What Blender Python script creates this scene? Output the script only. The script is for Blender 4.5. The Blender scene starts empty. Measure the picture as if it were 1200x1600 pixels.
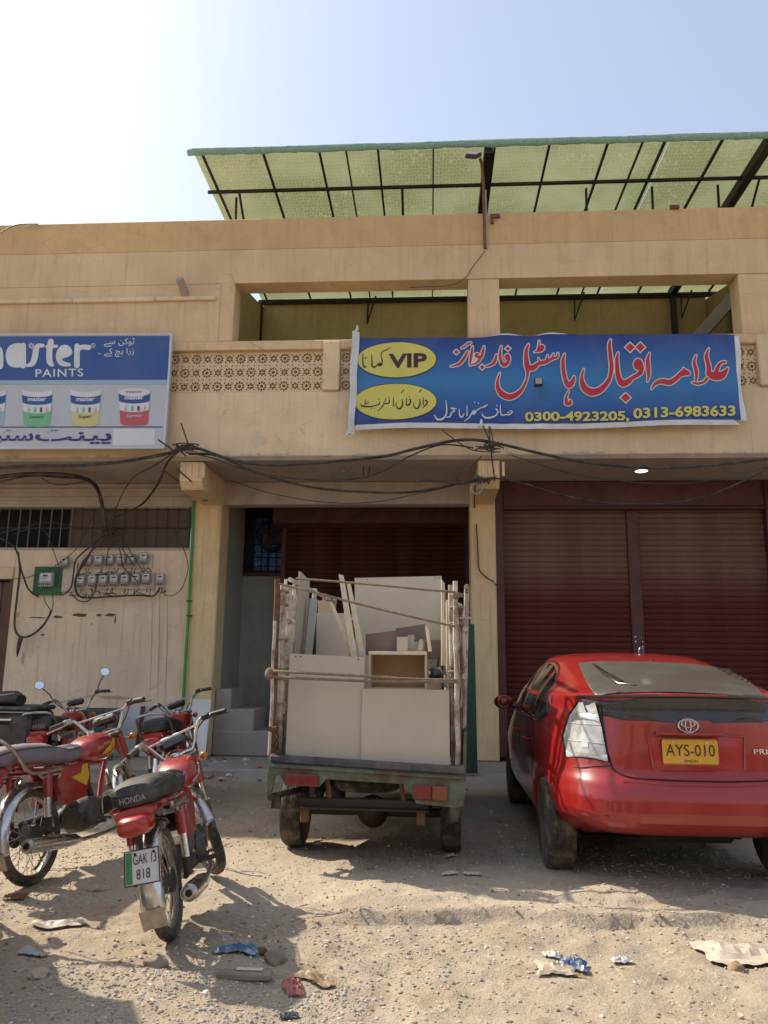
import bpy, bmesh, math, random
import numpy as np
from math import sin, cos, pi, radians
from mathutils import Vector, Matrix, noise, geometry
random.seed(7)
scene = bpy.context.scene
COL = scene.collection

# ------------------------------------------------------------------ camera
CAM_H, FPX = 1.36, 1209.0
_p, _y, _r = radians(11.3), radians(-3.5), radians(0.6)
_F = Vector((sin(_y)*cos(_p), cos(_y)*cos(_p), sin(_p)))
_R0 = Vector((cos(_y), -sin(_y), 0)); _U0 = _R0.cross(_F)
_R = _R0*cos(_r) + _U0*sin(_r); _U = -_R0*sin(_r) + _U0*cos(_r)
cam = bpy.data.cameras.new('camera'); cam_o = bpy.data.objects.new('camera', cam); COL.objects.link(cam_o)
m3 = Matrix((_R, _U, -_F)).transposed()
cam_o.matrix_world = Matrix.Translation((0, 0, CAM_H)) @ m3.to_4x4()
cam.sensor_fit = 'VERTICAL'; cam.sensor_height = 24; cam.lens = 24*FPX/1600
cam.clip_end = 3000; cam.clip_start = .05
scene.camera = cam_o

# ------------------------------------------------------------------ light
SUN_EL, SDX, SDY = 43.5, 0.95, -0.45            # direction in which the sunlight travels over the ground
world = bpy.data.worlds.new('World'); scene.world = world; world.use_nodes = True
nt = world.node_tree; nt.nodes.clear()
sky = nt.nodes.new('ShaderNodeTexSky'); sky.sky_type = 'NISHITA'; sky.sun_disc = False
sky.sun_elevation = radians(SUN_EL)
sky.sun_rotation = math.atan2(-SDX, -SDY) % (2*pi)
sky.air_density = 1.0; sky.dust_density = 3.2; sky.ozone_density = 1.0; sky.altitude = 300
bg = nt.nodes.new('ShaderNodeBackground'); bg.inputs['Strength'].default_value = 0.14
wo = nt.nodes.new('ShaderNodeOutputWorld')
hz = nt.nodes.new('ShaderNodeMix'); hz.data_type = 'RGBA'; hz.inputs[0].default_value = .42; hz.inputs[7].default_value = (2.7, 2.95, 3.2, 1)   # thin even haze over the whole sky
nt.links.new(sky.outputs[0], hz.inputs[6]); nt.links.new(hz.outputs[2], bg.inputs['Color']); nt.links.new(bg.outputs[0], wo.inputs['Surface'])
sun = bpy.data.lights.new('sun', 'SUN'); sun.energy = 3.4; sun.angle = radians(0.6); sun.color = (1, .90, .74)
sun_o = bpy.data.objects.new('sun', sun); COL.objects.link(sun_o)
_h = math.hypot(SDX, SDY)
_d = Vector((SDX/_h*cos(radians(SUN_EL)), SDY/_h*cos(radians(SUN_EL)), -sin(radians(SUN_EL))))
sun_o.rotation_euler = _d.to_track_quat('-Z', 'Y').to_euler()
vs = scene.view_settings
vs.view_transform = 'Standard'; vs.look = 'None'; vs.gamma = 1; vs.exposure = 0.92; vs.use_curve_mapping = False
scene.cycles.max_bounces = 8; scene.cycles.diffuse_bounces = 5

# ------------------------------------------------------------------ helpers
def ray(px, py): return _F + _R*((px-600)/FPX) - _U*((py-800)/FPX)
def P(px, py, Y):
    d = ray(px, py); return Vector((0, 0, CAM_H)) + d*(Y/d.y)
def PZ(px, py, z=0.0):
    d = ray(px, py); return Vector((0, 0, CAM_H)) + d*((z-CAM_H)/d.z)

def link(o, parent=None):
    COL.objects.link(o)
    if parent is not None: o.parent = parent
    return o
def tag(o, label=None, cat=None, group=None, kind=None):
    if label: o['label'] = label
    if cat: o['category'] = cat
    if group: o['group'] = group
    if kind: o['kind'] = kind
    return o
def empty(name, loc=(0, 0, 0), rot=(0, 0, 0), label=None, cat=None, group=None):
    o = bpy.data.objects.new(name, None); o.location = loc; o.rotation_euler = rot; o.empty_display_size = .1
    COL.objects.link(o); return tag(o, label, cat, group)
def copy_tree(o, parent=None):
    c = o.copy(); COL.objects.link(c); c.parent = parent
    for ch in list(o.children): copy_tree(ch, c)
    return c

class MB:
    def __init__(s): s.v = []; s.f = []; s.M = None; s.mi = []; s.cm = 0; s.uv = None
    def add(s, vs_, fs):
        b = len(s.v)
        for v in vs_:
            v = Vector(v)
            if s.M is not None: v = s.M @ v
            s.v.append(v[:])
        for f in fs: s.f.append([b+i for i in f]); s.mi.append(s.cm)
        return s
    def box(s, x0, x1, y0, y1, z0, z1, b=0.0, M=None):
        if x0 > x1: x0, x1 = x1, x0
        if y0 > y1: y0, y1 = y1, y0
        if z0 > z1: z0, z1 = z1, z0
        b = min(b, (x1-x0)*.45, (y1-y0)*.45, (z1-z0)*.45)
        if b <= 0:
            vs_ = [(x, y, z) for z in (z0, z1) for y in (y0, y1) for x in (x0, x1)]
            fs = [(0, 2, 3, 1), (4, 5, 7, 6), (0, 1, 5, 4), (2, 6, 7, 3), (0, 4, 6, 2), (1, 3, 7, 5)]
        else:
            c = ((x0+x1)/2, (y0+y1)/2, (z0+z1)/2); h = ((x1-x0)/2, (y1-y0)/2, (z1-z0)/2)
            vs_ = []; idx = {}
            for sx in (-1, 1):
                for sy in (-1, 1):
                    for sz in (-1, 1):
                        for ax in range(3):
                            sg = (sx, sy, sz); p = []
                            for k in range(3): p.append(c[k]+sg[k]*(h[k]-(0 if k == ax else b)))
                            idx[(sg, ax)] = len(vs_); vs_.append(tuple(p))
            fs = []
            for ax in range(3):
                o1, o2 = [(1, 2), (2, 0), (0, 1)][ax]
                for sg0 in (-1, 1):
                    q = []
                    for a, b_ in ((-1, -1), (1, -1), (1, 1), (-1, 1)):
                        t = [0]*3; t[ax] = sg0; t[o1] = a; t[o2] = b_; q.append(idx[(tuple(t), ax)])
                    fs.append(q if sg0 > 0 else q[::-1])
            for ax in range(3):      # edges along ax
                o1, o2 = [(1, 2), (2, 0), (0, 1)][ax]
                for a in (-1, 1):
                    for b_ in (-1, 1):
                        t0 = [0]*3; t0[ax] = -1; t0[o1] = a; t0[o2] = b_
                        t1 = list(t0); t1[ax] = 1; t0 = tuple(t0); t1 = tuple(t1)
                        q = [idx[(t0, o1)], idx[(t1, o1)], idx[(t1, o2)], idx[(t0, o2)]]
                        fs.append(q[::-1] if a*b_ > 0 else q)
            for sx in (-1, 1):
                for sy in (-1, 1):
                    for sz in (-1, 1):
                        q = [idx[((sx, sy, sz), k)] for k in range(3)]
                        fs.append(q if sx*sy*sz > 0 else q[::-1])
        if M is not None: vs_ = [M @ Vector(v) for v in vs_]
        return s.add(vs_, fs)
    def tube(s, pts, r=.01, n=8, cap=True, smooth=0, closed=False):
        pts = [Vector(p) for p in pts]
        rs = list(r) if hasattr(r, '__len__') else [r]*len(pts)
        if smooth:
            q = []; qr = []; N = len(pts)
            rng = range(N if closed else N-1)
            for i in rng:
                if closed: p0, p1, p2, p3 = pts[i-1], pts[i], pts[(i+1) % N], pts[(i+2) % N]
                else: p0, p1, p2, p3 = pts[max(i-1, 0)], pts[i], pts[i+1], pts[min(i+2, N-1)]
                for k in range(smooth):
                    t = k/smooth
                    q.append(.5*((2*p1)+(p2-p0)*t+(2*p0-5*p1+4*p2-p3)*t*t+(3*p1-p0-3*p2+p3)*t*t*t))
                    qr.append(rs[i]*(1-t)+rs[(i+1) % N]*t)
            if not closed: q.append(pts[-1]); qr.append(rs[-1])
            pts, rs = q, qr
        N = len(pts); vs_ = []; fs = []; prev = None
        for i, p in enumerate(pts):
            if closed: t = pts[(i+1) % N]-pts[i-1]
            else: t = pts[min(i+1, N-1)]-pts[max(i-1, 0)]
            if t.length < 1e-9: t = Vector((0, 0, 1))
            t.normalize()
            if prev is None:
                a = Vector((0, 0, 1)) if abs(t.z) < .9 else Vector((1, 0, 0))
                u = t.cross(a).normalized()
            else:
                u = (prev - t*prev.dot(t))
                u = u.normalized() if u.length > 1e-6 else t.orthogonal().normalized()
            prev = u; w = t.cross(u)
            for k in range(n):
                a = 2*pi*k/n; vs_.append(p+(u*cos(a)+w*sin(a))*rs[i])
        for i in range(N if closed else N-1):
            j = (i+1) % N
            for k in range(n): fs.append((i*n+k, i*n+(k+1) % n, j*n+(k+1) % n, j*n+k))
        if cap and not closed: fs += [tuple(range(n))[::-1], tuple(range((N-1)*n, N*n))]
        return s.add(vs_, fs)
    def lathe(s, prof, c=(0, 0, 0), axis=(0, 0, 1), n=24, closed=False):
        """prof: (radius, height) along axis"""
        ax = Vector(axis).normalized(); u = ax.orthogonal().normalized(); w = ax.cross(u); c = Vector(c)
        vs_ = []; fs = []
        for (r, h) in prof:
            for k in range(n):
                a = 2*pi*k/n; vs_.append(c+ax*h+(u*cos(a)+w*sin(a))*r)
        m = len(prof)
        for i in range(m if closed else m-1):
            j = (i+1) % m
            for k in range(n): fs.append((i*n+k, i*n+(k+1) % n, j*n+(k+1) % n, j*n+k))
        if not closed: fs += [tuple(range(n))[::-1], tuple(range((m-1)*n, m*n))]
        return s.add(vs_, fs)
    def torus(s, c, axis, R, r, n=32, k=10, sq=1.0):
        return s.lathe([(R+r*cos(2*pi*i/k), r*sq*sin(2*pi*i/k)) for i in range(k)], c, axis, n, True)
    def ell(s, c, r, n=14, m=9):
        vs_ = []; fs = []
        for i in range(1, m):
            a = pi*i/m
            for k in range(n): b = 2*pi*k/n; vs_.append((c[0]+r[0]*sin(a)*cos(b), c[1]+r[1]*sin(a)*sin(b), c[2]+r[2]*cos(a)))
        for i in range(m-2):
            for k in range(n): fs.append((i*n+k, (i+1)*n+k, (i+1)*n+(k+1) % n, i*n+(k+1) % n))
        t = len(vs_); vs_.append((c[0], c[1], c[2]+r[2])); vs_.append((c[0], c[1], c[2]-r[2]))
        for k in range(n): fs.append((t, k, (k+1) % n)); fs.append((t+1, (m-2)*n+(k+1) % n, (m-2)*n+k))
        return s.add(vs_, fs)
    def loft(s, rings, cap=True):
        n = len(rings[0]); vs_ = [p for r in rings for p in r]; fs = []
        for i in range(len(rings)-1):
            for k in range(n): fs.append((i*n+k, i*n+(k+1) % n, (i+1)*n+(k+1) % n, (i+1)*n+k))
        if cap: fs += [tuple(range(n))[::-1], tuple(range((len(rings)-1)*n, len(rings)*n))]
        return s.add(vs_, fs)
    def prism(s, poly, axis, a0, a1):
        """poly: 2D points; axis 'x','y','z' is the extrusion axis"""
        def mk(p, a): return {'x': (a, p[0], p[1]), 'y': (p[0], a, p[1]), 'z': (p[0], p[1], a)}[axis]
        n = len(poly); vs_ = [mk(p, a0) for p in poly]+[mk(p, a1) for p in poly]
        fs = [tuple(range(n))[::-1], tuple(range(n, 2*n))]+[(i, (i+1) % n, n+(i+1) % n, n+i) for i in range(n)]
        return s.add(vs_, fs)
    def mesh(s, name='mesh', smooth=35):
        me = bpy.data.meshes.new(name); me.from_pydata(s.v, [], s.f); me.update()
        bm = bmesh.new(); bm.from_mesh(me); bmesh.ops.recalc_face_normals(bm, faces=bm.faces); bm.to_mesh(me); bm.free()
        if smooth:
            me.polygons.foreach_set('use_smooth', [True]*len(me.polygons)); me.set_sharp_from_angle(angle=radians(smooth))
        return me
    def build(s, name, mat, parent=None, smooth=35, **tg):
        me = s.mesh(name, smooth)
        for m_ in (mat if isinstance(mat, (list, tuple)) else [mat]): me.materials.append(m_)
        if isinstance(mat, (list, tuple)):
            me.polygons.foreach_set('material_index', s.mi)
        o = bpy.data.objects.new(name, me); link(o, parent); return tag(o, **tg)

def bx(name, mat, parent, x0, x1, y0, y1, z0, z1, b=.008, **tg):
    return MB().box(x0, x1, y0, y1, z0, z1, b).build(name, mat, parent, **tg)

# ---- materials -------------------------------------------------------------
class N:
    def __init__(s, name):
        s.m = bpy.data.materials.new(name); s.m.use_nodes = True; s.t = s.m.node_tree; s.n = s.t.nodes
        s.b = s.n['Principled BSDF']; s.tc = s.n.new('ShaderNodeTexCoord')
    def L(s, a, b): s.t.links.new(a, b)
    def mapping(s, scale=(1, 1, 1), src='Object'):
        m = s.n.new('ShaderNodeMapping'); m.inputs['Scale'].default_value = scale; s.L(s.tc.outputs[src], m.inputs[0]); return m.outputs[0]
    def noise(s, scale, detail=4, rough=.6, vec=None, dist=0):
        t = s.n.new('ShaderNodeTexNoise'); t.inputs['Scale'].default_value = scale; t.inputs['Detail'].default_value = detail
        t.inputs['Roughness'].default_value = rough; t.inputs['Distortion'].default_value = dist
        s.L(vec if vec else s.tc.outputs['Object'], t.inputs['Vector']); return t.outputs['Fac']
    def vor(s, scale, feature='F1', vec=None, out='Distance', rnd=1.0):
        t = s.n.new('ShaderNodeTexVoronoi'); t.feature = feature; t.inputs['Randomness'].default_value = rnd; t.inputs['Scale'].default_value = scale
        s.L(vec if vec else s.tc.outputs['Object'], t.inputs['Vector']); return t.outputs[out]
    def ramp(s, fac, *st):
        r = s.n.new('ShaderNodeValToRGB'); e = r.color_ramp.elements
        while len(e) < len(st): e.new(.5)
        for i, (p, c) in enumerate(st):
            e[i].position = p; e[i].color = (c, c, c, 1) if not hasattr(c, '__len__') else (*c, 1)
        s.L(fac, r.inputs[0]); return r.outputs[0]
    def mix(s, fac, a, b, mode='MIX'):
        m = s.n.new('ShaderNodeMix'); m.data_type = 'RGBA'; m.blend_type = mode
        for i, v in ((0, fac), (6, a), (7, b)):
            if isinstance(v, (int, float)): m.inputs[i].default_value = v if i == 0 else (v, v, v, 1)
            elif isinstance(v, tuple): m.inputs[i].default_value = (*v, 1)
            else: s.L(v, m.inputs[i])
        return m.outputs[2]
    def math(s, op, a, b=0.0):
        m = s.n.new('ShaderNodeMath'); m.operation = op
        for i, v in ((0, a), (1, b)):
            if isinstance(v, (int, float)): m.inputs[i].default_value = v
            else: s.L(v, m.inputs[i])
        return m.outputs[0]
    def sep(s, vec=None):
        x = s.n.new('ShaderNodeSeparateXYZ'); s.L(vec if vec else s.tc.outputs['Object'], x.inputs[0]); return x.outputs
    def bump(s, h, strength=.3, dist=.01):
        b = s.n.new('ShaderNodeBump'); b.inputs['Strength'].default_value = strength; b.inputs['Distance'].default_value = dist
        s.L(h, b.inputs['Height']); s.L(b.outputs[0], s.b.inputs['Normal'])
    def col(s, c): s.L(c, s.b.inputs['Base Color']) if not isinstance(c, tuple) else setattr(s.b.inputs['Base Color'], 'default_value', (*c, 1))
    def set(s, **k):
        for a, v in k.items():
            i = s.b.inputs[a.replace('_', ' ')]
            if isinstance(v, (int, float)): i.default_value = v
            elif isinstance(v, tuple): i.default_value = (*v, 1)
            else: s.L(v, i)
        return s

def mk(name, c, rough=.6, metal=0.0, var=.12, scale=4.0, bump=.15, bscale=60.0, dirt=None, damt=.3, dscale=3.0, coat=0, bd=.004, spec=.5):
    """colour with large and small tone variation, optional dust/dirt layer, and fine relief"""
    s = N(name); c = tuple(c)
    lo = tuple(max(0, v*(1-var)) for v in c); hi = tuple(min(1, v*(1+var)) for v in c)
    base = s.mix(s.ramp(s.noise(scale, 5), (.3, 0.0), (.7, 1.0)), lo, hi)
    if dirt:
        f = s.math('MULTIPLY', s.ramp(s.noise(dscale, 6, .7), (.42, 0.0), (.68, 1.0)), damt)
        base = s.mix(f, base, tuple(dirt))
        rr = s.mix(f, rough, .9); s.set(Roughness=rr)
    else:
        s.set(Roughness=s.math('ADD', s.math('MULTIPLY', s.noise(scale*3, 4), .16), rough-.08))
    s.col(base); s.set(Metallic=metal)
    s.b.inputs['Specular IOR Level'].default_value = spec
    if coat: s.b.inputs['Coat Weight'].default_value = coat; s.b.inputs['Coat Roughness'].default_value = .08
    if bump: s.bump(s.noise(bscale, 4), bump, bd)
    return s.m
def glass(name, c, rough=.05):
    s = N(name); s.col(c); s.set(Roughness=rough, Transmission_Weight=1.0, IOR=1.45) ; return s.m

DUST = (.42, .34, .24)
M = {}
def wallmat(name, c, streak=.35, stain=(.30, .19, .10), peel=None, pz=0.0):
    s = N(name)
    a = s.noise(.55, 6, .6); b = s.noise(3.5, 5, .65); v = s.mapping((7, 7, .35)); st = s.noise(2.2, 5, .7, v)
    lo = tuple(x*.86 for x in c); hi = tuple(min(1, x*1.08) for x in c)
    base = s.mix(s.ramp(a, (.35, 0.0), (.65, 1.0)), lo, hi)
    base = s.mix(s.math('MULTIPLY', s.ramp(st, (.52, 0.0), (.8, 1.0)), streak), base, stain)
    base = s.mix(s.math('MULTIPLY', s.ramp(b, (.5, 0.0), (.75, 1.0)), .22), base, tuple(x*.7 for x in c))
    base = s.mix(s.math('MULTIPLY', s.ramp(s.noise(1.1, 8, .72, None, .6), (.50, 0.0), (.60, 1.0)), .28), base, tuple(x*.62 for x in c))
    big = s.noise(.9, 4, .6, s.mapping((3.2, 3.2, .55))); base = s.mix(s.math('MULTIPLY', s.ramp(big, (.55, 0.0), (.72, 1.0)), .35), base, tuple(min(1, x*1.12+.04) for x in c))
    # thin hair cracks
    cr = s.vor(1.1, 'DISTANCE_TO_EDGE', s.mapping((1, 1, 2.0)))
    n2 = s.noise(1.3, 3); crm = s.math('MULTIPLY', s.ramp(cr, (.0, 1.0), (.006, 0.0)), s.ramp(n2, (.52, 0.0), (.6, .6)))
    base = s.mix(crm, base, tuple(x*.4 for x in c))
    if peel:
        pm = s.ramp(s.noise(4.5, 7, .75), (.60, 0.0), (.63, 1.0)); base = s.mix(s.math('MULTIPLY', pm, .8), base, peel)
    s.col(base); s.set(Roughness=.92); s.b.inputs['Specular IOR Level'].default_value = .2
    s.bump(s.math('ADD', s.noise(90, 4), s.math('MULTIPLY', s.noise(9, 4), .9)), .25, .006)
    return s.m
M['facade'] = wallmat('facade_plaster', (.65, .465, .28), .55, (.33, .2, .1))
M['facade2'] = wallmat('fascia_plaster', (.70, .535, .34), .45, (.36, .24, .13), (.50, .40, .28))
M['parapet'] = wallmat('parapet_plaster', (.60, .40, .20), .4)
M['lower'] = wallmat('lower_wall_plaster', (.76, .60, .43), .65, (.40, .21, .10), (.58, .46, .34))
M['column'] = wallmat('column_plaster', (.75, .56, .31), .7, (.34, .15, .06), (.62, .5, .38))
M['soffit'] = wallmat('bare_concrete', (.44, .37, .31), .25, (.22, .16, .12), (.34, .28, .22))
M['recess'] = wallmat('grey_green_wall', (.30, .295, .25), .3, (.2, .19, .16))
M['terrace'] = wallmat('terrace_wall', (.40, .31, .155), .45, (.18, .12, .05))
M['conc'] = wallmat('step_concrete', (.36, .31, .26), .3, (.18, .14, .11))
M['maroon'] = mk('maroon_paint', (.068, .012, .013), .5, var=.2, dirt=(.14, .07, .05), damt=.5, dscale=5)
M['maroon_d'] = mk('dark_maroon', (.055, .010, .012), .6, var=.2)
M['black'] = mk('black_rubber', (.015, .015, .015), .6, dirt=DUST, damt=.25, dscale=9)
M['cable'] = mk('cable_black', (.02, .018, .016), .55, dirt=(.25, .2, .15), damt=.35, dscale=8)
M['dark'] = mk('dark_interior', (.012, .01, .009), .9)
M['steel'] = mk('dark_steel', (.04, .035, .03), .6, .3, dirt=(.12, .07, .04), damt=.4)
M['green_steel'] = mk('green_steel', (.018, .05, .03), .6, .1)
M['rust'] = mk('rusty_steel', (.16, .075, .035), .85, .1, var=.4, scale=20, bump=.5, bscale=90)
M['white'] = mk('white_plastic', (.72, .72, .70), .45, dirt=DUST, damt=.25)
M['greybox'] = mk('grey_plastic', (.30, .30, .29), .5, dirt=DUST, damt=.3)
M['green'] = mk('green_paint', (.03, .30, .07), .5, dirt=(.1, .2, .08), damt=.4, dscale=10)
M['gdark'] = mk('green_board', (.03, .12, .045), .6, dirt=(.06, .09, .05), damt=.5)
M['wood'] = mk('brown_door', (.10, .045, .022), .6, var=.3)
M['chrome'] = mk('chrome', (.62, .62, .62), .18, 1.0, var=.08, dirt=(.3, .25, .19), damt=.35, dscale=14, bump=.03)
# ------------------------------------------------------------------ ground
def fbm(x, y, s, o=3):
    v = 0; a = 1
    for k in range(o): v += a*noise.noise(Vector((x*s, y*s, 3.7*k))); s *= 2.1; a *= .5
    return v
def gz(x, y):
    h = .045*fbm(x+3, y, .35, 2) + .018*fbm(x, y, 1.6, 3)
    near = max(0., min(1., (5.4-y)/1.2))
    h += (.012+.012*near)*fbm(x+9, y+5, 5.5, 2)
    # the small eroded shelf running across the foreground on the right
    e = 4.60 + .06*math.sin(x*1.9) + .10*noise.noise(Vector((x*1.7, 1.1, 0))) + .02*noise.noise(Vector((x*5, 4, 0))) + .10*max(0, x-1.2)
    k = max(0., min(1., (x+.75)/.35))
    t = max(0., min(1., (y-e+.03)/.03))
    h += k*(.06*t*max(0., 1-max(0, y-e)/1.3))
    e2 = e+.26+.05*noise.noise(Vector((x*5, 7, 0)))
    h += k*.022*max(0., min(1., (y-e2)/.03))*max(0., 1-max(0, y-e2)/.8)
    # level towards the step and at the far field
    f = max(0., min(1., (9.2-y)/1.5)) if y > 7.7 else 1.
    return h*f
def axis(lo, hi, step, out, far):
    a = list(np.arange(lo, hi+1e-6, step)); s = step; v = hi
    r = []
    while v < far: s *= 1.25; v += s; r.append(v)
    s = step; v = lo; l = []
    while v > -far: s *= 1.25; v -= s; l.append(v)
    return l[::-1]+a+r
xs = axis(-3.2, 3.2, .027, 0, 400); ys = axis(2.4, 7.2, .027, 0, 400)
gv = [(x, y, gz(x, y) if abs(x) < 14 and -8 < y < 11 else 0.) for y in ys for x in xs]
nx = len(xs); gf = [(j*nx+i, j*nx+i+1, (j+1)*nx+i+1, (j+1)*nx+i) for j in range(len(ys)-1) for i in range(nx-1)]
gm = bpy.data.meshes.new('ground'); gm.from_pydata(gv, [], gf); gm.polygons.foreach_set('use_smooth', [True]*len(gf))
s = N('dirt_ground')
b1 = s.noise(.5, 5); b2 = s.noise(2.6, 6, .7); b3 = s.noise(16, 5, .7); b4 = s.noise(120, 4, .7)
base = s.mix(s.ramp(b1, (.35, 0.), (.65, 1.)), (.375, .31, .23), (.43, .365, .28))
base = s.mix(s.ramp(b2, (.42, 0.), (.62, .75)), base, (.33, .26, .18))
base = s.mix(s.ramp(b3, (.5, 0.), (.72, .55)), base, (.53, .46, .36))
py_ = s.sep(); yn = s.math('ADD', py_[1], s.math('MULTIPLY', s.noise(1.2, 5), 1.3))
strip = s.math('MULTIPLY', s.ramp(s.math('DIVIDE', yn, 10), (.52, 0.), (.56, 1.), (.63, 1.), (.69, 0.)), .65)
base = s.mix(strip, base, (.50, .425, .325))
cell = s.vor(85, 'F1', None, 'Color'); cell = s.sep(cell)[0]; cell = s.ramp(cell, (0., .2), (1., .8)); base = s.mix(s.math('MULTIPLY', s.ramp(s.noise(3.1, 4), (.46, 0.), (.6, 1.)), .38), base, cell, 'OVERLAY')
base = s.mix(s.ramp(b4, (.3, .25), (.7, 0.)), base, (.20, .15, .10))
s.col(base); s.set(Roughness=.95); s.b.inputs['Specular IOR Level'].default_value = .15
vd = s.vor(70); s.bump(s.math('ADD', s.math('ADD', s.math('MULTIPLY', b3, 1.2), s.math('MULTIPLY', b4, .35)), s.math('MULTIPLY', vd, -.15)), 0.75, .02)
gm.materials.append(s.m)
tag(link(bpy.data.objects.new('ground', gm)), kind='structure')

# pebbles and grit lying on the dirt
def pebble_shape(rs):
    bm = bmesh.new(); bmesh.ops.create_icosphere(bm, subdivisions=1, radius=1)
    for v in bm.verts: v.co *= rs.uniform(.7, 1.15)
    vv = np.array([v.co[:] for v in bm.verts]); ff = [[q.index for q in f.verts] for f in bm.faces]; bm.free(); return vv, np.array(ff)
rs = random.Random(3); shapes = [pebble_shape(rs) for _ in range(8)]
def pebbles(name, n, region, size, mats, seed, dens=None, **tg):
    rs = random.Random(seed); V = []; Fc = []; mi = []; c = 0; k = 0
    while k < n:
        x = rs.uniform(region[0], region[1]); y = region[2]+(region[3]-region[2])*rs.random()**1.3
        if dens and rs.random() > dens(x, y): continue
        k += 1; vv, ff = shapes[k % 8]
        r = size[0]*(size[1]/size[0])**(rs.random()**2.2); a = rs.uniform(0, 6.28)
        w = vv*np.array([r, r*rs.uniform(.6, 1), r*rs.uniform(.4, .75)])
        w = np.stack([w[:, 0]*cos(a)-w[:, 1]*sin(a)+x, w[:, 0]*sin(a)+w[:, 1]*cos(a)+y, w[:, 2]+gz(x, y)+r*.18], 1)
        V.append(w); Fc.append(ff+c); mi += [rs.randrange(len(mats))]*20; c += 12
    me = bpy.data.meshes.new(name); me.from_pydata(np.concatenate(V).tolist(), [], np.concatenate(Fc).tolist())
    for m_ in mats: me.materials.append(m_)
    me.polygons.foreach_set('material_index', mi)
    o = link(bpy.data.objects.new(name, me)); tag(o, **tg); return o
M['peb1'] = mk('pebble_tan', (.42, .34, .25), .9, var=.2, scale=30)
M['peb2'] = mk('pebble_grey', (.33, .31, .28), .9, var=.25, scale=30)
M['peb3'] = mk('pebble_pale', (.55, .49, .40), .9, var=.15, scale=30)
M['peb4'] = mk('pebble_brown', (.26, .17, .11), .9, var=.2, scale=30)
def dens(x, y):
    g = .25 + .75*max(0, min(1, (noise.noise(Vector((x*.9, y*.9, 2)))+.25)*2))
    if 4.75 < y < 5.6: g *= .5
    return g
pebbles('gravel', 19000, (-3.2, 3.4, 2.9, 6.4), (.0028, .014), [M['peb1'], M['peb2'], M['peb3'], M['peb1'], M['peb4']], 5, dens,
        label='loose gravel and small stones strewn over the dirt yard', cat='gravel', kind='stuff')
pebbles('gravel', 4200, (-1.9, -.25, 3.0, 3.75), (.003, .011), [M['peb2'], M['peb2'], M['peb1']], 6, None,
        label='patch of grey crushed stone in the shaded foreground', cat='gravel', kind='stuff')
pebbles('gravel', 1200, (-4.5, 4.5, 6.2, 9.3), (.006, .024), [M['peb1'], M['peb4'], M['peb3']], 8, None,
        label='scattered grit along the foot of the building', cat='gravel', kind='stuff')

# ------------------------------------------------------------------ the building
B = empty('shop_building', (0, 10, 0), label='two storey sand coloured shop building with arcade, lattice balcony and maroon shutters', cat='building')
B.location = (0, 0, 0)
FY = 10.0; WT = .32                                   # plane of the upper front wall
xL, xR = -12.0, 9.0
def fz(px, py, Y=FY): return P(px, py, Y).z
def fx(px, py, Y=FY): return P(px, py, Y).x
# upper storey front, piece by piece
Z_TOP, Z_BAND, Z_OP1, Z_SILL0, Z_SILL, Z_J0, Z_SLAB = 7.70, 7.20, 6.68, 5.66, 5.80, 5.05, 4.13
bx('parapet', M['parapet'], B, xL, xR, FY+.018, FY+WT, Z_BAND, Z_TOP, .015)
bx('lintel_beam', M['facade'], B, xL, xR, FY, FY+WT, Z_OP1, Z_BAND-.002, .004)
bx('wall', M['facade'], B, xL, -2.96, FY, FY+WT, Z_SILL, Z_OP1-.003, .006)
bx('pillar', M['facade'], B, -2.957, -2.76, FY-.015, FY+WT, Z_SILL+.002, Z_OP1-.003, .008)
bx('pillar', M['facade'], B, .53, .96, FY+.006, FY+WT+.03, Z_SILL+.002, Z_OP1-.003, .01)
bx('pillar', M['facade'], B, 4.20, 4.66, FY+.002, FY+WT, Z_SILL+.002, Z_OP1-.003, .01)
bx('wall', M['facade'], B, 7.6, xR, FY, FY+WT, Z_SILL+.002, Z_OP1-.003, .01)
# thin string course, stepped down at the left, with the drain stub above
zc = fz(170, 470)
for a, b_ in ((-9.2, -7.9), (-7.895, -6.7), (-6.695, -5.1), (-5.095, -3.9), (-3.895, -3.02)):
    bx('string_course', M['facade2'], B, a, b_, FY-.045, FY, zc-.03+random.uniform(-.006, .004), zc+.035, .012)
MB().tube([(fx(290, 462), FY, fz(290, 462)), (fx(288, 450)-.01, FY-.20, fz(290, 452)+.06)], .055, 14).build('drain_pipe', M['conc'], B)
bx('balcony_sill', M['facade'], B, xL, xR, FY-.02, FY+WT, Z_SILL0, Z_SILL, .018)
bx('balcony_cap', M['facade'], B, -3.6, -1.50, FY-.03, FY-.021, Z_SILL0-.0, Z_SILL-.02, .003)
bx('wall', M['facade'], B, xL, -5.6, FY, FY+WT, Z_J0, Z_SILL0-.002, .005)
jp = [(-1.47, -1.24), (4.36, 4.62)]
for a, b_ in jp: bx('pillar', M['facade2'], B, a, b_, FY-.045, FY+WT, Z_J0+.002, Z_SILL-.03, .014)
bx('wall', M['facade2'], B, xL, xR, FY-.004, FY+WT, Z_SLAB, Z_J0, .012)
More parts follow.
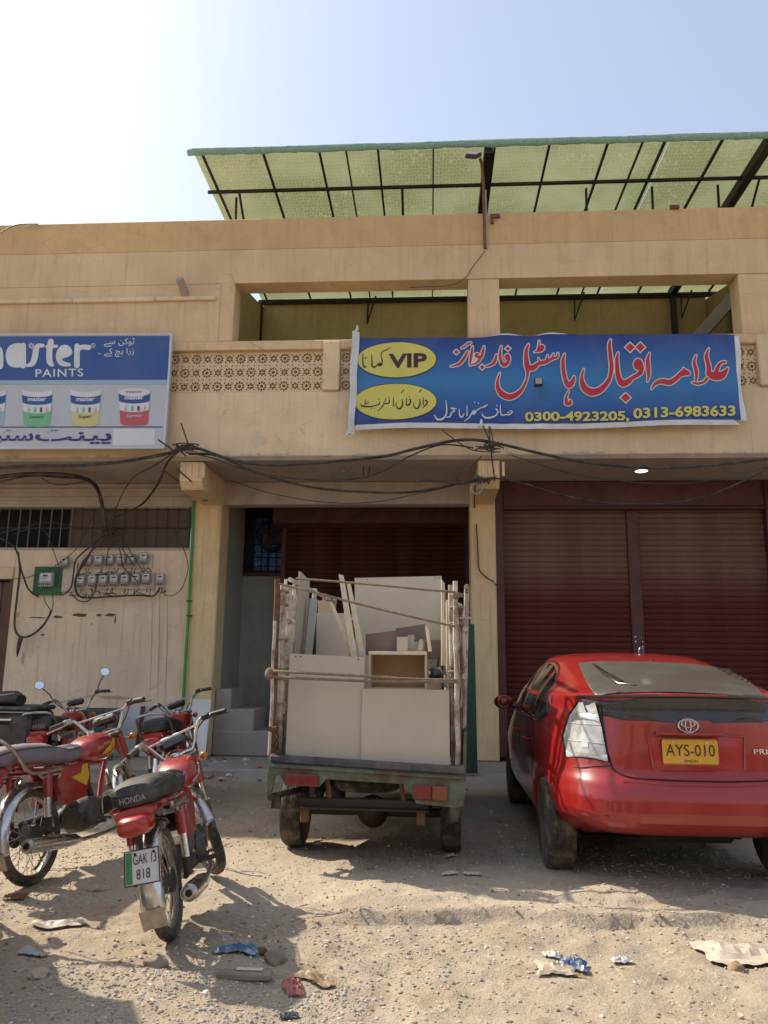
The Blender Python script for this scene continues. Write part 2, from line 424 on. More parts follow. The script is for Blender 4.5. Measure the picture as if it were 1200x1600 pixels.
# lattice tiles: star rosettes with ten petal holes round a ten sided hole
def lattice_mesh():
    T, H, d = .312, Z_SILL0-Z_J0-.006, .045
    rings = []
    def circ(cx, cy, r, n, a0=0): return [(cx+r*cos(a0+2*pi*i/n), cy+r*sin(a0+2*pi*i/n)) for i in range(n)]
    def petal(cx, cy, a, r0, r1, w):
        pts = [(r0, 0), (r0+(r1-r0)*.45, w), (r0+(r1-r0)*.8, w*.75), (r1, 0), (r0+(r1-r0)*.8, -w*.75), (r0+(r1-r0)*.45, -w)]
        return [(cx+x*cos(a)-y*sin(a), cy+x*sin(a)+y*cos(a)) for x, y in pts]
    rows = [H*.165, H*.5, H*.835]
    for ri, cy in enumerate(rows):
        ca, cb = (T*.25, T*.75) if ri % 2 == 0 else (T*.75, T*.25)
        rings += [circ(ca, cy, .024, 10)]+[petal(ca, cy, 2*pi*(i+.5)/10, .033, .0765, .0150) for i in range(10)]
        rings += [petal(cb, cy, 2*pi*(i+.0)/6+pi/6, .009, .055, .0165) for i in range(6)]
        rings += [circ(cb+dx, cy+dy, .0135, 4, pi/2) for dx in (-.052, .052) for dy in (-.048, .048)]
        if ri < 2: rings += [circ(x_, cy+H*.1675, .0125, 4, pi/2) for x_ in (.03, T*.5-.03, T*.5+.03, T-.035)]
    rings = [r for r in rings if min(p[0] for p in r) > .0015 and max(p[0] for p in r) < T-.0035 and min(p[1] for p in r) > .006 and max(p[1] for p in r) < H-.006]
    outer = [(0, 0), (T-.002, 0), (T-.002, H), (0, H)]
    vv = [Vector(p) for p in outer]; loops = [list(range(4))]
    for r in rings: loops.append(list(range(len(vv), len(vv)+len(r)))); vv += [Vector(p) for p in r]
    ed = [(l[i], l[(i+1) % len(l)]) for l in loops for i in range(len(l))]
    ov, oe, of, *_ = geometry.delaunay_2d_cdt(vv, ed, [], 0, 1e-6)
    def inp(p, poly):
        c = False; j = len(poly)-1
        for i in range(len(poly)):
            a, b = poly[i], poly[j]
            if (a[1] > p[1]) != (b[1] > p[1]) and p[0] < (b[0]-a[0])*(p[1]-a[1])/(b[1]-a[1])+a[0]: c = not c
            j = i
        return c
    of = [f for f in of if not any(inp((sum(ov[i].x for i in f)/3, sum(ov[i].y for i in f)/3), r) for r in rings)]
    n = len(ov); mb = MB()
    fr = [tuple(f) for f in of]
    cnt = {}
    for f in fr:
        for i in range(len(f)): cnt[(f[i], f[(i+1) % len(f)])] = 1
    side = [(a, b) for (a, b) in cnt if (b, a) not in cnt]
    mb.add([(p.x, 0, p.y) for p in ov]+[(p.x, d, p.y) for p in ov], [f for f in fr]+[tuple(n+i for i in f[::-1]) for f in fr]+[(b, a, n+a, n+b) for a, b in side])
    return mb.mesh('lattice_tile', 0)
lm = lattice_mesh(); lm.materials.append(M['facade2'])
x = -1.475-.312
n = 0
while x > -5.7:
    o = link(bpy.data.objects.new('lattice_tile', lm), B); o.location = (x, FY+.05, Z_J0+.003); x -= .312; n += 1
for x in [-1.236+.312*i for i in range(18)]+[4.625+.312*i for i in range(9)]:
    if x+.312 > 4.36 and x < 4.62:
        if x < 4.36: o = link(bpy.data.objects.new('lattice_tile', lm), B); o.location = (x, FY+.05, Z_J0+.003)
        continue
    o = link(bpy.data.objects.new('lattice_tile', lm), B); o.location = (x, FY+.05, Z_J0+.003)
bx('wall', M['facade2'], B, -5.6, -2.45, FY+.12, FY+.2, Z_J0+.003, Z_SILL0-.003, .004)     # closed off behind the left tiles
# terrace behind the openings
TB = (8.72-CAM_H)/((P(600, 468, 10).z-CAM_H)/10)
bx('terrace_floor', M['conc'], B, xL, xR, FY-.0+WT+.003, TB+.3, Z_SLAB+.004, Z_SLAB+.24, 0)
zb = 8.72
bx('terrace_back_wall', M['terrace'], B, -3.45, 5.5, TB+.05, TB+.25, Z_SLAB+.243, zb, .01)
for x0, x1 in ((-3.62, -3.453), (5.503, 5.7)):
    MB().prism([(FY+WT+.006, Z_SLAB+.243), ((TB+.25), Z_SLAB+.243), ((TB+.25), zb-.05), (FY+WT+.006, 7.6)], 'x', x0, x1).build('terrace_side_wall', M['terrace'], B)
st = P(1090, 520, 12.6); st2 = P(1150, 452, 12.6)
MB().box(-.0, (st2-st).length+1.6, 0, 1.0, -.2, 0, .01, Matrix.Translation(st+Vector((-.55, 0, -.55))) @ Matrix.Rotation(-math.atan2(st2.z-st.z, st2.x-st.x), 4, 'Y')).build('stair_flight', M['conc'], B)
# overhanging slab, its underside and the wall set back below it
GY = 11.2
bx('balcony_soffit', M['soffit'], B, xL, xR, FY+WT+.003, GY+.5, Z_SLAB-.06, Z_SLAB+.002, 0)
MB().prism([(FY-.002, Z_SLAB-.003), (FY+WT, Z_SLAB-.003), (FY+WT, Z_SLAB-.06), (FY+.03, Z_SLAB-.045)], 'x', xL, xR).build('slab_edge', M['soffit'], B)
# crumbled lower edge of the fascia: chips of plaster
mb = MB(); rs = random.Random(11); x = -9.
while x < 7:
    w = rs.uniform(.05, .3)
    if rs.random() < .55:
        h = rs.uniform(.01, .045); d = rs.uniform(.006, .016); k = 7
        top = [(x+w*i/k, Z_SLAB-.004+h*(.4+.9*rs.random())) for i in range(k+1)]
        mb.prism([(x, Z_SLAB-.004)]+top+[(x+w, Z_SLAB-.004)], 'y', FY-.004-d, FY-.0045)
    x += w*rs.uniform(1, 1.8)
mb.build('plaster_crust', M['soffit'], B, smooth=0, kind='stuff')
z_lin = 3.72
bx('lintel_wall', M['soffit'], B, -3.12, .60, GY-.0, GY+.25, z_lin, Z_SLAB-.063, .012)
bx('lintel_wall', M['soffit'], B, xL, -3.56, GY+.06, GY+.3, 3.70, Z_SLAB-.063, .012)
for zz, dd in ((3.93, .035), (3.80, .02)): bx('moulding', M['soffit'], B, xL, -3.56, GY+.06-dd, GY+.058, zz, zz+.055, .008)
# beam ends (brackets) over the columns
def bracket(x0, x1, zb_, y0=FY+.05):
    mb = MB(); mb.prism([(y0, Z_SLAB-.062), (GY+.2, Z_SLAB-.062), (GY+.2, zb_), (y0+.10, zb_), (y0, zb_+.10)], 'x', x0, x1)
    o = mb.build('beam_end', M['column'], B)
    for i in range(4): bx('rib', M['facade2'], o, x0+.04+i*.09, x0+.075+i*.09, y0-.018, y0, zb_+.14, Z_SLAB-.08, .006)
bL0, bL1 = P(280, 760, FY+.05).x, P(315, 760, FY+.05).x
bracket(bL0, bL1, fz(300, 764, FY+.1)+.0)
bracket(P(748, 760, FY+.05).x, P(781, 760, FY+.05).x, fz(760, 762, FY+.1))
bracket(5.2, 5.6, 3.6)
# columns
bx('column', M['column'], B, -3.57, -3.12, GY-.02, GY+.45, .09, 4.06, .02)
bx('column', M['column'], B, .58, .95, GY-.02, GY+.45, .09, 4.06, .02)
bx('column', M['column'], B, 4.95, 5.4, GY-.02, GY+.45, .09, 4.06, .02)
# meter wall with the clerestory grille and the brown door
WY = GY+.04
zb0 = fz(150, 857, WY)
dx0, dx1 = P(-100, 900, WY).x, P(22, 900, WY).x; dz = fz(15, 905, WY)
bx('wall', M['lower'], B, dx1, -3.572, WY, WY+.2, .09, zb0, .004)
bx('wall', M['lower'], B, -12, dx1-.003, WY+.001, WY+.2, fz(10, 886, WY), zb0, .004)
bx('wall', M['lower'], B, -12, dx0, WY+.001, WY+.2, .09, fz(10, 886, WY)-.003, .004)
# bare patches and lost render on the meter wall, flat uneven flakes
def flake(px, py, w, h, Y, mat, name='render_patch', seed=0, th=.003, parent=None):
    rs = random.Random(seed+int(px*7+py)); c = P(px, py, Y); n = 14
    pts = [(c.x+w*cos(2*pi*i/n)*rs.uniform(.55, 1.1), c.z+h*sin(2*pi*i/n)*rs.uniform(.55, 1.1)) for i in range(n)]
    return MB().prism(pts, 'y', Y-th, Y-.0002).build(name, mat, parent or B, smooth=0)
bx('dark_panel', M['dark'], B, dx0-.4, dx1+.4, WY+.25, WY+.27, .0, 3.05, 0)  # unseen black backing added to stop light through the door gap
# door: planks set in the dark opening
dd = empty('door'); dd.parent = B
for i in range(6):
    w = (dx1-dx0)/6; bx('plank', M['wood'], dd, dx0+i*w+.004, dx0+(i+1)*w-.004, WY+.08, WY+.12, .16, dz-.03, .006)
bx('door_frame', M['wood'], dd, dx1-.07, dx1-.004, WY+.02, WY+.14, .16, fz(10, 886, WY)-.004, .006)
bx('lintel', M['facade2'], B, dx0, dx1-.003, WY-.03, WY+.2, dz, fz(10, 886, WY)-.004, .006)
# clerestory opening: dark room behind, sheet of brown board, bars
gr = empty('window_grille'); gr.parent = B
x0w, x1w = -9.5, P(298, 820, WY).x; ztw = 3.695
bx('board_panel', mk('brown_board', (.085, .062, .048), .8, var=.35, scale=2, dirt=(.15, .12, .09), damt=.4), gr, P(108, 820, WY+.06).x, x1w-.02, WY+.07, WY+.085, zb0+.01, ztw-.01, .003)
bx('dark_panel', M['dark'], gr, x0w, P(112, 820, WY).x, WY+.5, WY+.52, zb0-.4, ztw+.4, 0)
bx('window_sill', M['soffit'], gr, x0w, x1w, WY-.012, WY+.1, zb0-.028, zb0+.012, .005)
bx('window_frame', M['steel'], gr, x1w-.035, x1w-.006, WY+.02, WY+.05, zb0+.013, ztw-.005, .004)
for zz in (ztw-.03, (zb0+ztw)/2): bx('grille_bar', M['steel'], gr, x0w, x1w-.036, WY+.03, WY+.042, zz-.008, zz+.008, .003)
k = 0; x = x1w-.2
while x > -8:
    MB().tube([(x, WY+.028, zb0+.013), (x+random.uniform(-.008, .008), WY+.028, ztw-.006)], .008 if x < -5.3 else .006, 6).build('grille_bar', M['steel'] if x > -5.4 else mk('bar_grey', (.16, .15, .15), .5) if k == 0 else bpy.data.materials['bar_grey'], gr); k += (x <= -5.4); x -= .165
# bay two: grey green back wall, blue window and small shutter
RY = 12.7
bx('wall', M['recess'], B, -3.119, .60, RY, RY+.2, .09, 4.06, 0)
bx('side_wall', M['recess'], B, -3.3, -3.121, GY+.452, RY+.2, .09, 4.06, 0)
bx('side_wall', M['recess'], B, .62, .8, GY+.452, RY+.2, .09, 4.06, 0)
w0, w1 = P(370, 800, RY).x, P(446, 880, RY).x; wz0, wz1 = fz(400, 897, RY), 4.0
win = empty('window'); win.parent = B
bx('window_frame', M['maroon_d'], win, w0-.03, w0+.06, RY-.06, RY-.002, wz0-.03, wz1, .006)
bx('window_frame', M['maroon_d'], win, w0+.062, w1, RY-.06, RY-.002, wz0-.03, wz0+.02, .006)
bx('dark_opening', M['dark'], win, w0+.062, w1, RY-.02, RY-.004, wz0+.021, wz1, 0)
s = N('blue_sheet'); pv = s.mapping((1, 1, 1)); c_ = s.vor(13, 'F1', pv)
s.col(s.mix(s.ramp(c_, (.15, 1.), (.4, 0.)), (.02, .09, .26), (.10, .26, .50))); s.set(Roughness=.5)
b0, b1 = P(396, 850, RY).x, P(444, 850, RY).x; pn = (b1-b0)/2
for i in range(2):
    for j in range(4):
        h = (wz1-wz0-.25)/4; bx('pane', s.m, win, b0+i*pn+.012, b0+(i+1)*pn-.012, RY-.03, RY-.022, wz0+.05+j*h+.01, wz0+.05+(j+1)*h-.01, .002)
for i in range(7): x = w0+.1+i*(w1-w0-.1)/6.2; MB().tube([(x, RY-.075, wz0+.0), (x, RY-.075, wz1)], .009, 6).build('grille_bar', M['dark'], win)
for j in range(5): z = wz0+.12+j*.24; MB().tube([(w0+.03, RY-.085, z), (w1, RY-.085, z)], .007, 6).build('grille_bar', M['dark'], win)
fan = empty('exhaust_fan', (P(428, 838, RY).x, RY-.14, P(428, 838, RY).z), label='round black exhaust fan mounted in the blue window grille', cat='fan')
MB().torus((0, 0, 0), (0, 1, 0), .24, .03, 28, 8).build('fan_ring', M['dark'], fan)
MB().lathe([(.07, -.03), (.07, .03)], (0, 0, 0), (0, 1, 0), 16).build('hub', M['dark'], fan)
for i in range(4):
    a = i*pi/2+.5; MB().box(.05, .23, -.006, .006, -.07, .07, .004, Matrix.Rotation(a, 4, 'Y') @ Matrix.Rotation(.5, 4, 'X')).build('blade', M['steel'], fan)
# shutters
sm = N('maroon_shutter')
nz = sm.noise(2.4, 5); sc = sm.noise(1.0, 6, .75, sm.mapping((3, 3, 38)))
zz = sm.sep(sm.n.new('ShaderNodeNewGeometry').outputs['Position'])[2]
dust = sm.math('MULTIPLY', sm.ramp(sm.math('MULTIPLY', zz, .25), (.57, 0.), (.70, 1.)), sm.ramp(nz, (.3, .5), (.7, 1.)))
base = sm.mix(sm.ramp(nz, (.3, 0.), (.7, 1.)), (.088, .018, .017), (.118, .028, .025))
base = sm.mix(sm.math('MULTIPLY', dust, .7), base, (.20, .145, .10))
base = sm.mix(sm.math('MULTIPLY', sm.ramp(sc, (.70, 0.), (.73, 1.)), .75), base, (.36, .31, .30))
sm.col(base); sm.set(Roughness=.8); sm.b.inputs['Specular IOR Level'].default_value = .15; sm.bump(sm.noise(40, 3), .1, .003); M['shutter'] = sm.m
def slat_mesh(w, h, mat='shutter'):
    prof = [(.004, .0), (-.005, h*.10), (-.013, h*.30), (-.015, h*.55), (-.011, h*.80), (-.002, h*.94), (.004, h-.0006), (.010, h-.0006), (.010, .0)]
    m_ = MB().prism(prof, 'x', 0, w).mesh('slat', 40); m_.materials.append(M[mat]); return m_
M['shutter_shade'] = mk('shaded_shutter', (.050, .011, .009), .8, var=.25, scale=3, dirt=(.09, .045, .03), damt=.4, spec=.15)  # maroon darkened for the recessed bay: its shade is put into the colour
def shutter(x0, x1, z0, z1, Y, h=.082, mat='shutter'):
    r = empty('roller_shutter', (x0, Y, z0)); r.parent = B
    me = slat_mesh(x1-x0, h, mat); z = 0
    while z < z1-z0:
        o = link(bpy.data.objects.new('slat', me), r); o.location = (0, random.uniform(-.001, .001), z); z += h
    return r
SY = GY+.12
zs1 = fz(880, 797, SY)
bx('dark_backing', M['dark'], B, .955, 4.94, SY+.06, SY+.5, .095, 4.05, 0)  # unseen dark panel added to block sky through the slat gaps
s0, s1, s2, s3 = P(787, 900, SY).x, P(982, 900, SY).x, P(1001, 900, SY).x, P(1199, 900, SY).x
shutter(s0, s1-.004, .17, zs1, SY); shutter(s2+.004, s3, .17, zs1, SY)
bx('guide_rail', M['maroon'], B, .953, s0-.003, GY-.01, SY+.04, .15, 4.06, .006)
bx('guide_rail', M['maroon'], B, s1, s2, SY-.045, SY+.03, .16, zs1+.002, .008)
bx('guide_rail', M['maroon'], B, s3+.003, 4.947, GY-.01, SY+.04, .15, 4.06, .006)
for i in range(7): MB().ell(((s1+s2)/2+random.choice((-.045, .045)), SY-.047, 1.62+.035*i+random.uniform(-.02, .02)), (.012, .004, .012), 8, 5).build('bolt', M['white'], B)
zq = fz(880, 742, SY-.1)
bx('shutter_box', M['maroon'], B, s0-.001, s3, SY-.12, SY+.2, zs1+.03, 4.06, .012)
bx('shutter_box_lip', M['maroon_d'], B, s0, s3-.001, SY-.16, SY-.05, zs1-.02, zs1+.027, .006)
# small shutter in bay two, standing a little in front of the grey wall
S2 = RY-.30
bx('dark_backing', M['dark'], B, P(447, 880, RY-.30).x, .56, RY-.24, RY-.02, .095, 4.0, 0)  # another added dark panel, blocking light behind the small shutter
t0, t1 = P(447, 880, S2).x, .56
shutter(t0, t1, .17, fz(600, 826, S2), S2, .078, 'shutter_shade')
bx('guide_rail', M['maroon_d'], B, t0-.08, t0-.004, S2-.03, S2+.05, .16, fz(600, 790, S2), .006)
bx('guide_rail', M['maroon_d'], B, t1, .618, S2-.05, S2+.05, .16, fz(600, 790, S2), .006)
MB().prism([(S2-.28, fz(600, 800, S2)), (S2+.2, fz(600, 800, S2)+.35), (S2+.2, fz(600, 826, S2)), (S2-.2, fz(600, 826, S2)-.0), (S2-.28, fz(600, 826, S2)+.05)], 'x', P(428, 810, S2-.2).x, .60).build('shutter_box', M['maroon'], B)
# dark return behind the load, plinth, steps
bx('plinth', M['conc'], B, xL, xR, 9.95, 11.2, -.1, .09, .03)
bx('floor', M['conc'], B, xL, xR, 11.203, RY+.2, -.1, .088, 0)
for (x0, x1, y0, y1, z) in ((-3.115, -2.20, 11.30, 12.1, .44), (-3.115, -2.53, 11.32, 12.1, .74), (-3.115, -2.88, 11.34, 12.1, 1.02)):
    bx('step', M['conc'], B, x0, x1, y0, y1, .091, z, .02)
MB().prism([(9.2, -.05), (9.949, -.05), (9.949, .07)], 'x', -.2, 1.1).build('ramp', M['conc'], B)
MB().prism([(9.3, -.05), (9.949, -.05), (9.949, .07)], 'x', -2.4, -1.6).build('ramp', M['conc'], B)
# slender roof terrace doors and other walls are not in view; side walls close the block
bx('end_wall', M['facade'], B, xL-.3, xL-.003, FY, 15, 0, Z_TOP, 0)
bx('end_wall', M['facade'], B, xR+.003, xR+.3, FY, 15, 0, Z_TOP, 0)

# ------------------------------------------------------------------ roof shade
CZ = 8.80; CZ0 = CZ; cY0, cY1 = 9.98, (CZ0-.05-CAM_H)/((P(600, 466, 10).z-CAM_H)/10); cX0, cX1 = fx(299, 243), 7.6
cs = N('shade_sheet')
hx = cs.mapping((1, .62, 1)); v1 = cs.vor(19, 'DISTANCE_TO_EDGE', hx, rnd=.55); v2 = cs.noise(.7, 4)
cc = cs.mix(cs.ramp(v1, (.02, .8), (.09, 0.)), cs.mix(cs.ramp(v2, (.4, 0.), (.65, 1.)), (.25, .27, .13), (.38, .41, .23)), (.43, .46, .30))
trn = cs.n.new('ShaderNodeBsdfTranslucent'); cs.L(cc, trn.inputs[0]); mx = cs.n.new('ShaderNodeMixShader'); mx.inputs[0].default_value = .36
cs.col(cc); cs.set(Roughness=.5); cs.L(cs.b.outputs[0], mx.inputs[1]); cs.L(trn.outputs[0], mx.inputs[2]); cs.L(mx.outputs[0], cs.n['Material Output'].inputs[0])
rl = N('green_roll'); rcol = rl.mix(rl.ramp(rl.noise(30, 3), (.3, 0.), (.7, 1.)), (.26, .42, .36), (.42, .60, .53))
tr2 = rl.n.new('ShaderNodeBsdfTranslucent'); rl.L(rcol, tr2.inputs[0]); mx2 = rl.n.new('ShaderNodeMixShader'); mx2.inputs[0].default_value = .45
rl.col(rcol); rl.L(rl.b.outputs[0], mx2.inputs[1]); rl.L(tr2.outputs[0], mx2.inputs[2]); rl.L(mx2.outputs[0], rl.n['Material Output'].inputs[0])
CAN = empty('roof_canopy', (0, 0, 0), label='flat green translucent canopy on a black steel frame above the parapet', cat='canopy')
sy = [fx(px, 234) for px in (590, 1052)]
edges = [cX0]+sy+[cX1]
for a, b_ in zip(edges, edges[1:]):
    mb = MB(); nxx = int((b_-a)/.16)+1; nyy = 26
    vv = [(a+.004+(b_-a-.008)*i/nxx, cY0+(cY1+.6-cY0)*j/nyy, CZ+.045+.006*sin(2*pi*i/2.0)+.012*noise.noise(Vector((a+i*.1, j*.3, 0)))) for j in range(nyy+1) for i in range(nxx+1)]
    ff = [(j*(nxx+1)+i, j*(nxx+1)+i+1, (j+1)*(nxx+1)+i+1, (j+1)*(nxx+1)+i) for j in range(nyy) for i in range(nxx)]
    mb.add(vv, ff).build('canopy_sheet', cs.m, CAN)
mb = MB(); pts = []; k = 0; x = cX0-.04
while x < cX1: pts.append((x, cY0-.02+.008*(-1)**k, CZ-.035+.012*noise.noise(Vector((x*1.7, 0, 0))))); x += .09*random.uniform(.7, 1.5); k += 1
mb.tube(pts, [.046+.005*sin(i*1.3) for i in range(len(pts))], 10).build('rolled_edge', rl.m, CAN)
M['frame'] = mk('frame_black', (.018, .018, .016), .6, .2)
def rail(px0, py0, w=.03, h=.05, y1=cY1): x = fx(px0, py0); bx('rafter', M['frame'], CAN, x-w/2, x+w/2, cY0+.02, y1, CZ-h, CZ, .003)
for px in (315, 410, 498, 590, 860, 952, 1042, 1133): rail(px, 245)
for px in (540, 677, 1007): rail(px, 245, .022)
rail(764, 245, .12, .16); rail(774, 245, .03, .03); rail(1205, 228, .12, .16); rail(1290, 226); rail(1380, 224)
for Yb in (P(600, 292, 10).y, ):
    pass
ybar = (CZ-.075-CAM_H)/((P(600, 293, 10).z-CAM_H)/10)
for yb in (ybar, ybar+1.9, cY1-.02): bx('purlin', M['frame'], CAN, cX0, cX1, yb-.02, yb+.02, CZ-.10, CZ-.053, .003)
bx('edge_bar', M['frame'], CAN, cX0-.02, cX1, cY1-.02, cY1+.03, CZ-.14, CZ-.055, .003)
for px, py in ((350, 250), (625, 240), (1230, 230)):
    x = fx(px, py); MB().tube([(x, ybar+.05, CZ-.08), (x, ybar+.75, CZ-.62), (x, ybar+.75, CZ-1.1)], .02, 6).build('strut', M['frame'], CAN)
for px in (365, 920, 1025, 1130):
    x = P(px, 290, ybar).x; MB().tube([(x, ybar+.2, CZ-.05), (x, ybar+.28, CZ-1.3)], .02, 6).build('strut', M['frame'], CAN)
for px in (575, 900, 1068): x = P(px, 480, 14.5).x; MB().tube([(x, cY1-.05, CZ-.1), (x-.02, cY1-.05, CZ-.62), (x+.16, cY1-.2, CZ-.1)], .02, 6).build('bracket', M['frame'], CAN)
for x in (fx(764, 245), fx(1205, 228), cX0+.05): bx('post', M['frame'], CAN, x-.05, x+.05, cY1-.15, cY1-.05, 4.4, CZ-.15, .004)
# flood lamp on a pole
q = P(758, 388, FY-.02); q1 = P(757, 285, FY-.02)
FL = empty('flood_light', (q.x, q.y, q.z), label='small dark flood light on a conduit pole fixed to the parapet', cat='flood light')
MB().tube([(0, 0, 0), (-.01, -.01, q1.z-q.z), (-.03, -.05, q1.z-q.z+.25), (-.06, -.12, q1.z-q.z+.3)], .022, 8).build('pole', M['rust'], FL)
MB().tube([(.025, 0, .0), (.02, -.01, .9)], .011, 8).build('conduit', M['greybox'], FL)
MB().box(-.09, .09, -.03, .03, -.12, .08, .015, Matrix.Translation((-.15, -.2, q1.z-q.z+.30)) @ Matrix.Rotation(-.75, 4, 'X') @ Matrix.Rotation(.5, 4, 'Y')).build('lamp_head', M['steel'], FL)
MB().box(-.075, .075, -.034, -.031, -.10, .06, .0, Matrix.Translation((-.15, -.2, q1.z-q.z+.30)) @ Matrix.Rotation(-.75, 4, 'X') @ Matrix.Rotation(.5, 4, 'Y')).build('lens', mk('lamp_glass', (.30, .26, .24), .3), FL)
for px, py in ((772, 340), (1052, 326)):
    c = P(px, py, FY+.01); mb = MB().box(c.x-.05, c.x+.08, FY-.02, FY+.017, c.z-.01, c.z+.045, .004)
    if px < 1000: mb.box(c.x-.05, c.x-.01, FY-.02, FY+.0165, c.z-.1, c.z-.0105, .003)
    mb.build('rusty_plate', M['rust'], B)

# the other side of the street, behind the viewer: a low row of plain sunlit buildings
for i, (x0, x1, h, c) in enumerate(((-34, -20, 6.2, 'facade'), (-19.6, -7, 4.4, 'lower'), (-6.6, 6, 7.4, 'facade2'), (6.3, 19, 5.0, 'facade'), (19.5, 36, 6.8, 'lower'))):
    ob = empty('street_building', (0, 0, 0), label=None); ob['kind'] = 'structure'
    bx('wall', M[c], ob, x0, x1, -24, -16, 0, h, .03)
    n = int((x1-x0)/3.2)
    for k in range(n):
        xx = x0+(k+.5)*(x1-x0)/n; bx('shutter', M['maroon'], ob, xx-1.1, xx+1.1, -15.995, -15.9, .05, 2.7, .01)
        if h > 5: bx('window', M['dark'], ob, xx-.6, xx+.6, -15.995, -15.93, 3.9, 5.0, .01)
    bx('balcony', M['soffit'], ob, x0, x1, -15.998, -15.0, 3.1, 3.3, .02)
# ------------------------------------------------------------------ flat print helpers
def text2d(body, bold=0.0, spacing=1.0, shear=0.0):
    c = bpy.data.curves.new('txt', 'FONT'); c.body = body; c.offset = bold; c.resolution_u = 4; c.space_character = spacing; c.shear = shear
    o = bpy.data.objects.new('txt', c); COL.objects.link(o)
    dg = bpy.context.evaluated_depsgraph_get(); me = o.evaluated_get(dg).to_mesh()
    v = [tuple(x.co[:2]) for x in me.vertices]; f = [tuple(p.vertices) for p in me.polygons]
    o.evaluated_get(dg).to_mesh_clear(); bpy.data.objects.remove(o); bpy.data.curves.remove(c)
    x0, x1 = min(p[0] for p in v), max(p[0] for p in v); y0, y1 = min(p[1] for p in v), max(p[1] for p in v)
    return [((p[0]-x0)/(x1-x0), (p[1]-y0)/(y1-y0)) for p in v], f
def text_on(body, quad, fn, name, mat, parent, bold=0.0, **k):
    """quad: two corners bottom-left, bottom-right, and height vector of the text box, in the 2D space of fn"""
    (ax, ay), (bx_, by), (hx, hy) = quad
    v, f = text2d(body, bold, **k)
    vv = [fn(ax+(bx_-ax)*u+hx*w, ay+(by-ay)*u+hy*w) for u, w in v]
    mb = MB(); mb.add(vv, f); me = bpy.data.meshes.new(name); me.from_pydata(mb.v, [], mb.f); me.materials.append(mat)
    return link(bpy.data.objects.new(name, me), parent)
def union2d(polys, grid=0):
    """flat union of overlapping polygons, as one triangulation"""
    vv = []; ff = []
    for p in polys:
        a = sum(p[i][0]*p[(i+1) % len(p)][1]-p[(i+1) % len(p)][0]*p[i][1] for i in range(len(p)))
        if abs(a) < 1e-9: continue
        if a < 0: p = p[::-1]
        ff.append(list(range(len(vv), len(vv)+len(p)))); vv += [Vector(q) for q in p]
    if grid:
        x0, x1 = min(p.x for p in vv), max(p.x for p in vv); y0, y1 = min(p.y for p in vv), max(p.y for p in vv)
        gx = int((x1-x0)/grid)+1; gy = int((y1-y0)/grid)+1
        vv += [Vector((x0+(i+.5)*grid, y0+(j+.5)*grid)) for i in range(gx) for j in range(gy) if x0+(i+.5)*grid < x1 and y0+(j+.5)*grid < y1]
    ov, oe, of, *_ = geometry.delaunay_2d_cdt(vv, [], ff, 1, 1e-5)
    used = sorted({i for f in of for i in f}); ix = {k: n for n, k in enumerate(used)}
    return [tuple(ov[k]) for k in used], [tuple(ix[i] for i in f) for f in of]
def stroke_polys(pts, grow=0.0, sm=5):
    P_ = [Vector(p[:2]) for p in pts]; W = [p[2] for p in pts]; N_ = len(P_)
    if N_ == 1: return [[(P_[0].x+(W[0]/2+grow)*cos(a*pi/5), P_[0].y+(W[0]/2+grow)*sin(a*pi/5)) for a in range(10)]]
    q = []; w = []
    for i in range(N_-1):
        p0, p1, p2, p3 = P_[max(i-1, 0)], P_[i], P_[i+1], P_[min(i+2, N_-1)]
        for k in range(sm):
            t = k/sm; q.append(.5*((2*p1)+(p2-p0)*t+(2*p0-5*p1+4*p2-p3)*t*t+(3*p1-p0-3*p2+p3)*t*t*t)); w.append(W[i]*(1-t)+W[i+1]*t)
    q.append(P_[-1]); w.append(W[-1]); out = []
    for i in range(len(q)-1):
        t = q[i+1]-q[i]
        if t.length < 1e-6: continue
        nrm = Vector((-t.y, t.x)).normalized(); a, b = w[i]/2+grow, w[i+1]/2+grow
        out.append([tuple(q[i]+nrm*a), tuple(q[i]-nrm*a), tuple(q[i+1]-nrm*b), tuple(q[i+1]+nrm*b)])
    for i in range(0, len(q)):
        r = w[i]/2+grow; out.append([(q[i].x+r*cos(a*pi/4), q[i].y+r*sin(a*pi/4)) for a in range(8)])
    return out
def diamond(x, y, s, grow=0, rot=.0):
    r = s/2+grow*1.3; return [[(x+r*cos(a*pi/2+rot), y+r*sin(a*pi/2+rot)*.95) for a in range(4)]]
def patch(polys, fn, name, mat, parent, grid=0):
    ov, of = union2d(polys, grid)
    me = bpy.data.meshes.new(name); me.from_pydata([fn(*p)[:] for p in ov], [], of); me.materials.append(mat)
    return link(bpy.data.objects.new(name, me), parent)
def flat(name, c, rough=.45):
    s = N(name); n_ = s.noise(2.0, 4); s.col(s.mix(s.ramp(n_, (.35, 0.), (.7, 1.)), c, tuple(min(1, x*.86+.03) for x in c))); s.set(Roughness=rough); s.b.inputs['Specular IOR Level'].default_value = .3
    return s.m
M['p_white'] = flat('print_white', (.62, .62, .63)); M['p_blue'] = flat('print_blue', (.035, .085, .27)); M['p_sky'] = flat('print_pale_blue', (.30, .42, .52))
M['p_grey'] = flat('print_grey', (.47, .48, .52)); M['p_navy'] = flat('print_navy', (.03, .035, .17)); M['p_red'] = flat('print_red', (.48, .02, .035))
M['p_yel'] = flat('print_yellow', (.62, .56, .12)); M['p_black'] = flat('print_black', (.035, .015, .02)); M['p_green'] = flat('print_green', (.16, .45, .24))
M['p_pink'] = flat('print_coral', (.48, .09, .11)); M['p_pyel'] = flat('print_pale_yellow', (.55, .50, .22)); M['p_metal'] = flat('print_metal', (.42, .43, .46))

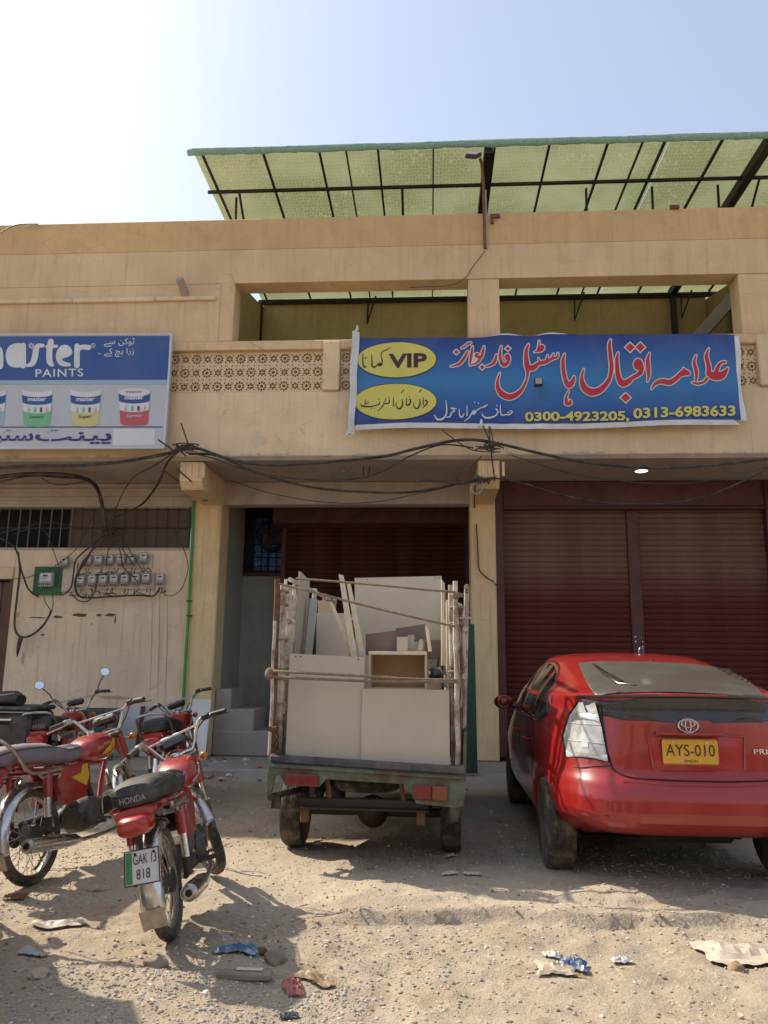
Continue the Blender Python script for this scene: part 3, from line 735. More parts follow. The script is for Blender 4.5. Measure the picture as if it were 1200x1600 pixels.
# ------------------------------------------------------------------ banner
BY = 9.84
b00, b10, b01, b11 = P(556, 527, BY), P(1150, 523, BY), P(548, 671, BY), P(1166, 664, BY)
def bfn(off):
    def f(px, py):
        p = P(px, py, BY)
        u = (px-550)/615; v = (py-525)/142
        w = .010*sin(u*19+v*2)+.014*noise.noise(Vector((u*7, v*1.6, 0)))+.010*noise.noise(Vector((u*15+v*5, v*3, 5)))
        w += .035*math.exp(-((px-840)/16)**2-((py-600)/14)**2)*-1
        d = Vector((px-841, py-560, 0)); w += .010*sin(d.x*.16+d.y*.1)*math.exp(-abs(d.x)/60)
        return Vector((p.x, BY+w-off, p.z))
    return f
BN = empty('hostel_banner', (0, 0, 0), label='long blue cloth banner with big red calligraphy and yellow ovals tied to the balcony', cat='banner')
s = N('banner_blue')
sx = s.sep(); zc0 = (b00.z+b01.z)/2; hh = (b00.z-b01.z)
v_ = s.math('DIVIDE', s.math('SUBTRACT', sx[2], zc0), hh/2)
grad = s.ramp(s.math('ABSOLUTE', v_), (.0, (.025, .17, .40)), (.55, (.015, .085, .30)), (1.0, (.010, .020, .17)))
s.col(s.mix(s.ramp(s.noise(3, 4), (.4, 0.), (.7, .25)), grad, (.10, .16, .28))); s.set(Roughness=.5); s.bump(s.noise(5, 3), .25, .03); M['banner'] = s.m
top = lambda px: 527-4*(px-556)/594 + 2.2*sin(px*.011)-(4*math.exp(-((px-790)/28)**2)+3.2*math.exp(-((px-862)/30)**2))
bot = lambda px: 671-7*(px-548)/618 + 2.0*sin(px*.014+2)
mb = MB(); NX, NY = 150, 30; f0 = bfn(0)
def grid_band(px0, px1, fa, fb, fn, nx_, ny_):
    m_ = MB(); vv = []
    for j in range(ny_+1):
        for i in range(nx_+1):
            px = px0(j/ny_)+(px1(j/ny_)-px0(j/ny_))*i/nx_; a, b = fa(px), fb(px); vv.append(fn(px, a+(b-a)*j/ny_))
    ff = [(j*(nx_+1)+i, j*(nx_+1)+i+1, (j+1)*(nx_+1)+i+1, (j+1)*(nx_+1)+i) for j in range(ny_) for i in range(nx_)]
    return m_.add(vv, ff)
L0 = lambda t: 557-7*t; R0_ = lambda t: 1147+11*t
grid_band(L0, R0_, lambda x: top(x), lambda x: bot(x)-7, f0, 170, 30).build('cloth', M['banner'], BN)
cw = mk('banner_hem', (.62, .62, .62), .6, dirt=DUST, damt=.25)
grid_band(L0, R0_, lambda x: bot(x)-7, lambda x: bot(x)+1.0, f0, 170, 3).build('hem', cw, BN)
grid_band(lambda t: R0_(t)+.0, lambda t: R0_(t)+7+2*sin(t*8), lambda x: top(1150)+2, lambda x: bot(1160)-6, bfn(-.002), 3, 26).build('hem', cw, BN)
# torn white left edge, folded over itself
def fold(t, u):
    px = 557-8.5*t-(9*(1-abs(2*u-1)**2))*(.7+.15*sin(3*t+1))+u*6; py = 520+160*t
    p = P(px-1+.7*sin(t*13), py, BY); p.y = BY-.02-.05*sin(pi*u)-.012*sin(t*17); return p
mb = MB(); vv = [fold(j/34, i/8) for j in range(35) for i in range(9)]
mb.add(vv, [(j*9+i, j*9+i+1, (j+1)*9+i+1, (j+1)*9+i) for j in range(34) for i in range(8)]).build('folded_edge', cw, BN)
for px, py in ((558, 515), (545, 676), (752, 662)): 
    c = P(px, py, BY-.02); MB().tube([c+Vector((.0, 0, .06)), c, c+Vector((-.02, -.02, -.04)), c+Vector((.02, 0, -.07))], [.012, .022, .016, .006], 7, smooth=3).build('tie_knot', cw, BN)
mb = MB()
for px in (790, 862): mb.add([f0(px-30+i*6, top(px-30+i*6)+.3)+Vector((0, .004, 0)) for i in range(11)]+[f0(px-30+i*6, top(px-30+i*6)-2.6*sin(pi*i/10))+Vector((0, .01, 0)) for i in range(11)], [(i, i+1, 12+i, 11+i) for i in range(10)])
mb.build('hem', cw, BN)
def ellipse(cx, cy, a, b, n=44, tilt=0): return [[(cx+a*cos(2*pi*i/n), cy+b*sin(2*pi*i/n)+tilt*cos(2*pi*i/n)) for i in range(n)]]
e1 = (620, 562.5, 61.5, 27.5); e2 = (618, 628, 64, 28)
for e in (e1, e2):
    def clip(polys): return [[(max(p[0], 553 if p[1] > 600 else 560), p[1]) for p in q] for q in polys]
    patch(clip(ellipse(e[0], e[1], e[2]+1, e[3]+1)), bfn(.009), 'oval_outline', M['p_black'], BN, 5)
    patch(clip(ellipse(*e)), bfn(.013), 'oval', M['p_yel'], BN, 5)
def Z(o, s_, strokes): return [[(o[0]+x/s_, o[1]+y/s_, w/s_) for x, y, w in st] for st in strokes]
red = Z((700, 510), 6, [
 [(183, 240, 14), (150, 300, 26), (110, 350, 24), (60, 372, 14), (25, 378, 5)],
 [(215, 155, 8), (195, 165, 22), (170, 178, 12), (150, 196, 18), (125, 208, 8)],
 [(230, 190, 8), (222, 240, 22), (212, 310, 22), (205, 368, 6)],
 [(285, 262, 14), (262, 262, 20), (262, 282, 18), (290, 290, 26), (292, 320, 22), (255, 350, 14), (212, 364, 8)],
 [(338, 190, 8), (325, 240, 24), (312, 285, 24), (290, 300, 14)],
 [(455, 265, 10), (445, 310, 26), (425, 345, 28), (385, 368, 16), (352, 376, 6)],
 [(500, 185, 8), (490, 240, 22), (492, 310, 26), (515, 358, 36), (550, 350, 36), (572, 310, 24), (562, 270, 22), (540, 282, 20), (548, 306, 18), (570, 300, 14)],
 [(758, 165, 8), (735, 220, 30), (732, 300, 38), (740, 370, 50), (745, 440, 24), (735, 500, 18), (700, 580, 28), (640, 640, 44), (570, 662, 56), (510, 635, 54), (470, 580, 40), (465, 510, 22), (485, 440, 8)],
 [(745, 392, 52), (800, 390, 50), (848, 350, 30), (900, 340, 38), (945, 320, 34), (985, 305, 24), (1020, 295, 20), (1028, 258, 8)],
 [(848, 300, 6), (858, 350, 24)], [(932, 275, 8), (928, 318, 26)], [(985, 262, 8), (975, 300, 22)],
 [(853, 138, 8), (850, 180, 14), (838, 228, 14), (810, 245, 8)], [(835, 240, 14), (875, 228, 20), (897, 200, 14), (875, 182, 12), (845, 212, 10)],
 [(1090, 265, 8), (1075, 330, 32), (1080, 420, 34), (1098, 510, 36), (1128, 556, 54), (1165, 525, 42), (1180, 482, 18)],
 [(1130, 610, 8), (1108, 665, 20), (1112, 722, 40), (1145, 722, 30), (1142, 695, 12)]]) + Z((860, 510), 8, [
 [(750, 170, 10), (735, 240, 40), (752, 400, 48), (762, 520, 50), (742, 640, 44), (690, 730, 60), (610, 800, 76), (520, 825, 90), (440, 790, 84), (397, 715, 60), (390, 630, 32), (415, 540, 10)],
 [(847, 330, 12), (830, 410, 40), (835, 520, 50), (852, 630, 60), (900, 712, 84), (970, 690, 72), (1020, 645, 46), (1080, 612, 52), (1125, 575, 60), (1145, 500, 44), (1120, 435, 46), (1085, 430, 50), (1065, 470, 50), (1085, 515, 48), (1120, 520, 40)]]) + Z((990, 510), 7.06, [
 [(178, 292, 10), (157, 370, 40), (162, 470, 46), (165, 550, 30), (150, 610, 8)],
 [(195, 692, 8), (240, 632, 36), (310, 608, 56), (390, 622, 60), (450, 590, 52), (500, 545, 48), (555, 512, 74), (600, 522, 44)], [(550, 465, 12), (562, 510, 60)],
 [(685, 325, 10), (665, 400, 32), (688, 500, 38), (682, 612, 18)], [(640, 624, 10), (700, 638, 26), (770, 618, 26), (805, 580, 30)],
 [(825, 250, 8), (800, 330, 38), (822, 440, 44), (826, 530, 60)],
 [(826, 530, 50), (880, 550, 88), (960, 545, 88), (1010, 502, 50), (1042, 458, 8)], [(900, 530, 50), (928, 450, 38), (965, 405, 26), (1008, 396, 20)]])
dia = [(713, 551, 7.4), (793.6, 544.6, 7.4), (753.4, 573.6, 7.4), (977.5, 621.5, 15), (984.6, 542.7, 14.5), (1000.6, 542.3, 14.5)]
wp = []; rp = []
for st in red: wp += stroke_polys(st, 1.75); rp += stroke_polys(st, 0.0)
for x, y, s_ in dia: wp += diamond(x, y, s_, 2.2); rp += diamond(x, y, s_)
patch(wp, bfn(.009), 'lettering_outline', M['p_white'], BN, 5); patch(rp, bfn(.014), 'lettering', M['p_red'], BN, 5)
blk = Z((560, 510), 6, [
 [(45, 255, 4), (42, 310, 9), (45, 360, 12), (60, 385, 12), (76, 372, 5)], [(68, 295, 16)],
 [(125, 265, 4), (127, 320, 10), (130, 370, 12), (150, 382, 14), (180, 360, 10), (200, 345, 10), (222, 355, 10), (198, 370, 8), (178, 352, 6)],
 [(302, 196, 3), (260, 222, 8), (220, 240, 7), (214, 280, 6), (225, 325, 10), (215, 352, 8)],
 [(628, 700, 12), (645, 715, 12), (635, 742, 12), (605, 768, 5)], [(606, 672, 5), (609, 742, 9)],
 [(575, 692, 6), (578, 730, 12), (560, 772, 14), (535, 775, 10), (518, 745, 6), (524, 722, 4)], [(590, 598, 6), (572, 622, 8)],
 [(483, 692, 14), (490, 716, 10), (470, 744, 14), (450, 738, 10), (452, 680, 5)], [(480, 665, 11)],
 [(410, 690, 6), (415, 740, 12), (392, 775, 14), (368, 770, 10), (352, 742, 6), (358, 715, 4)], [(427, 598, 5), (405, 622, 8)],
 [(328, 670, 4), (328, 750, 9)],
 [(290, 682, 5), (288, 718, 10), (262, 725, 8), (240, 728, 8), (215, 765, 7), (180, 795, 3)], [(290, 664, 10)], [(262, 672, 5), (248, 700, 6), (238, 715, 6)],
 [(200, 702, 5), (195, 728, 10), (160, 742, 9), (110, 752, 11), (60, 748, 15), (32, 745, 12), (20, 728, 4)], [(192, 680, 10)], [(122, 772, 9)], [(150, 772, 9)],
 [(72, 688, 4), (62, 722, 7), (92, 715, 6), (88, 705, 4)]])
bp = []
for st in blk: bp += stroke_polys(st, .12)
patch(bp, bfn(.017), 'lettering', M['p_black'], BN)
wht = Z((560, 510), 6, [
 [(820, 700, 5), (828, 780, 11), (820, 835, 12), (785, 872, 15), (742, 875, 15), (712, 838, 7)],
 [(918, 775, 7), (868, 768, 9), (900, 792, 9), (872, 815, 10), (858, 848, 12), (820, 856, 5)],
 [(945, 775, 5), (950, 838, 11), (972, 852, 12), (990, 822, 9)], [(1018, 745, 5), (1018, 840, 10)]]) + Z((700, 510), 6, [
 [(222, 812, 8), (200, 855, 10), (152, 890, 4)], [(222, 812, 8), (245, 790, 9), (262, 805, 9), (238, 826, 8), (222, 812, 8)],
 [(255, 795, 7), (290, 775, 9), (315, 760, 8), (345, 755, 9), (372, 730, 5)], [(345, 738, 5), (342, 755, 8)], [(250, 714, 11)], [(284, 722, 11)],
 [(455, 785, 9), (468, 805, 10), (445, 838, 12), (400, 856, 15), (350, 856, 14), (322, 830, 8), (322, 812, 4)], [(448, 772, 9), (462, 782, 9)], [(458, 740, 11)],
 [(490, 735, 5), (493, 815, 11), (510, 835, 10), (540, 828, 9), (575, 828, 11), (602, 805, 10), (588, 792, 7), (560, 815, 7)]])
bp = []
for st in wht: bp += stroke_polys(st, .15)
patch(bp, bfn(.011), 'lettering', M['p_white'], BN)
text_on('VIP', ((607, 575.5), (667, 575.5), (0, -22.5)), bfn(.018), 'lettering', M['p_black'], BN, .035)
def phone(a0, a1, y0, y1, t_):
    text_on(t_, ((a0-.0, y0+1.2), (a1, y1+1.2), (0, -18.5)), bfn(.010), 'lettering_outline', M['p_navy'], BN, .055)
    text_on(t_, ((a0, y0), (a1, y1), (0, -17)), bfn(.013), 'lettering', M['p_yel'], BN, .03)
phone(820, 983, 661.5, 659.5, '0300-4923205,'); phone(989, 1149, 655, 650, '0313-6983633')
LP = empty('plate_block', f0(840, 600)[:], label='small grey square fixing plate poking out through the blue banner', cat='plate')
MB().box(-.055, .055, -.06, .03, -.052, .052, .01).build('plate', M['black'], LP); MB().box(-.042, .042, -.066, -.0602, -.04, .04, .003).build('face', M['greybox'], LP)

# ------------------------------------------------------------------ paint shop sign (tilted a little off the wall)
SGY = 9.80
def sfn(off):
    def f(px, py): p = P(px, py, SGY); return Vector((p.x, SGY-off+(5.9-p.z)*-.02, p.z))
    return f
SG = empty('paint_shop_sign', (0, 0, 0), label='blue and white paint shop signboard with four paint buckets printed on it', cat='signboard')
pl, pr = P(-430, 520, SGY), P(268, 522, SGY)
def quadp(a, b, c, d): return [[a, b, c, d]]
a_, b_, c_, d_ = (-430, 524), (268, 522), (257.5, 701), (-430, 703)
mb = MB(); ff_ = sfn(0); vv = [ff_(*q) for q in (a_, b_, c_, d_)]; vv += [v+Vector((0, .1, 0)) for v in vv]
mb.add(vv, [(0, 1, 2, 3), (7, 6, 5, 4), (0, 4, 5, 1), (1, 5, 6, 2), (2, 6, 7, 3), (3, 7, 4, 0)]).build('panel', M['p_grey'], SG, smooth=0)
mb = MB()
for p, q in ((a_, b_), (b_, c_), (c_, d_)): mb.tube([sfn(.004)(*p), sfn(.004)(*q)], .014, 4)
mb.build('edge_trim', M['p_white'], SG)
patch(quadp((-430, 527), (265, 525), (262.5, 594), (-430, 596)), sfn(.004), 'blue_band', M['p_blue'], SG)
patch(quadp((-430, 596.3), (262.4, 594.3), (262, 601), (-430, 602)), sfn(.004), 'pale_band', M['p_sky'], SG)
patch(quadp((-430, 668), (256, 667.4), (256, 669), (-430, 669.6)), sfn(.004), 'line', M['p_navy'], SG)
patch(quadp((178, 671.5), (244, 671), (243, 696), (178, 697)), sfn(.003), 'painted_over_patch', M['p_white'], SG)
# logotype: drawn with round strokes as on the board
lg = [[(-46, 573, 9), (-46, 540, 9)], [(-44, 546, 8), (-34, 541, 8), (-28, 548, 9), (-28, 573, 9)], [(-26, 546, 8), (-14, 541, 8), (0, 548, 9), (1, 573, 9.5)],
      [(38, 541, 6), (28, 540.5, 8), (18, 545, 9), (14.5, 556, 9.5), (18, 568, 9), (28, 571, 8), (36, 570, 6)], [(37, 540, 8), (37, 572, 9)],
      [(68, 540.5, 5), (60, 541, 7), (57, 547, 9), (55, 560, 9.5), (51, 569, 8), (43, 572, 4)],
      [(80, 534, 9), (78, 550, 9), (78.5, 566, 9), (83, 571, 5)], [(74, 542, 4.5), (89, 541.5, 4.5)],
      [(92, 559, 6), (104, 556, 6), (110, 551, 7), (105, 543.5, 7), (97, 545, 8), (92.5, 557, 9), (97, 568, 8), (109, 570.5, 5)],
      [(121, 541, 8), (121, 572, 8.5)], [(122, 548, 7), (128, 543, 7), (139, 543.5, 8)]]
bp = []
for st in lg: bp += stroke_polys(st, .2, 4)
patch(bp, sfn(.007), 'lettering', M['p_white'], SG)
bp = []
for i in range(6): a = i*pi/3+.3; bp += stroke_polys([(50+2*cos(a), 541+2*sin(a), 1.6), (50+4.2*cos(a), 541+4.2*sin(a), 2.2)], 0, 1)
patch(bp, sfn(.010), 'asterisk', M['p_white'], SG)
text_on('PAINTS', ((56.5, 590), (131, 589), (0, -12.5)), sfn(.007), 'lettering', M['p_white'], SG, .012, spacing=1.15)
patch([[(146+3.6*cos(i*pi/8), 540+3.6*sin(i*pi/8)) for i in range(16)]], sfn(.006), 'mark_ring', M['p_white'], SG)
patch([[(146+2.8*cos(i*pi/8), 540+2.8*sin(i*pi/8)) for i in range(16)]], sfn(.008), 'mark_ring', M['p_blue'], SG)
text_on('R', ((144.8, 541.8), (147.4, 541.8), (0, -3.6)), sfn(.010), 'lettering', M['p_white'], SG)
text_on('\ufbaf\ufeb3 \ufee6\ufb90\ufeee\ufb68', ((163, 542), (211, 542), (0, -14)), sfn(.007), 'lettering', M['p_white'], SG, .004)
text_on('.. \ufbaf\ufb90 \ufb7b\ufe91 \ufe8d\ufead\ufeaf', ((154, 559), (210, 558), (0, -14)), sfn(.007), 'lettering', M['p_white'], SG, .004)
text_on('\ufb67\ufee8\ufbff\ufb58', ((57, 698), (176, 698), (0, -26)), sfn(.007), 'lettering', M['p_navy'], SG, .02)
text_on('\ufeee\ufb69\ufeb3', ((-12, 696), (54, 696), (0, -24)), sfn(.007), 'lettering', M['p_navy'], SG, .02)
def bucket(cx, cy, w, h, mat, word, opened=False):
    r = empty('printed_bucket'); r.parent = SG
    e = h*.10
    def arc(y, hw, sgn, n=10): return [(cx+hw*cos(pi*i/n), y+sgn*e*sin(pi*i/n)) for i in range(n+1)]
    def band(t0, t1, m_, off, nm):
        y0 = cy-h/2+h*t0; y1 = cy-h/2+h*t1; w0 = w/2*(1-.12*t0); w1 = w/2*(1-.12*t1)
        patch([arc(y0, w0, 1)+arc(y1, w1, 1)[::-1]], sfn(off), nm, m_, r)
    band(.02, 1.02, M['p_metal'], .004, 'shadow'); band(.0, 1.0, mat, .006, 'label'); band(.0, .26, M['p_blue'], .009, 'label_band'); band(.27, .55, M['p_white'], .009, 'picture')
    for k in range(4): 
        x = cx-w*.3+k*w*.2; patch([[(x, cy-h*.05), (x+w*.08, cy-h*.05), (x+w*.08, cy+h*.12), (x, cy+h*.12)]], sfn(.011), 'picture_detail', [M['p_metal'], M['p_green'], M['rust'], M['p_metal']][k], r)
    text_on('master', ((cx-w*.3, cy-h*.26), (cx+w*.3, cy-h*.26), (0, -h*.13)), sfn(.012), 'lettering', M['p_white'], r, .03)
    if word: text_on(word, ((cx-w*.24, cy+h*.36), (cx+w*.24, cy+h*.34), (0, -h*.15)), sfn(.012), 'lettering', M['p_black'] if mat != M['p_pink'] else M['p_white'], r, shear=.3)
    if opened: patch([[(cx+w/2*1.02*cos(i*pi/10), cy-h/2+e*1.4*sin(i*pi/10)) for i in range(20)]], sfn(.010), 'lid', M['p_white'], r); text_on('master', ((cx-w*.27, cy-h*.48), (cx+w*.27, cy-h*.48), (0, -h*.07)), sfn(.013), 'lettering', M['p_navy'], r)
    else: band(-.18, .0, M['p_white'], .005, 'rim')
bucket(-14, 640, 49, 46, M['p_sky'], ''); bucket(59.5, 640, 47, 46, M['p_green'], 'Luxury'); bucket(135, 640, 47, 46, M['p_pyel'], 'Super'); bucket(211, 638, 49, 48, M['p_pink'], 'Supreme', True)
# ------------------------------------------------------------------ cables, meters and small fixtures on the front
def cab(label, pts, r=.012, group=None, name='cable', mat='cable', n=6, sm=5, lumps=0):
    """pts: (px, py, Y) of points measured in the photograph, each at its own distance"""
    q = [P(*p) for p in pts]
    root = MB(); root.tube(q, r, n, smooth=sm)
    o = root.build(name, M[mat], None); return tag(o, label, 'cable', group)
G1 = 'black service cables slung along the balcony edge'
yf = 9.9
cab('thick black cable bundle running from the left edge to the knot above the left column', [(-60, 737, yf), (0, 731, yf), (60, 728, yf), (130, 727, yf), (200, 720, yf), (260, 709, 9.85), (285, 702, 9.8), (300, 700, 9.8)], .022, G1)
cab('heavy cable sagging across the middle bay just under the balcony edge', [(285, 703, 9.8), (310, 701, 9.8), (345, 713, 9.8), (390, 724, 9.8), (450, 726, 9.8), (530, 720, 9.8), (600, 713, 9.8), (650, 701, 9.8), (700, 690, 9.8), (735, 687, 9.8), (765, 690, 9.8)], .021, G1)
cab('second cable of the middle bay dipping lower beneath the heavy one', [(290, 707, 9.85), (330, 715, 9.85), (380, 733, 9.85), (440, 745, 9.85), (500, 750, 9.85), (560, 747, 9.85), (600, 735, 9.85), (640, 713, 9.85), (690, 695, 9.85), (740, 700, 9.85)], .010, G1)
cab('frayed lashed cable hanging lowest across the middle bay', [(295, 709, 9.9), (340, 712, 9.9), (400, 738, 9.9), (480, 760, 9.95), (560, 768, 9.95), (640, 769, 10), (700, 759, 10), (740, 750, 10), (775, 747, 10)], .018, G1)
cab('thin wire drooping along the lintel of the middle bay', [(358, 750, 10.6), (420, 770, 10.6), (500, 784, 10.5), (580, 785, 10.4), (660, 770, 10.3), (715, 757, 10.1), (745, 747, 10)], .006)
cab('heavy cable leaving the right column and running level past the right shutters', [(765, 690, 9.8), (800, 698, 9.8), (860, 712, 9.8), (920, 723, 9.8), (980, 729, 9.8), (1040, 731, 9.8), (1110, 727, 9.8), (1200, 717, 9.8), (1290, 705, 9.8)], .019, G1)
cab('drooping black cable looping low over the right shutter box', [(775, 747, 10), (820, 756, 10), (870, 771, 10), (930, 784, 10), (990, 788, 10), (1050, 786, 10), (1110, 773, 10), (1160, 752, 10), (1205, 730, 10), (1260, 700, 10)], .011, G1)
cab('faint thin wire strung below the lamp over the right shutters', [(800, 712, 9.9), (885, 738, 9.9), (960, 750, 9.95), (1030, 756, 9.95), (1100, 752, 9.95), (1180, 735, 9.9), (1230, 722, 9.9)], .006)
cab('short cable crossing under the banner hem towards the column knot', [(690, 671, 9.8), (712, 688, 9.75), (735, 702, 9.75), (760, 706, 9.75), (782, 706, 9.75)], .008)
cab('straight rod like wire poking left of the right column bracket', [(659, 750, 9.75), (690, 753, 9.9), (720, 757, 10), (745, 752, 10)], .008)
cab('black wire dropping as two strands from the banner hem past the column head', [(755, 666, 9.72), (766, 692, 9.72), (768, 712, 9.75), (771, 735, 9.9), (773, 752, 9.95)], .010)
cab('second strand falling from the banner hem beside the column head', [(764, 666, 9.7), (766, 690, 9.7), (770, 708, 9.7)], .009)
cab('third strand bent over the cable by the right column head', [(766, 667, 9.68), (770, 688, 9.68), (772, 708, 9.7)], .008)
cab('bent wire making a corner left of the right column head', [(753, 712, 9.9), (735, 730, 9.95), (715, 743, 10), (714, 748, 10), (721, 753, 10)], .007)
cab('small hairpin loop of wire at the right bracket', [(733, 752, 10), (738, 740, 10), (742, 738, 10), (746, 750, 10)], .007)
cab('thin black wire running down the face of the right column', [(743, 755, 10.1), (741, 790, 11.15), (745, 830, 11.16), (747, 870, 11.16), (749, 890, 11.16), (760, 902, 11.16), (772, 910, 11.14), (783, 925, 11.1), (785, 938, 11.05)], .009)
cab('pale frayed wire end hanging at the foot of the column wire', [(770, 905, 11.1), (773, 912, 11.1), (776, 924, 11.1)], .005, mat='greybox')
mb = MB()
c = P(744, 763, 10.02); mb.torus(c, (.1, 1, .1), .075, .009, 20, 6); mb.torus(c+Vector((.01, -.01, -.01)), (.3, 1, 0), .068, .007, 20, 6)
tag(mb.build('wire_coil', M['greybox'], None), 'small ring of spare wire hung on the right column bracket', 'wire')
kn = random.Random(4)
def knot(px, py, Y, label, n=12, s_=.12):
    r = empty('wire_knot', P(px, py, Y)[:], label=label, cat='wire')
    mb = MB()
    for i in range(n):
        a = Vector((kn.uniform(-s_, s_)*1.6, kn.uniform(-.05, .05), kn.uniform(-s_, s_)*.45)); b = Vector((kn.uniform(-s_, s_)*1.6, kn.uniform(-.06, .03), kn.uniform(-s_, s_)*.45))
        mb.tube([a, (a+b)/2+Vector((0, -.03, kn.uniform(-.05, .05))), b], kn.uniform(.004, .010), 5, smooth=3)
    mb.build('wrapping', M['cable'], r, kind='stuff')
    for i in range(3): MB().torus((kn.uniform(-.08, .08), 0, 0), (1, .2, .1), .035, .008, 14, 6).build('loop', M['rust'], r)
knot(292, 701, 9.8, 'tangle of twisted binding wire on the cable over the left column', 20)
knot(765, 697, 9.72, 'tangle of rusty binding wire below the banner on the right column', 16)
knot(754, 752, 10.0, 'clump of taped wire ends on the right column bracket', 8, .07)
# rusty reinforcing bars sticking out
for a, b_, lb in (((283, 661, 9.7), (296, 700, 9.85), 'rusty bar standing up from the wire tangle over the left column'), ((247, 687, 9.6), (274, 706, 9.9), 'short rusty bar jutting left beneath the paint sign corner'),
                  ((277, 733, 9.6), (301, 754, 10.1), 'upper rusty bar jutting out of the left beam end'), ((257, 735, 9.7), (284, 756, 10.3), 'lower rusty bar jutting from the lintel left of the beam end'),
                  ((275, 699, 9.65), (290, 712, 9.9), 'stub of rusty bar inside the left wire tangle')):
    o = MB().tube([P(*a), P(*b_)], .011, 6).build('rebar', M['rust'], None); tag(o, lb, 'bar', 'reinforcing bars left sticking out of the concrete')
G2 = 'cables coming down to the electricity meters'
m = 11.1
cab('fat black cable bundle entering at the left edge and bending down over the grille', [(-60, 752, 10.1), (0, 745, 10.1), (40, 741, 10.2), (90, 741, 10.3), (130, 747, 10.5), (150, 760, 10.85), (158, 782, 11.05), (162, 805, 11.05), (166, 830, m)], .030, G2)
cab('thinner cable following the fat bundle along the lintel', [(-60, 758, 10.2), (0, 752, 10.2), (45, 744, 10.25), (95, 746, 10.4), (135, 750, 10.6), (155, 768, 10.9), (160, 790, 11), (170, 820, m), (178, 845, m)], .012, G2)
cab('loose loop of wire hanging just beneath the fat bundle', [(65, 747, 10.3), (82, 756, 10.4), (105, 757, 10.5), (135, 752, 10.6)], .007, G2)
cab('black cable falling from the left column tangle to the meter cluster', [(280, 704, 9.85), (262, 722, 9.9), (247, 755, 10.3), (225, 785, 10.8), (200, 800, 11), (180, 808, 11.05), (172, 820, 11.05)], .016, G2)
cab('thin wire arching from the tangle down to the meters', [(272, 707, 9.9), (240, 728, 10.1), (210, 745, 10.5), (193, 768, 10.9), (183, 790, 11), (172, 815, 11.05)], .008, G2)
cab('grey wire swinging across the grille from the left edge', [(-20, 838, m), (30, 826, m), (60, 818, m), (95, 818, m), (130, 830, m), (165, 836, m), (185, 828, m), (220, 822, m), (262, 821, m), (278, 840, m), (288, 860, m), (294, 885, m), (290, 905, m), (282, 922, m), (268, 931, m), (256, 928, m), (253, 918, m)], .0065, G2)
cab('dark wire curving over the left grille bars and down to the green board', [(20, 835, m), (50, 825, m), (70, 830, m), (80, 850, m), (86, 868, m), (92, 885, m), (92, 905, m), (88, 918, m)], .0065, G2)
cab('long thin wire sweeping from the bundle down left across the wall', [(160, 790, m), (145, 805, m), (130, 840, m), (115, 862, m), (85, 885, m), (60, 897, m), (30, 904, m), (-10, 905, m)], .0055, G2)
cab('thick black cable dropping from the left edge beside the door', [(-20, 838, 11), (5, 843, m), (22, 855, m), (29, 870, m), (33, 890, m), (38, 905, m), (43, 918, m), (50, 926, m), (60, 932, m)], .014, G2)
cab('loop of black cable hanging low at the door edge up to the green board', [(28, 862, m), (31, 890, m), (27, 930, m), (23, 965, m), (24, 985, m), (33, 995, m), (48, 993, m), (65, 980, m), (77, 962, m), (80, 953, m)], .016, G2)
cab('three strands of wire leaving the bottom of the green board', [(68, 931, m), (72, 943, m), (79, 953, m)], .006, G2)
cab('outer strand of wire leaving the bottom of the green board', [(82, 929, m), (83, 943, m), (81, 955, m)], .006, G2)
o = MB().tube([P(33, 994, m), P(29, 1010, m), P(27, 1026, m)], [.035, .03, .008], 7, smooth=2).build('taped_cable_end', M['cable'], None); tag(o, 'ragged black taped cable end hanging under the cable loop by the door', 'cable')
# meters
M['meter_face'] = mk('meter_face', (.55, .55, .53), .5)
def meter():
    r = empty('electricity_meter', (0, 0, 0))
    bx('case', M['greybox'], r, -.062, .062, -.07, -.012, -.045, .085, .014)
    bx('terminal_cover', M['greybox'], r, -.055, .055, -.062, -.014, -.085, -.047, .008)
    bx('face', M['meter_face'], r, -.045, .045, -.0725, -.0695, -.005, .07, .001)
    bx('display', M['steel'], r, -.03, .03, -.0745, -.0728, .030, .052, .0005)
    for i in range(4): bx('terminal', M['dark'], r, -.045+i*.025, -.030+i*.025, -.066, -.0605, -.078, -.058, .001)
    for i in range(2): bx('printed_line', M['steel'], r, -.035, .025-i*.02, -.0742, -.0728, .012-i*.012, .016-i*.012, 0)
    return r
mproto = meter()
def put_meter(o, px, py, label, Y=11.185):
    o.location = P(px, py, Y); tag(o, label, 'electricity meter', 'grey electricity meters on the wall'); o['group'] = 'grey electricity meters on the wall'
names = ['first', 'second', 'third', 'fourth', 'fifth', 'sixth', 'seventh']
spots = [(103, 879, 'single grey meter set apart, above the right edge of the green board')]
spots += [(x, y, 'grey electricity meter, %s from the left in the upper row of six' % n_) for (x, y), n_ in zip([(139, 877), (156, 877), (173, 876), (191, 876), (207, 875), (226, 873)], names)]
spots += [(x, y, 'grey electricity meter, %s from the left in the lower row of seven' % n_) for (x, y), n_ in zip([(128, 909), (146, 908), (163, 908), (180, 907), (197, 907), (214, 906), (230, 905)], names)]
spots += [(252, 906, 'lone grey meter at the right end beyond the lower row')]
for i, (x, y, lb) in enumerate(spots): put_meter(mproto if i == 0 else copy_tree(mproto), x, y, lb)
def board(px0, px1, py0, py1, mat, Y0, Y1, name, label):
    a, b_ = P(px0, py0, Y1), P(px1, py1, Y1); o = MB().box(a.x, b_.x, Y0, Y1, b_.z, a.z, .004).build(name, mat, None); return tag(o, label, 'board')
wb = mk('backing_board', (.60, .52, .42), .7, dirt=DUST, damt=.4)
board(128, 238, 866, 888, wb, 11.205, 11.232, 'meter_board', 'pale backing board behind the upper row of meters')
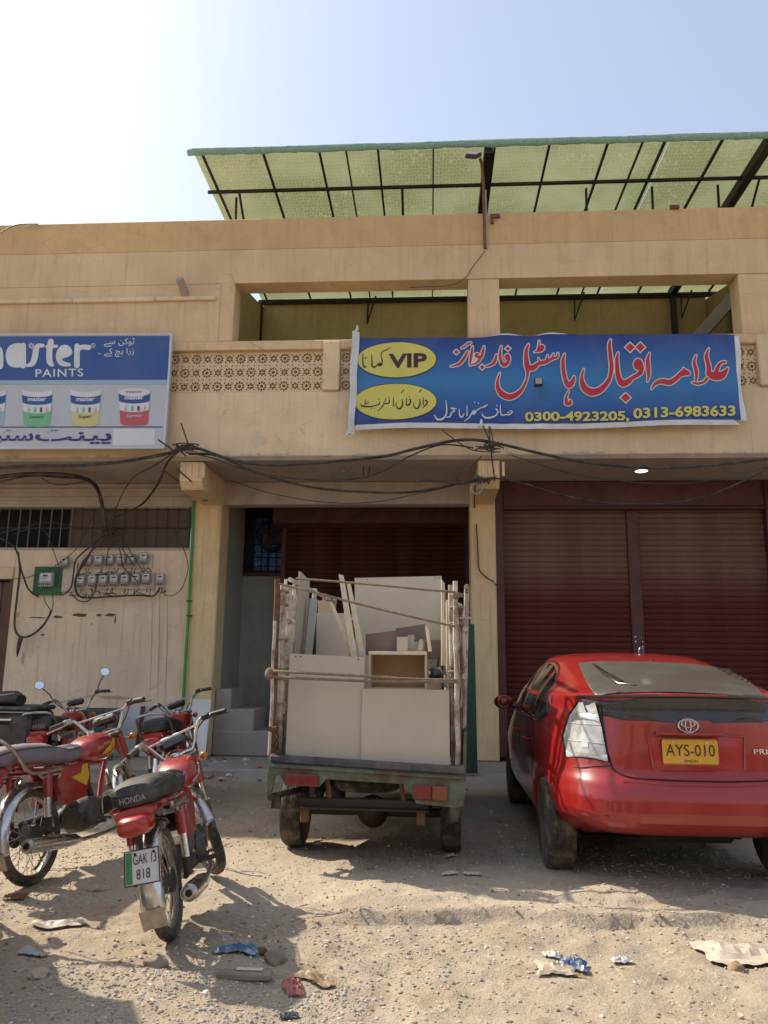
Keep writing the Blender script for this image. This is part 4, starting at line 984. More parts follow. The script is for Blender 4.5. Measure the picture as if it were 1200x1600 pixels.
board(122, 241, 894, 921, wb, 11.205, 11.232, 'meter_board', 'pale backing board behind the lower row of meters')
board(97, 118, 880, 925, wb, 11.205, 11.231, 'meter_board', 'narrow upright backing board between green board and meter rows')
board(56.5, 96, 886, 930, M['gdark'], 11.19, 11.232, 'meter_board', 'dark green board carrying the large three phase meter')
r = empty('electricity_meter', P(75, 907, 11.18)[:], label='largest meter with white face mounted on the dark green board', cat='electricity meter')
bx('case', M['greybox'], r, -.11, .11, -.08, .008, -.10, .115, .015); bx('face', M['meter_face'], r, -.08, .08, -.0835, -.0795, -.015, .10, .001); bx('display', M['steel'], r, -.045, .03, -.086, -.0837, .05, .075, .001)
bx('terminal_cover', M['greybox'], r, -.10, .10, -.088, -.081, -.095, -.03, .004)
for i in range(6): bx('terminal', M['dark'], r, -.09+i*.031, -.075+i*.031, -.091, -.0875, -.08, -.05, .001)
for i in range(3): bx('printed_line', M['steel'], r, -.06, .05-i*.02, -.0855, -.0837, .035-i*.014, .039-i*.014, 0)
# tangle of meter tails
rr = random.Random(9)
mb = MB()
for (x, y, _) in spots[1:]:
    for k in range(2):
        x0 = x+rr.uniform(-6, 6); y0 = y+12
        mb.tube([P(x0, y0, 11.15), P(x0+rr.uniform(-4, 4), y0+rr.uniform(4, 9), 11.12), P(x0+rr.uniform(-12, 6), y0+rr.uniform(6, 14), 11.14), P(x0+rr.uniform(-22, 12), y0+rr.uniform(2, 12), 11.16)], .0055, 5, smooth=4)
tag(mb.build('meter_wiring', M['cable'], None), 'tangle of thin dark tails under the rows of meters', 'wiring', kind='stuff')
G3 = 'thick dark feeders fanned out over the meter boards'
fe = [[(166, 830, m), (160, 845, m), (145, 858, m), (135, 875, m), (125, 890, m), (118, 905, m), (118, 920, m), (125, 932, m), (145, 934, m), (175, 932, m), (215, 930, m), (240, 931, m), (250, 918, m)],
      [(170, 835, m), (150, 852, m), (138, 868, m), (128, 880, m), (122, 900, m)], [(176, 835, m), (172, 852, m), (168, 864, m), (165, 885, m)],
      [(172, 832, m), (180, 846, m), (188, 862, m), (192, 885, m), (205, 898, m), (216, 910, m)], [(168, 835, m), (195, 850, m), (204, 862, m), (215, 880, m), (225, 895, m)],
      [(165, 828, m), (158, 838, m), (146, 850, m), (120, 873, m), (115, 895, m), (112, 915, m), (105, 925, m), (97, 930, m)], [(110, 925, m), (122, 938, m), (138, 939, m), (148, 925, m), (150, 912, m)],
      [(178, 840, m), (190, 835, m), (190, 855, m), (200, 870, m), (210, 885, m)]]
fl = ['feeder cable looping under the lower row of meters from the middle', 'feeder cable curving down to the left end of the lower row', 'feeder cable falling straight into the upper row', 'feeder cable passing diagonally across both rows',
      'feeder cable reaching the right end of the upper row', 'feeder cable running down the left side to the green board', 'small slack loop below the left end of the meters', 'feeder cable kinked beside the middle of the upper row']
for q, l_, w in zip(fe, fl, (.015, .012, .008, .008, .008, .012, .009, .008)): cab(l_, q, w, G3)
knot(172, 833, 11.08, 'taped cable joint hanging in front of the grille above the meters', 14, .09)
# conduits, camera, socket, lamp
q = [P(302, 782, 11.14), P(300, 850, 11.14), P(294, 960, 11.14), P(289, 1040, 11.14), P(284, 1128, 11.14)]
gp = MB().tube([(p.x, 11.145, p.z) for p in q], .022, 8).build('conduit_pipe', M['green'], None); tag(gp, 'bright green conduit pipe running down the wall beside the left column', 'pipe')
for y in (939, 962): c = P(295, y, 11.14); MB().tube([c+Vector((-.04, .02, 0)), c+Vector((0, -.03, 0)), c+Vector((.04, .02, 0))], .012, 6, smooth=3).build('clamp', M['rust'], gp)
cc = empty('security_camera', P(323, 779, 10.9)[:], label='tiny black security camera under the left beam end', cat='camera')
MB().box(-.04, .04, -.09, .04, -.03, .03, .01, Matrix.Rotation(.3, 4, 'X')).build('body', M['black'], cc); MB().tube([(-.02, .0, .03), (-.05, .04, .1)], .008, 6).build('arm', M['black'], cc); MB().lathe([(.018, 0), (.018, .01)], (0, -.095, -.025), (0, -1, -.3), 12).build('lens', M['dark'], cc)
so = empty('ceiling_lamp', P(1002, 734, 10.6)[:], label='small white oval ceiling lamp under the slab over the right shutters', cat='lamp')
so.location.z = Z_SLAB-.06
le = N('lamp_white'); le.col((.9, .9, .88)); le.set(Emission_Color=(1, .96, .88), Emission_Strength=2.5)
MB().ell((0, 0, -.012), (.085, .085, .018), 18, 7).build('diffuser', le.m, so); MB().torus((0, 0, -.008), (0, 0, 1), .088, .010, 20, 6).build('rim', M['white'], so)
so2 = empty('ceiling_socket', (P(537, 733, 10.6).x, 10.6, Z_SLAB-.063), label='round white ceiling socket under the slab of the middle bay', cat='socket')
MB().ell((0, 0, -.005), (.06, .06, .02), 16, 7).build('cover', M['greybox'], so2)
hk = MB().tube([P(568, 729, 10.3), P(568, 742, 10.3), P(572, 746, 10.3), P(576, 742, 10.3), P(577, 729, 10.3)], .008, 6, smooth=3).build('hook', M['steel'], None); tag(hk, 'bent iron hook hanging from the slab of the middle bay', 'hook')
cab('thin cable slanting over the pillar from the flood light to the left opening', [(758, 392, 9.97), (740, 415, 9.97), (725, 436, 9.98), (700, 446, 9.99), (640, 449, 9.99)], .0055)
cab('thin cable curving over the roof edge at the far left', [(-10, 372, 9.9), (10, 358, 9.9), (30, 351, 9.92), (60, 350, 10.0)], .008)
# patches and scars in the plaster
dk = mk('render_scar', (.12, .07, .04), .9); tan_ = mk('render_tan', (.46, .33, .2), .95); pale = mk('render_pale', (.62, .49, .33), .95)
WYF = WY
for px, py, w, h in ((60, 965, .16, .012), (90, 964, .10, .025), (125, 961, .14, .03), (155, 961, .05, .028), (172, 961, .10, .026), (180, 969, .015, .07), (67, 992, .03, .02), (143, 975, .008, .02)): flake(px, py, w, h, WYF, dk, th=.002)
for px, py, w, h in ((36, 1030, .03, .12), (28, 960, .03, .05), (180, 1090, .28, .03)): flake(px, py, w, h, WYF, tan_, th=.0022)
for px, py, w, h in ((402, 690, .13, .11), (630, 690, .10, .12), (570, 695, .12, .08), (860, 690, .10, .06)): flake(px, py, w, h, FY-.004, pale if px < 500 else M['facade2'], th=.0012)
dm = mk('drip_stain', (.52, .34, .21), .95)
for i, px in enumerate((238, 250, 262)):
    a, b_ = P(px, 865 if i % 2 else 930, WY), P(px-4, 1090, WY); o = MB().tube([(a.x, WY-.0005, a.z), ((a.x+b_.x)/2+.01, WY-.0005, (a.z+b_.z)/2), (b_.x, WY-.0005, b_.z)], [.003, .007, .002], 4, smooth=4).build('drip_stain', dm, B)
# marble offcuts leaning at the foot of the meter wall
def lean(name, px0, px1, pytop, Yb, Yt, mat, label, cat, th=.02):
    a, b_ = P(px0, pytop, Yt), P(px1, pytop, Yt); mb = MB()
    z1 = a.z; mb.add([(a.x, Yb-th, .10), (b_.x, Yb-th, .10), (b_.x, Yt-th, z1), (a.x, Yt-th, z1-.004), (a.x, Yb, .10), (b_.x, Yb, .10), (b_.x, Yt, z1), (a.x, Yt, z1-.004)],
                     [(0, 1, 2, 3), (7, 6, 5, 4), (0, 4, 5, 1), (1, 5, 6, 2), (2, 6, 7, 3), (3, 7, 4, 0)])
    return tag(mb.build(name, mat, None, smooth=0), label, cat)
mar = N('grey_marble'); mar.col(mar.mix(mar.ramp(mar.noise(4, 6, .7), (.4, 0.), (.65, 1.)), (.50, .50, .48), (.40, .40, .40))); mar.set(Roughness=.35)
lean('marble_slab', 188, 222, 1103, 11.0, 11.15, mar.m, 'narrow grey marble slab leaning on the wall behind the black sheet', 'slab')
lean('marble_slab', 226, 326, 1102, 11.02, 11.16, mar.m, 'wide pale grey slab leaning on the wall right of the dark post', 'slab')
lean('wooden_post', 221, 227, 1103, 10.98, 11.12, M['maroon'], 'thin dark maroon post standing between two leaning slabs', 'post')
lean('corner_sheet', 302, 330, 1092, 10.8, 10.95, M['white'], 'whitish warped sheet leaning at the foot of the left column', 'sheet', .008)
lean('black_sheet', 105, 189, 1105, 10.55, 10.72, M['black'], 'shiny black board leaning on the wall behind the purple seat motorcycle', 'board')
# ------------------------------------------------------------------ red hatchback
CARX, CARY, CARR = 1.62, 4.92, radians(-.6)
TZ = [.20, .26, .32, .40, .50, .60, .68, .72, .76, .85, .95, 1.03, 1.10, 1.155, 1.175, 1.19, 1.22, 1.28, 1.34, 1.40, 1.44, 1.465, 1.48, 1.487]
TR = [.16, .09, .045, .01, .00, .01, .035, .065, .095, .10, .11, .12, .135, .125, .115, .14, .30, .56, .82, 1.10, 1.36, 1.62, 1.90, 2.10]
TW = [.76, .80, .835, .855, .862, .864, .862, .860, .858, .852, .840, .825, .800, .785, .775, .765, .745, .705, .665, .615, .57, .50, .36, .12]
TF = [4.2, 4.32, 4.38, 4.43, 4.44, 4.42, 4.36, 4.30, 4.22, 3.98, 3.66, 3.42, 3.26, 3.16, 3.12, 3.10, 3.04, 2.92, 2.80, 2.66, 2.55, 2.45, 2.32, 2.2]
TN = [5, 5, 5, 5.2, 5.4, 5.4, 5.2, 5, 5, 4.8, 4.6, 4.6, 4.6, 4.8, 5, 4.8, 4.2, 3.8, 3.4, 3.1, 3.0, 2.8, 2.5, 2.3]
YC = 2.2
def cprof(z):
    return [float(np.interp(z, TZ, T)) for T in (TW, TR, TF, TN)]
def crown(x, z): return .030*max(0, 1-(x/.8)**2)*max(0., min(1., (z-.95)/.2))*(1-.55*max(0., min(1., (z-1.3)/.18)))
def cside(y):   # gentle body swell along the side
    return 0
def csurf(z, a):
    w, r, f, n = cprof(z); c, s_ = cos(a), sin(a)
    x = w*math.copysign(abs(c)**(2/n), c); y = math.copysign(abs(s_)**(2/n), s_)
    y = YC + (f-YC if y > 0 else YC-r)*y
    # belt line crease and lower scallop on the flanks
    return Vector((x, y, z+crown(x, z)))
CM = Matrix.Translation((CARX, CARY, 0)) @ Matrix.Rotation(CARR, 4, 'Z'); CMi = CM.inverted()
def inside(p):
    z = p.z-crown(p.x, p.z)
    if z < TZ[0] or z > TZ[-1]: return False
    w, r, f, n = cprof(z); a = (f-YC) if p.y > YC else (YC-r)
    return abs(p.x/w)**n+abs((p.y-YC)/a)**n < 1
def hit(px, py, off=0.004):
    """point of the body surface met by the sight line, in car coordinates, lifted off by a few mm"""
    d = ray(px, py); o = Vector((0, 0, CAM_H)); t = 4.2/d.y; st = .02; p = None
    while t*d.y < 9:
        p = CMi @ (o+d*t)
        if inside(p):
            lo, hi = t-st, t
            for _ in range(14):
                m_ = (lo+hi)/2
                if inside(CMi @ (o+d*m_)): hi = m_
                else: lo = m_
            p = CMi @ (o+d*hi); break
        t += st
    e = .004; 
    def F(q):
        z = q.z-crown(q.x, q.z); w, r, f, n = cprof(min(max(z, TZ[0]), TZ[-1])); a = (f-YC) if q.y > YC else (YC-r)
        return abs(q.x/w)**n+abs((q.y-YC)/a)**n
    g = Vector([F(p+Vector(v)*e)-F(p-Vector(v)*e) for v in ((1, 0, 0), (0, 1, 0), (0, 0, 1))])
    return p+(g.normalized()*off if g.length > 0 else Vector((0, 0, 0)))
M['car_red'] = mk('car_red', (.29, .004, .004), .34, 0, var=.08, scale=1.5, dirt=(.26, .12, .08), damt=.10, dscale=2.2, coat=.8, bump=0)
M['car_glass'] = mk('car_glass', (.012, .014, .015), .08, 0, var=.1, dirt=(.12, .10, .08), damt=.25, dscale=3, coat=1, bump=0)
M['dusty_glass'] = mk('dusty_glass', (.075, .067, .052), .36, 0, var=.1, scale=2, dirt=(.12, .105, .08), damt=.45, dscale=1.2, coat=.25, bump=0)
M['car_black'] = mk('car_black', (.012, .014, .018), .25, dirt=(.10, .09, .08), damt=.12, coat=.5, bump=0)
M['seam'] = mk('seam_dark', (.012, .004, .004), .8)
M['tyre'] = mk('tyre', (.035, .032, .028), .85, dirt=(.30, .24, .17), damt=.75, dscale=6, bump=.3)
M['alloy'] = mk('alloy', (.33, .33, .34), .4, .8, dirt=(.2, .16, .12), damt=.4)
lampm = N('clear_lamp'); lampm.col(lampm.mix(lampm.ramp(lampm.noise(14, 3), (.4, 0.), (.6, 1.)), (.50, .50, .48), (.32, .32, .31))); lampm.set(Roughness=.12, Coat_Weight=1.0); M['lamp_clear'] = lampm.m
M['lamp_red'] = mk('lamp_red', (.34, .012, .010), .22, dirt=(.2, .1, .06), damt=.25, coat=.7, bump=0); M['lamp_orange'] = mk('lamp_orange', (.45, .13, .02), .25, coat=.6, bump=0)
M['lens_r'] = mk('dirty_red_lens', (.20, .015, .012), .35, dirt=(.14, .08, .05), damt=.5, dscale=12); M['lens_o'] = mk('dirty_orange_lens', (.20, .065, .02), .4, dirt=(.14, .08, .05), damt=.5, dscale=12)
CAR = empty('parked_car', (CARX, CARY, 0), (0, 0, CARR), label='dusty red five door hatchback parked tail out with a yellow plate reading AYS-010', cat='car')
mb = MB(); na = 132; zl = []
for i in range(len(TZ)-1):
    k = 4 if TZ[i+1]-TZ[i] > .05 else 3
    zl += [TZ[i]+(TZ[i+1]-TZ[i])*j/k for j in range(k)]
zl.append(TZ[-1])
angs = [2*pi*k/na for k in range(na)]
mb.loft([[csurf(z, a) for a in angs] for z in zl])
def lift(v):   # the tail of the car is cut away higher than the sills
    x, y, z = v; k = max(0., min(1., (.95-y)/.55))
    return (x, y, z+k*.17*max(0., 1-(z-.20)/.32)) if z < .52 else v
mb.v = [lift(v) for v in mb.v]
body = mb.build('body', M['car_red'], CAR, smooth=30)
cut = MB()
for y in (.86, 3.60):
    for sx in (-1, 1): cut.lathe([(.365, 0), (.365, .34)], (sx*.60, y, .30), (sx, 0, 0), 40)
co = cut.build('cutter', M['seam'], None)
bo = body.modifiers.new('b', 'BOOLEAN'); bo.operation = 'DIFFERENCE'; bo.object = co; bo.solver = 'EXACT'
co.matrix_world = CM.copy(); bpy.context.view_layer.update()
dg = bpy.context.evaluated_depsgraph_get(); nm = bpy.data.meshes.new_from_object(body.evaluated_get(dg)); body.modifiers.clear(); body.data = nm; bpy.data.objects.remove(co)
nm.materials.clear(); nm.materials.append(M['car_red'])
nm.polygons.foreach_set('material_index', [0]*len(nm.polygons))
def wheel(parent, c, R, w, sx, rimR, spokes=7, rimm='alloy'):
    r = MB(); n = 36
    pr = [(rimR, -w/2), (R*.93, -w/2), (R*.985, -w*.36), (R, -w*.25), (R, w*.25), (R*.985, w*.36), (R*.93, w/2), (rimR, w/2)]
    wl = MB().lathe([(rimR, -w*.42), (rimR, w*.42), (rimR*.9, w*.40), (rimR*.86, w*.15), (.07, w*.12), (.05, w*.2), (.0, w*.2)] if sx > 0 else [(0, -w*.2), (.05, -w*.2), (.07, -w*.12), (rimR*.86, -w*.15), (rimR*.9, -w*.40), (rimR, -w*.42), (rimR, w*.42)], (0, 0, 0), (1, 0, 0), n).build('wheel', M[rimm], parent)
    wl.location = c
    r = MB(); r.lathe(pr, (0, 0, 0), (1, 0, 0), n)
    for gx in (-.22, -.08, .08, .22): r.torus((gx*w, 0, 0), (1, 0, 0), R+.001, .003, 36, 4)
    r.build('tyre', M['tyre'], wl)
    for k in range(spokes):
        a = 2*pi*k/spokes; MB().box(sx*w*.16-.012, sx*w*.16+.012, -.02, .02, .04, rimR*.93, .005, Matrix.Rotation(a, 4, 'X')).build('spoke', M[rimm], wl)
    return wl
for y in (.86, 3.60):
    for sx in (-1, 1): wheel(CAR, (sx*.755, y, .31), .312, .185, sx, .205)
bx('underbody', M['dark'], CAR, -.58, .58, 1.0, 4.1, .19, .30, .03)
def seam(pts, r=.0045, name='panel_gap', mat='seam', off=.0, sm=4): return MB().tube([hit(x, y, off) for x, y in pts], r, 6, smooth=sm).build(name, M[mat], CAR)
def cpatch(poly, name, mat, off=.004, grid=8, parent=None):
    o = patch([poly], lambda x, y: hit(x, y, off), name, M[mat], parent or CAR, grid); o.data.polygons.foreach_set('use_smooth', [True]*len(o.data.polygons)); return o
# rear window and lower rear window
cpatch([(903, 1037), (940, 1034), (1010, 1035), (1080, 1038), (1140, 1046), (1165, 1060), (1200, 1092), (1160, 1088), (1100, 1084), (1040, 1082), (985, 1083), (950, 1085), (931, 1089), (914, 1062)], 'rear_window', 'dusty_glass', .006, 4)
def mir(x, y): return x, y
zl1, zl0 = 1.150, 1.045
def rearpt(x, z, off=.004):
    w, r, f, n = cprof(z); y = YC-(YC-r)*(max(0, 1-abs(x/w)**n))**(1/n); nv = Vector((x*abs(x/w)**(n-2)/w/w*.6, -1, 0)).normalized()
    return Vector((x, y, z+crown(x, z)))+nv*off
def rpatch(poly, name, mat, off=.004, grid=.05, parent=None):
    o = patch([poly], lambda x, z: rearpt(x, z, off), name, M[mat] if isinstance(mat, str) else mat, parent or CAR, grid); o.data.polygons.foreach_set('use_smooth', [True]*len(o.data.polygons)); return o
rpatch([(-.64, 1.155), (-.3, 1.158), (0, 1.158), (.3, 1.158), (.64, 1.155), (.62, 1.06), (.42, 1.040), (.12, 1.030), (.09, 1.045), (-.09, 1.045), (-.12, 1.030), (-.42, 1.040), (-.62, 1.06)], 'lower_rear_window', 'car_black', .009, .025)
# spoiler lip between the two panes
lip = MB(); xs_ = [-.665+1.33*i/24 for i in range(25)]
lip.loft([[rearpt(x, 1.172, .020*e)+Vector((0, 0, dz)) for e, dz in ((0, -.012), (.8, -.008), (1.0, .002), (.4, .008), (-1, .010))] for x in xs_]); lip.build('spoiler_lip', M['car_black'], CAR)
MB().tube([rearpt(x, 1.178, .024) for x in [-.2+.4*i/8 for i in range(9)]], .007, 6).build('high_brake_light', M['lamp_red'], CAR)
# tail lamps: lens with stacked chambers
for sx in (-1, 1):
    pg = [(sx*.740, .80), (sx*.745, .92), (sx*.705, 1.05), (sx*.655, 1.135), (sx*.575, 1.14), (sx*.55, 1.0), (sx*.53, .80)]
    l = rpatch(pg, 'tail_light', 'lamp_clear', .010, .03)
    rpatch([(sx*.750, .792), (sx*.756, .92), (sx*.712, 1.055), (sx*.660, 1.143), (sx*.569, 1.146), (sx*.542, 1.0), (sx*.522, .792)], 'lamp_gasket', 'seam', .005, .03, l)
    for z, x0, x1 in ((.905, .54, .742), (1.01, .553, .716), (1.075, .562, .687)):
        MB().tube([rearpt(sx*(x0+(x1-x0)*i/6), z, .011) for i in range(7)], .003, 5).build('chamber_rib', M['p_grey'], l)
    rpatch([(sx*.555, 1.02), (sx*.70, 1.02), (sx*.672, 1.07), (sx*.563, 1.07)], 'reflector_bowl', 'chrome', .012, .03, l)
    rpatch([(sx*.63, .875), (sx*.66, .875), (sx*.66, .905), (sx*.63, .905)], 'bulb', 'p_white', .014, 0, l)
    rpatch([(sx*.53, .802), (sx*.742, .802), (sx*.742, .84), (sx*.532, .84)], 'reflector', 'lamp_red' if 0 else 'p_grey', .013, .04, l)
# hatch gap and bumper seam
def rtube(pts, r, name, mat, off=0.0, sm=5): return MB().tube([rearpt(x, z, off) for x, z in pts], r, 6, smooth=sm).build(name, M[mat], CAR)
for sx in (-1, 1): rtube([(sx*.55, 1.15), (sx*.535, .95), (sx*.515, .80), (sx*.49, .745), (sx*.40, .715), (sx*.2, .706), (0, .704)], .0055, 'panel_gap', 'seam')
rtube([(-.80, .74), (-.70, .745), (-.60, .765), (-.515, .775)], .004, 'panel_gap', 'seam'); rtube([(.80, .74), (.70, .745), (.60, .765), (.515, .775)], .004, 'panel_gap', 'seam')
rtube([(-.46, .694), (-.2, .684), (0, .682), (.2, .684), (.46, .694)], .008, 'bumper_edge', 'car_red', .0)
# number plate recess and plate
rc = rpatch([(-.27, .775), (.27, .775), (.29, .96), (-.29, .96)], 'plate_recess', mk('recess_red', (.34, .008, .01), .35, coat=.6, bump=0), .003)
MB().tube([rearpt(x, z, .006) for x, z in ((-.27, .775), (-.29, .96), (0, .972), (.29, .96), (.27, .775))], .008, 8, smooth=1).build('recess_rim', M['car_red'], CAR)
plm = mk('plate_yellow', (.62, .33, .02), .4, dirt=DUST, damt=.2)
pc = P(1079, 1175, 4.99); pcl = CMi @ pc
pl = empty('number_plate', (pcl.x, rearpt(pcl.x, .88).y-.022, pcl.z)); pl.parent = CAR
MB().prism([(-.165+.012*cos(a)*0+x, z) for x, z in ((0.012, -.075), (.318, -.075), (.33, -.063), (.33, .063), (.318, .075), (.012, .075), (0, .063), (0, -.063))for a in (0,)], 'y', -.004, .004).build('plate', plm, pl)
pf = lambda x, z: Vector((x, -.0065, z))
text_on('AYS-010', ((-.145, -.025), (.145, -.025), (0, .068)), pf, 'lettering', M['p_black'], pl, .0)
text_on('SINDH', ((-.04, -.062), (.04, -.062), (0, .017)), pf, 'lettering', M['p_black'], pl, .0)
for z in (-.071, .071): MB().box(-.15, .15, -.006, -.0042, z-.001, z+.001).build('plate_border', M['p_black'], pl)
for x in (-.1, .1): MB().lathe([(.007, 0), (.007, .004)], (x, -.0045, .055), (0, -1, 0), 8).build('screw', M['chrome'], pl)
MB().box(-.2, .2, -.03, .02, .095, .112, .006, Matrix.Translation((pl.location.x, pl.location.y, pl.location.z))).build('plate_garnish', M['car_red'], CAR)
# emblem: three interlaced ovals
ec = CMi @ P(1078, 1135, 4.99); ey = rearpt(ec.x, 1.02).y-.012
em = empty('emblem', (ec.x, ey, ec.z)); em.parent = CAR
def oval(cx, cz, a, b, r=.0045): return MB().tube([(cx+a*cos(2*pi*i/28), 0, cz+b*sin(2*pi*i/28)) for i in range(28)], r, 6, closed=True)
MB().lathe([(.052, .004), (.052, .006)], (0, 0, 0), (0, 1, 0), 24).build('backing', M['car_red'], em)
oval(0, 0, .060, .040, .005).build('oval_ring', M['chrome'], em); oval(0, .012, .040, .022, .004).build('oval_ring', M['chrome'], em); oval(0, 0, .017, .037, .004).build('oval_ring', M['chrome'], em)
for t_, x0, x1, z0, h in (('PRIUS', .335, .50, .862, .030),):
    text_on(t_, ((x0, z0), (x1, z0), (0, h)), lambda x, z: rearpt(x, z, .012), 'badge', M['chrome'], CAR, .01)
# side windows, pillars and door gaps on the left, mirrored simple glass on the right
def sidept(y, z, sx, off=.004):
    w, r, f, n = cprof(z); a = (f-YC) if y > YC else (YC-r)
    return Vector((sx*(w*max(0, 1-abs((y-YC)/a)**n)**(1/n)+off), y, z+crown(w, z)))
def spatch(poly, name, mat, sx, off=.004, grid=.08): o = patch([poly], lambda y, z: sidept(y, z, sx, off), name, M[mat], CAR, grid); o.data.polygons.foreach_set('use_smooth', [True]*len(o.data.polygons)); return o
for sx in (-1, 1):
    spatch([(.86, 1.06), (.93, 1.13), (1.10, 1.24), (1.30, 1.315), (1.42, 1.34), (1.42, 1.0), (1.1, .99)], 'quarter_window', 'car_glass', sx, .007, .05)
    spatch([(1.46, 1.345), (1.7, 1.385), (2.1, 1.40), (2.18, 1.40), (2.22, .985), (1.46, 1.0)], 'side_window', 'car_glass', sx, .006, .09)
    spatch([(2.27, 1.395), (2.5, 1.375), (2.75, 1.30), (3.0, 1.15), (3.15, 1.0), (3.08, .975), (2.27, .98)], 'side_window', 'car_glass', sx, .006, .11)
    MB().tube([sidept(y, z, sx, .002) for y, z in ((.84, 1.05), (.93, 1.15), (1.12, 1.265), (1.42, 1.358), (1.75, 1.405), (2.1, 1.415), (2.5, 1.39), (2.78, 1.31), (3.02, 1.16), (3.18, 1.0), (2.8, .962), (2.2, .965), (1.5, .978), (1.1, .97), (.84, 1.05))], .009, 6, smooth=2).build('window_trim', M['car_black'], CAR)
    for q in (((1.28, .97), (1.22, .8), (1.32, .6), (1.34, .36)), ((2.24, .97), (2.26, .7), (2.24, .36)), ((3.2, .95), (3.22, .7), (3.15, .36)), ((1.34, .33), (2.2, .31), (3.15, .33))):
        MB().tube([sidept(y, z, sx, -.001) for y, z in q], .0045, 6, smooth=4).build('panel_gap', M['seam'], CAR)
    for y in (1.5, 2.42): MB().tube([sidept(y, .80, sx, .0), sidept(y+.05, .81, sx, .03), sidept(y+.17, .81, sx, .03), sidept(y+.22, .80, sx, 0)], .013, 8, smooth=3).build('door_handle', M['car_red'], CAR)
    MB().ell((sx*.93, 3.02, 1.03), (.095, .06, .07), 18, 10).build('wing_mirror', M['car_red'], CAR)
    MB().tube([(sx*.80, 3.03, .99), (sx*.88, 3.03, 1.0)], .025, 8).build('mirror_arm', M['car_black'], CAR)
    MB().lathe([(.0, -.001), (.055, -.001), (.06, .004)], (sx*.93, 2.975, 1.03), (0, -1, 0), 18).build('mirror_glass', M['car_glass'], CAR)
    spatch([(.62, .34), (.62, .36), (.50, .52), (.50, .34)], 'mud_mark', 'tyre', sx, .002, 0)
    o = patch([[(sx*.30, 4.30), (sx*.62, 4.12), (sx*.70, 3.95), (sx*.52, 4.1)]], lambda x, y: Vector((x, y, .72)), 'headlight', M['lamp_clear'], CAR)
# windscreen
o = patch([[(-.55, 0), (.55, 0), (.45, 1), (-.45, 1)]], lambda x, t: Vector((x*1.05, cprof(1.05+.37*t)[2]*(1-.02*(x/.5)**2*2)+.002, 1.05+.37*t+crown(x, 1.05+.37*t)+.004)), 'windscreen', M['car_glass'], CAR, .1)
# wiper, aerial, washer nozzle
q = [hit(930, 1042, .02), hit(946, 1054, .02), hit(960, 1062, .02), hit(972, 1068, .012)]
MB().tube(q, [.005, .006, .008, .012], 6).build('wiper_arm', M['car_black'], CAR); MB().tube([hit(926, 1039, .012), hit(944, 1056, .012), hit(966, 1070, .012), hit(994, 1073, .012)], .004, 5).build('wiper_blade', M['car_black'], CAR)
an = CMi @ P(1001, 1017, 6.85); MB().lathe([(.03, -.02), (.022, .01), (.008, .03)], an, (0, 0, 1), 10).build('aerial_base', M['car_black'], CAR); MB().tube([an, an+Vector((.02, -.10, .26))], [.006, .0035], 5).build('aerial', M['car_black'], CAR)
MB().ell(hit(1018, 1033, .0), (.018, .018, .010), 8, 6).build('washer_nozzle', M['car_black'], CAR)
for sx in (-1, 1): rpatch([(sx*.56, .475), (sx*.70, .48), (sx*.70, .50), (sx*.56, .495)], 'reflector', 'lamp_red', .004, 0)
MB().lathe([(.024, -.1), (.024, .1)], (.45, .15, .24), (0, 1, 0), 14).build('exhaust_pipe', M['steel'], CAR)
MB().tube([(-.60, .86, .30), (.60, .86, .30)], .04, 10).build('rear_axle', M['dark'], CAR); MB().box(-.30, .30, .35, .75, .29, .40, .04).build('fuel_tank', M['dark'], CAR)

# ------------------------------------------------------------------ loaded pickup
TX, TY = -.475, 5.60
TM = Matrix.Translation((TX, TY, 0)) @ Matrix.Rotation(radians(-2.5), 4, 'Z')
TMi = TM.inverted()
TR_ = empty('pickup_truck', (TX, TY, 0), (0, 0, radians(-2.5)), label='small rusty green pickup seen from behind with rope lashed stake sides', cat='pickup truck')
def tp(px, py, Y): return TMi @ P(px, py, Y)
M['tgreen'] = mk('faded_green_paint', (.13, .165, .125), .8, var=.25, scale=6, dirt=(.10, .045, .022), damt=1.0, dscale=4, bump=.4)
M['tgrey'] = mk('grey_rubber_strip', (.055, .055, .06), .7, dirt=(.3, .27, .24), damt=.35, dscale=8)
M['stake'] = mk('peeling_white_post', (.60, .55, .47), .85, var=.15, scale=9, dirt=(.13, .07, .04), damt=1.0, dscale=5, bump=.7, bscale=45, bd=.01)
M['rope'] = mk('old_rope', (.26, .19, .12), .95, var=.3, scale=30, bump=.9, bscale=120, bd=.01)
tilt = Matrix.Rotation(radians(2.2), 4, 'Y')
def T(mb): mb.M = tilt; return mb
a = tp(413, 1184, 5.6); b_ = tp(722, 1207, 5.6)
zb_ = .665
T(MB()).box(-.685, .685, -.02, .035, zb_, zb_+.055, .012).build('rear_strip', M['tgrey'], TR_)
T(MB()).box(-.68, .68, .036, 2.15, zb_-.03, zb_+.03, .006).build('bed_floor', M['tgreen'], TR_)
T(MB()).prism([(-.675, zb_-.002), (.675, zb_-.002), (.69, zb_-.07), (.68, zb_-.20), (.62, zb_-.215), (.36, zb_-.205), (.31, zb_-.12), (.27, zb_-.085), (-.27, zb_-.085), (-.32, zb_-.14), (-.56, zb_-.145), (-.60, zb_-.08), (-.64, zb_-.09), (-.655, zb_-.20), (-.685, zb_-.21), (-.69, zb_-.07)], 'y', -.01, .03).build('tail_panel', M['tgreen'], TR_)
T(MB()).box(-.66, .66, -.03, -.011, zb_-.028, zb_-.010, .004).build('tail_rail', M['tgreen'], TR_)
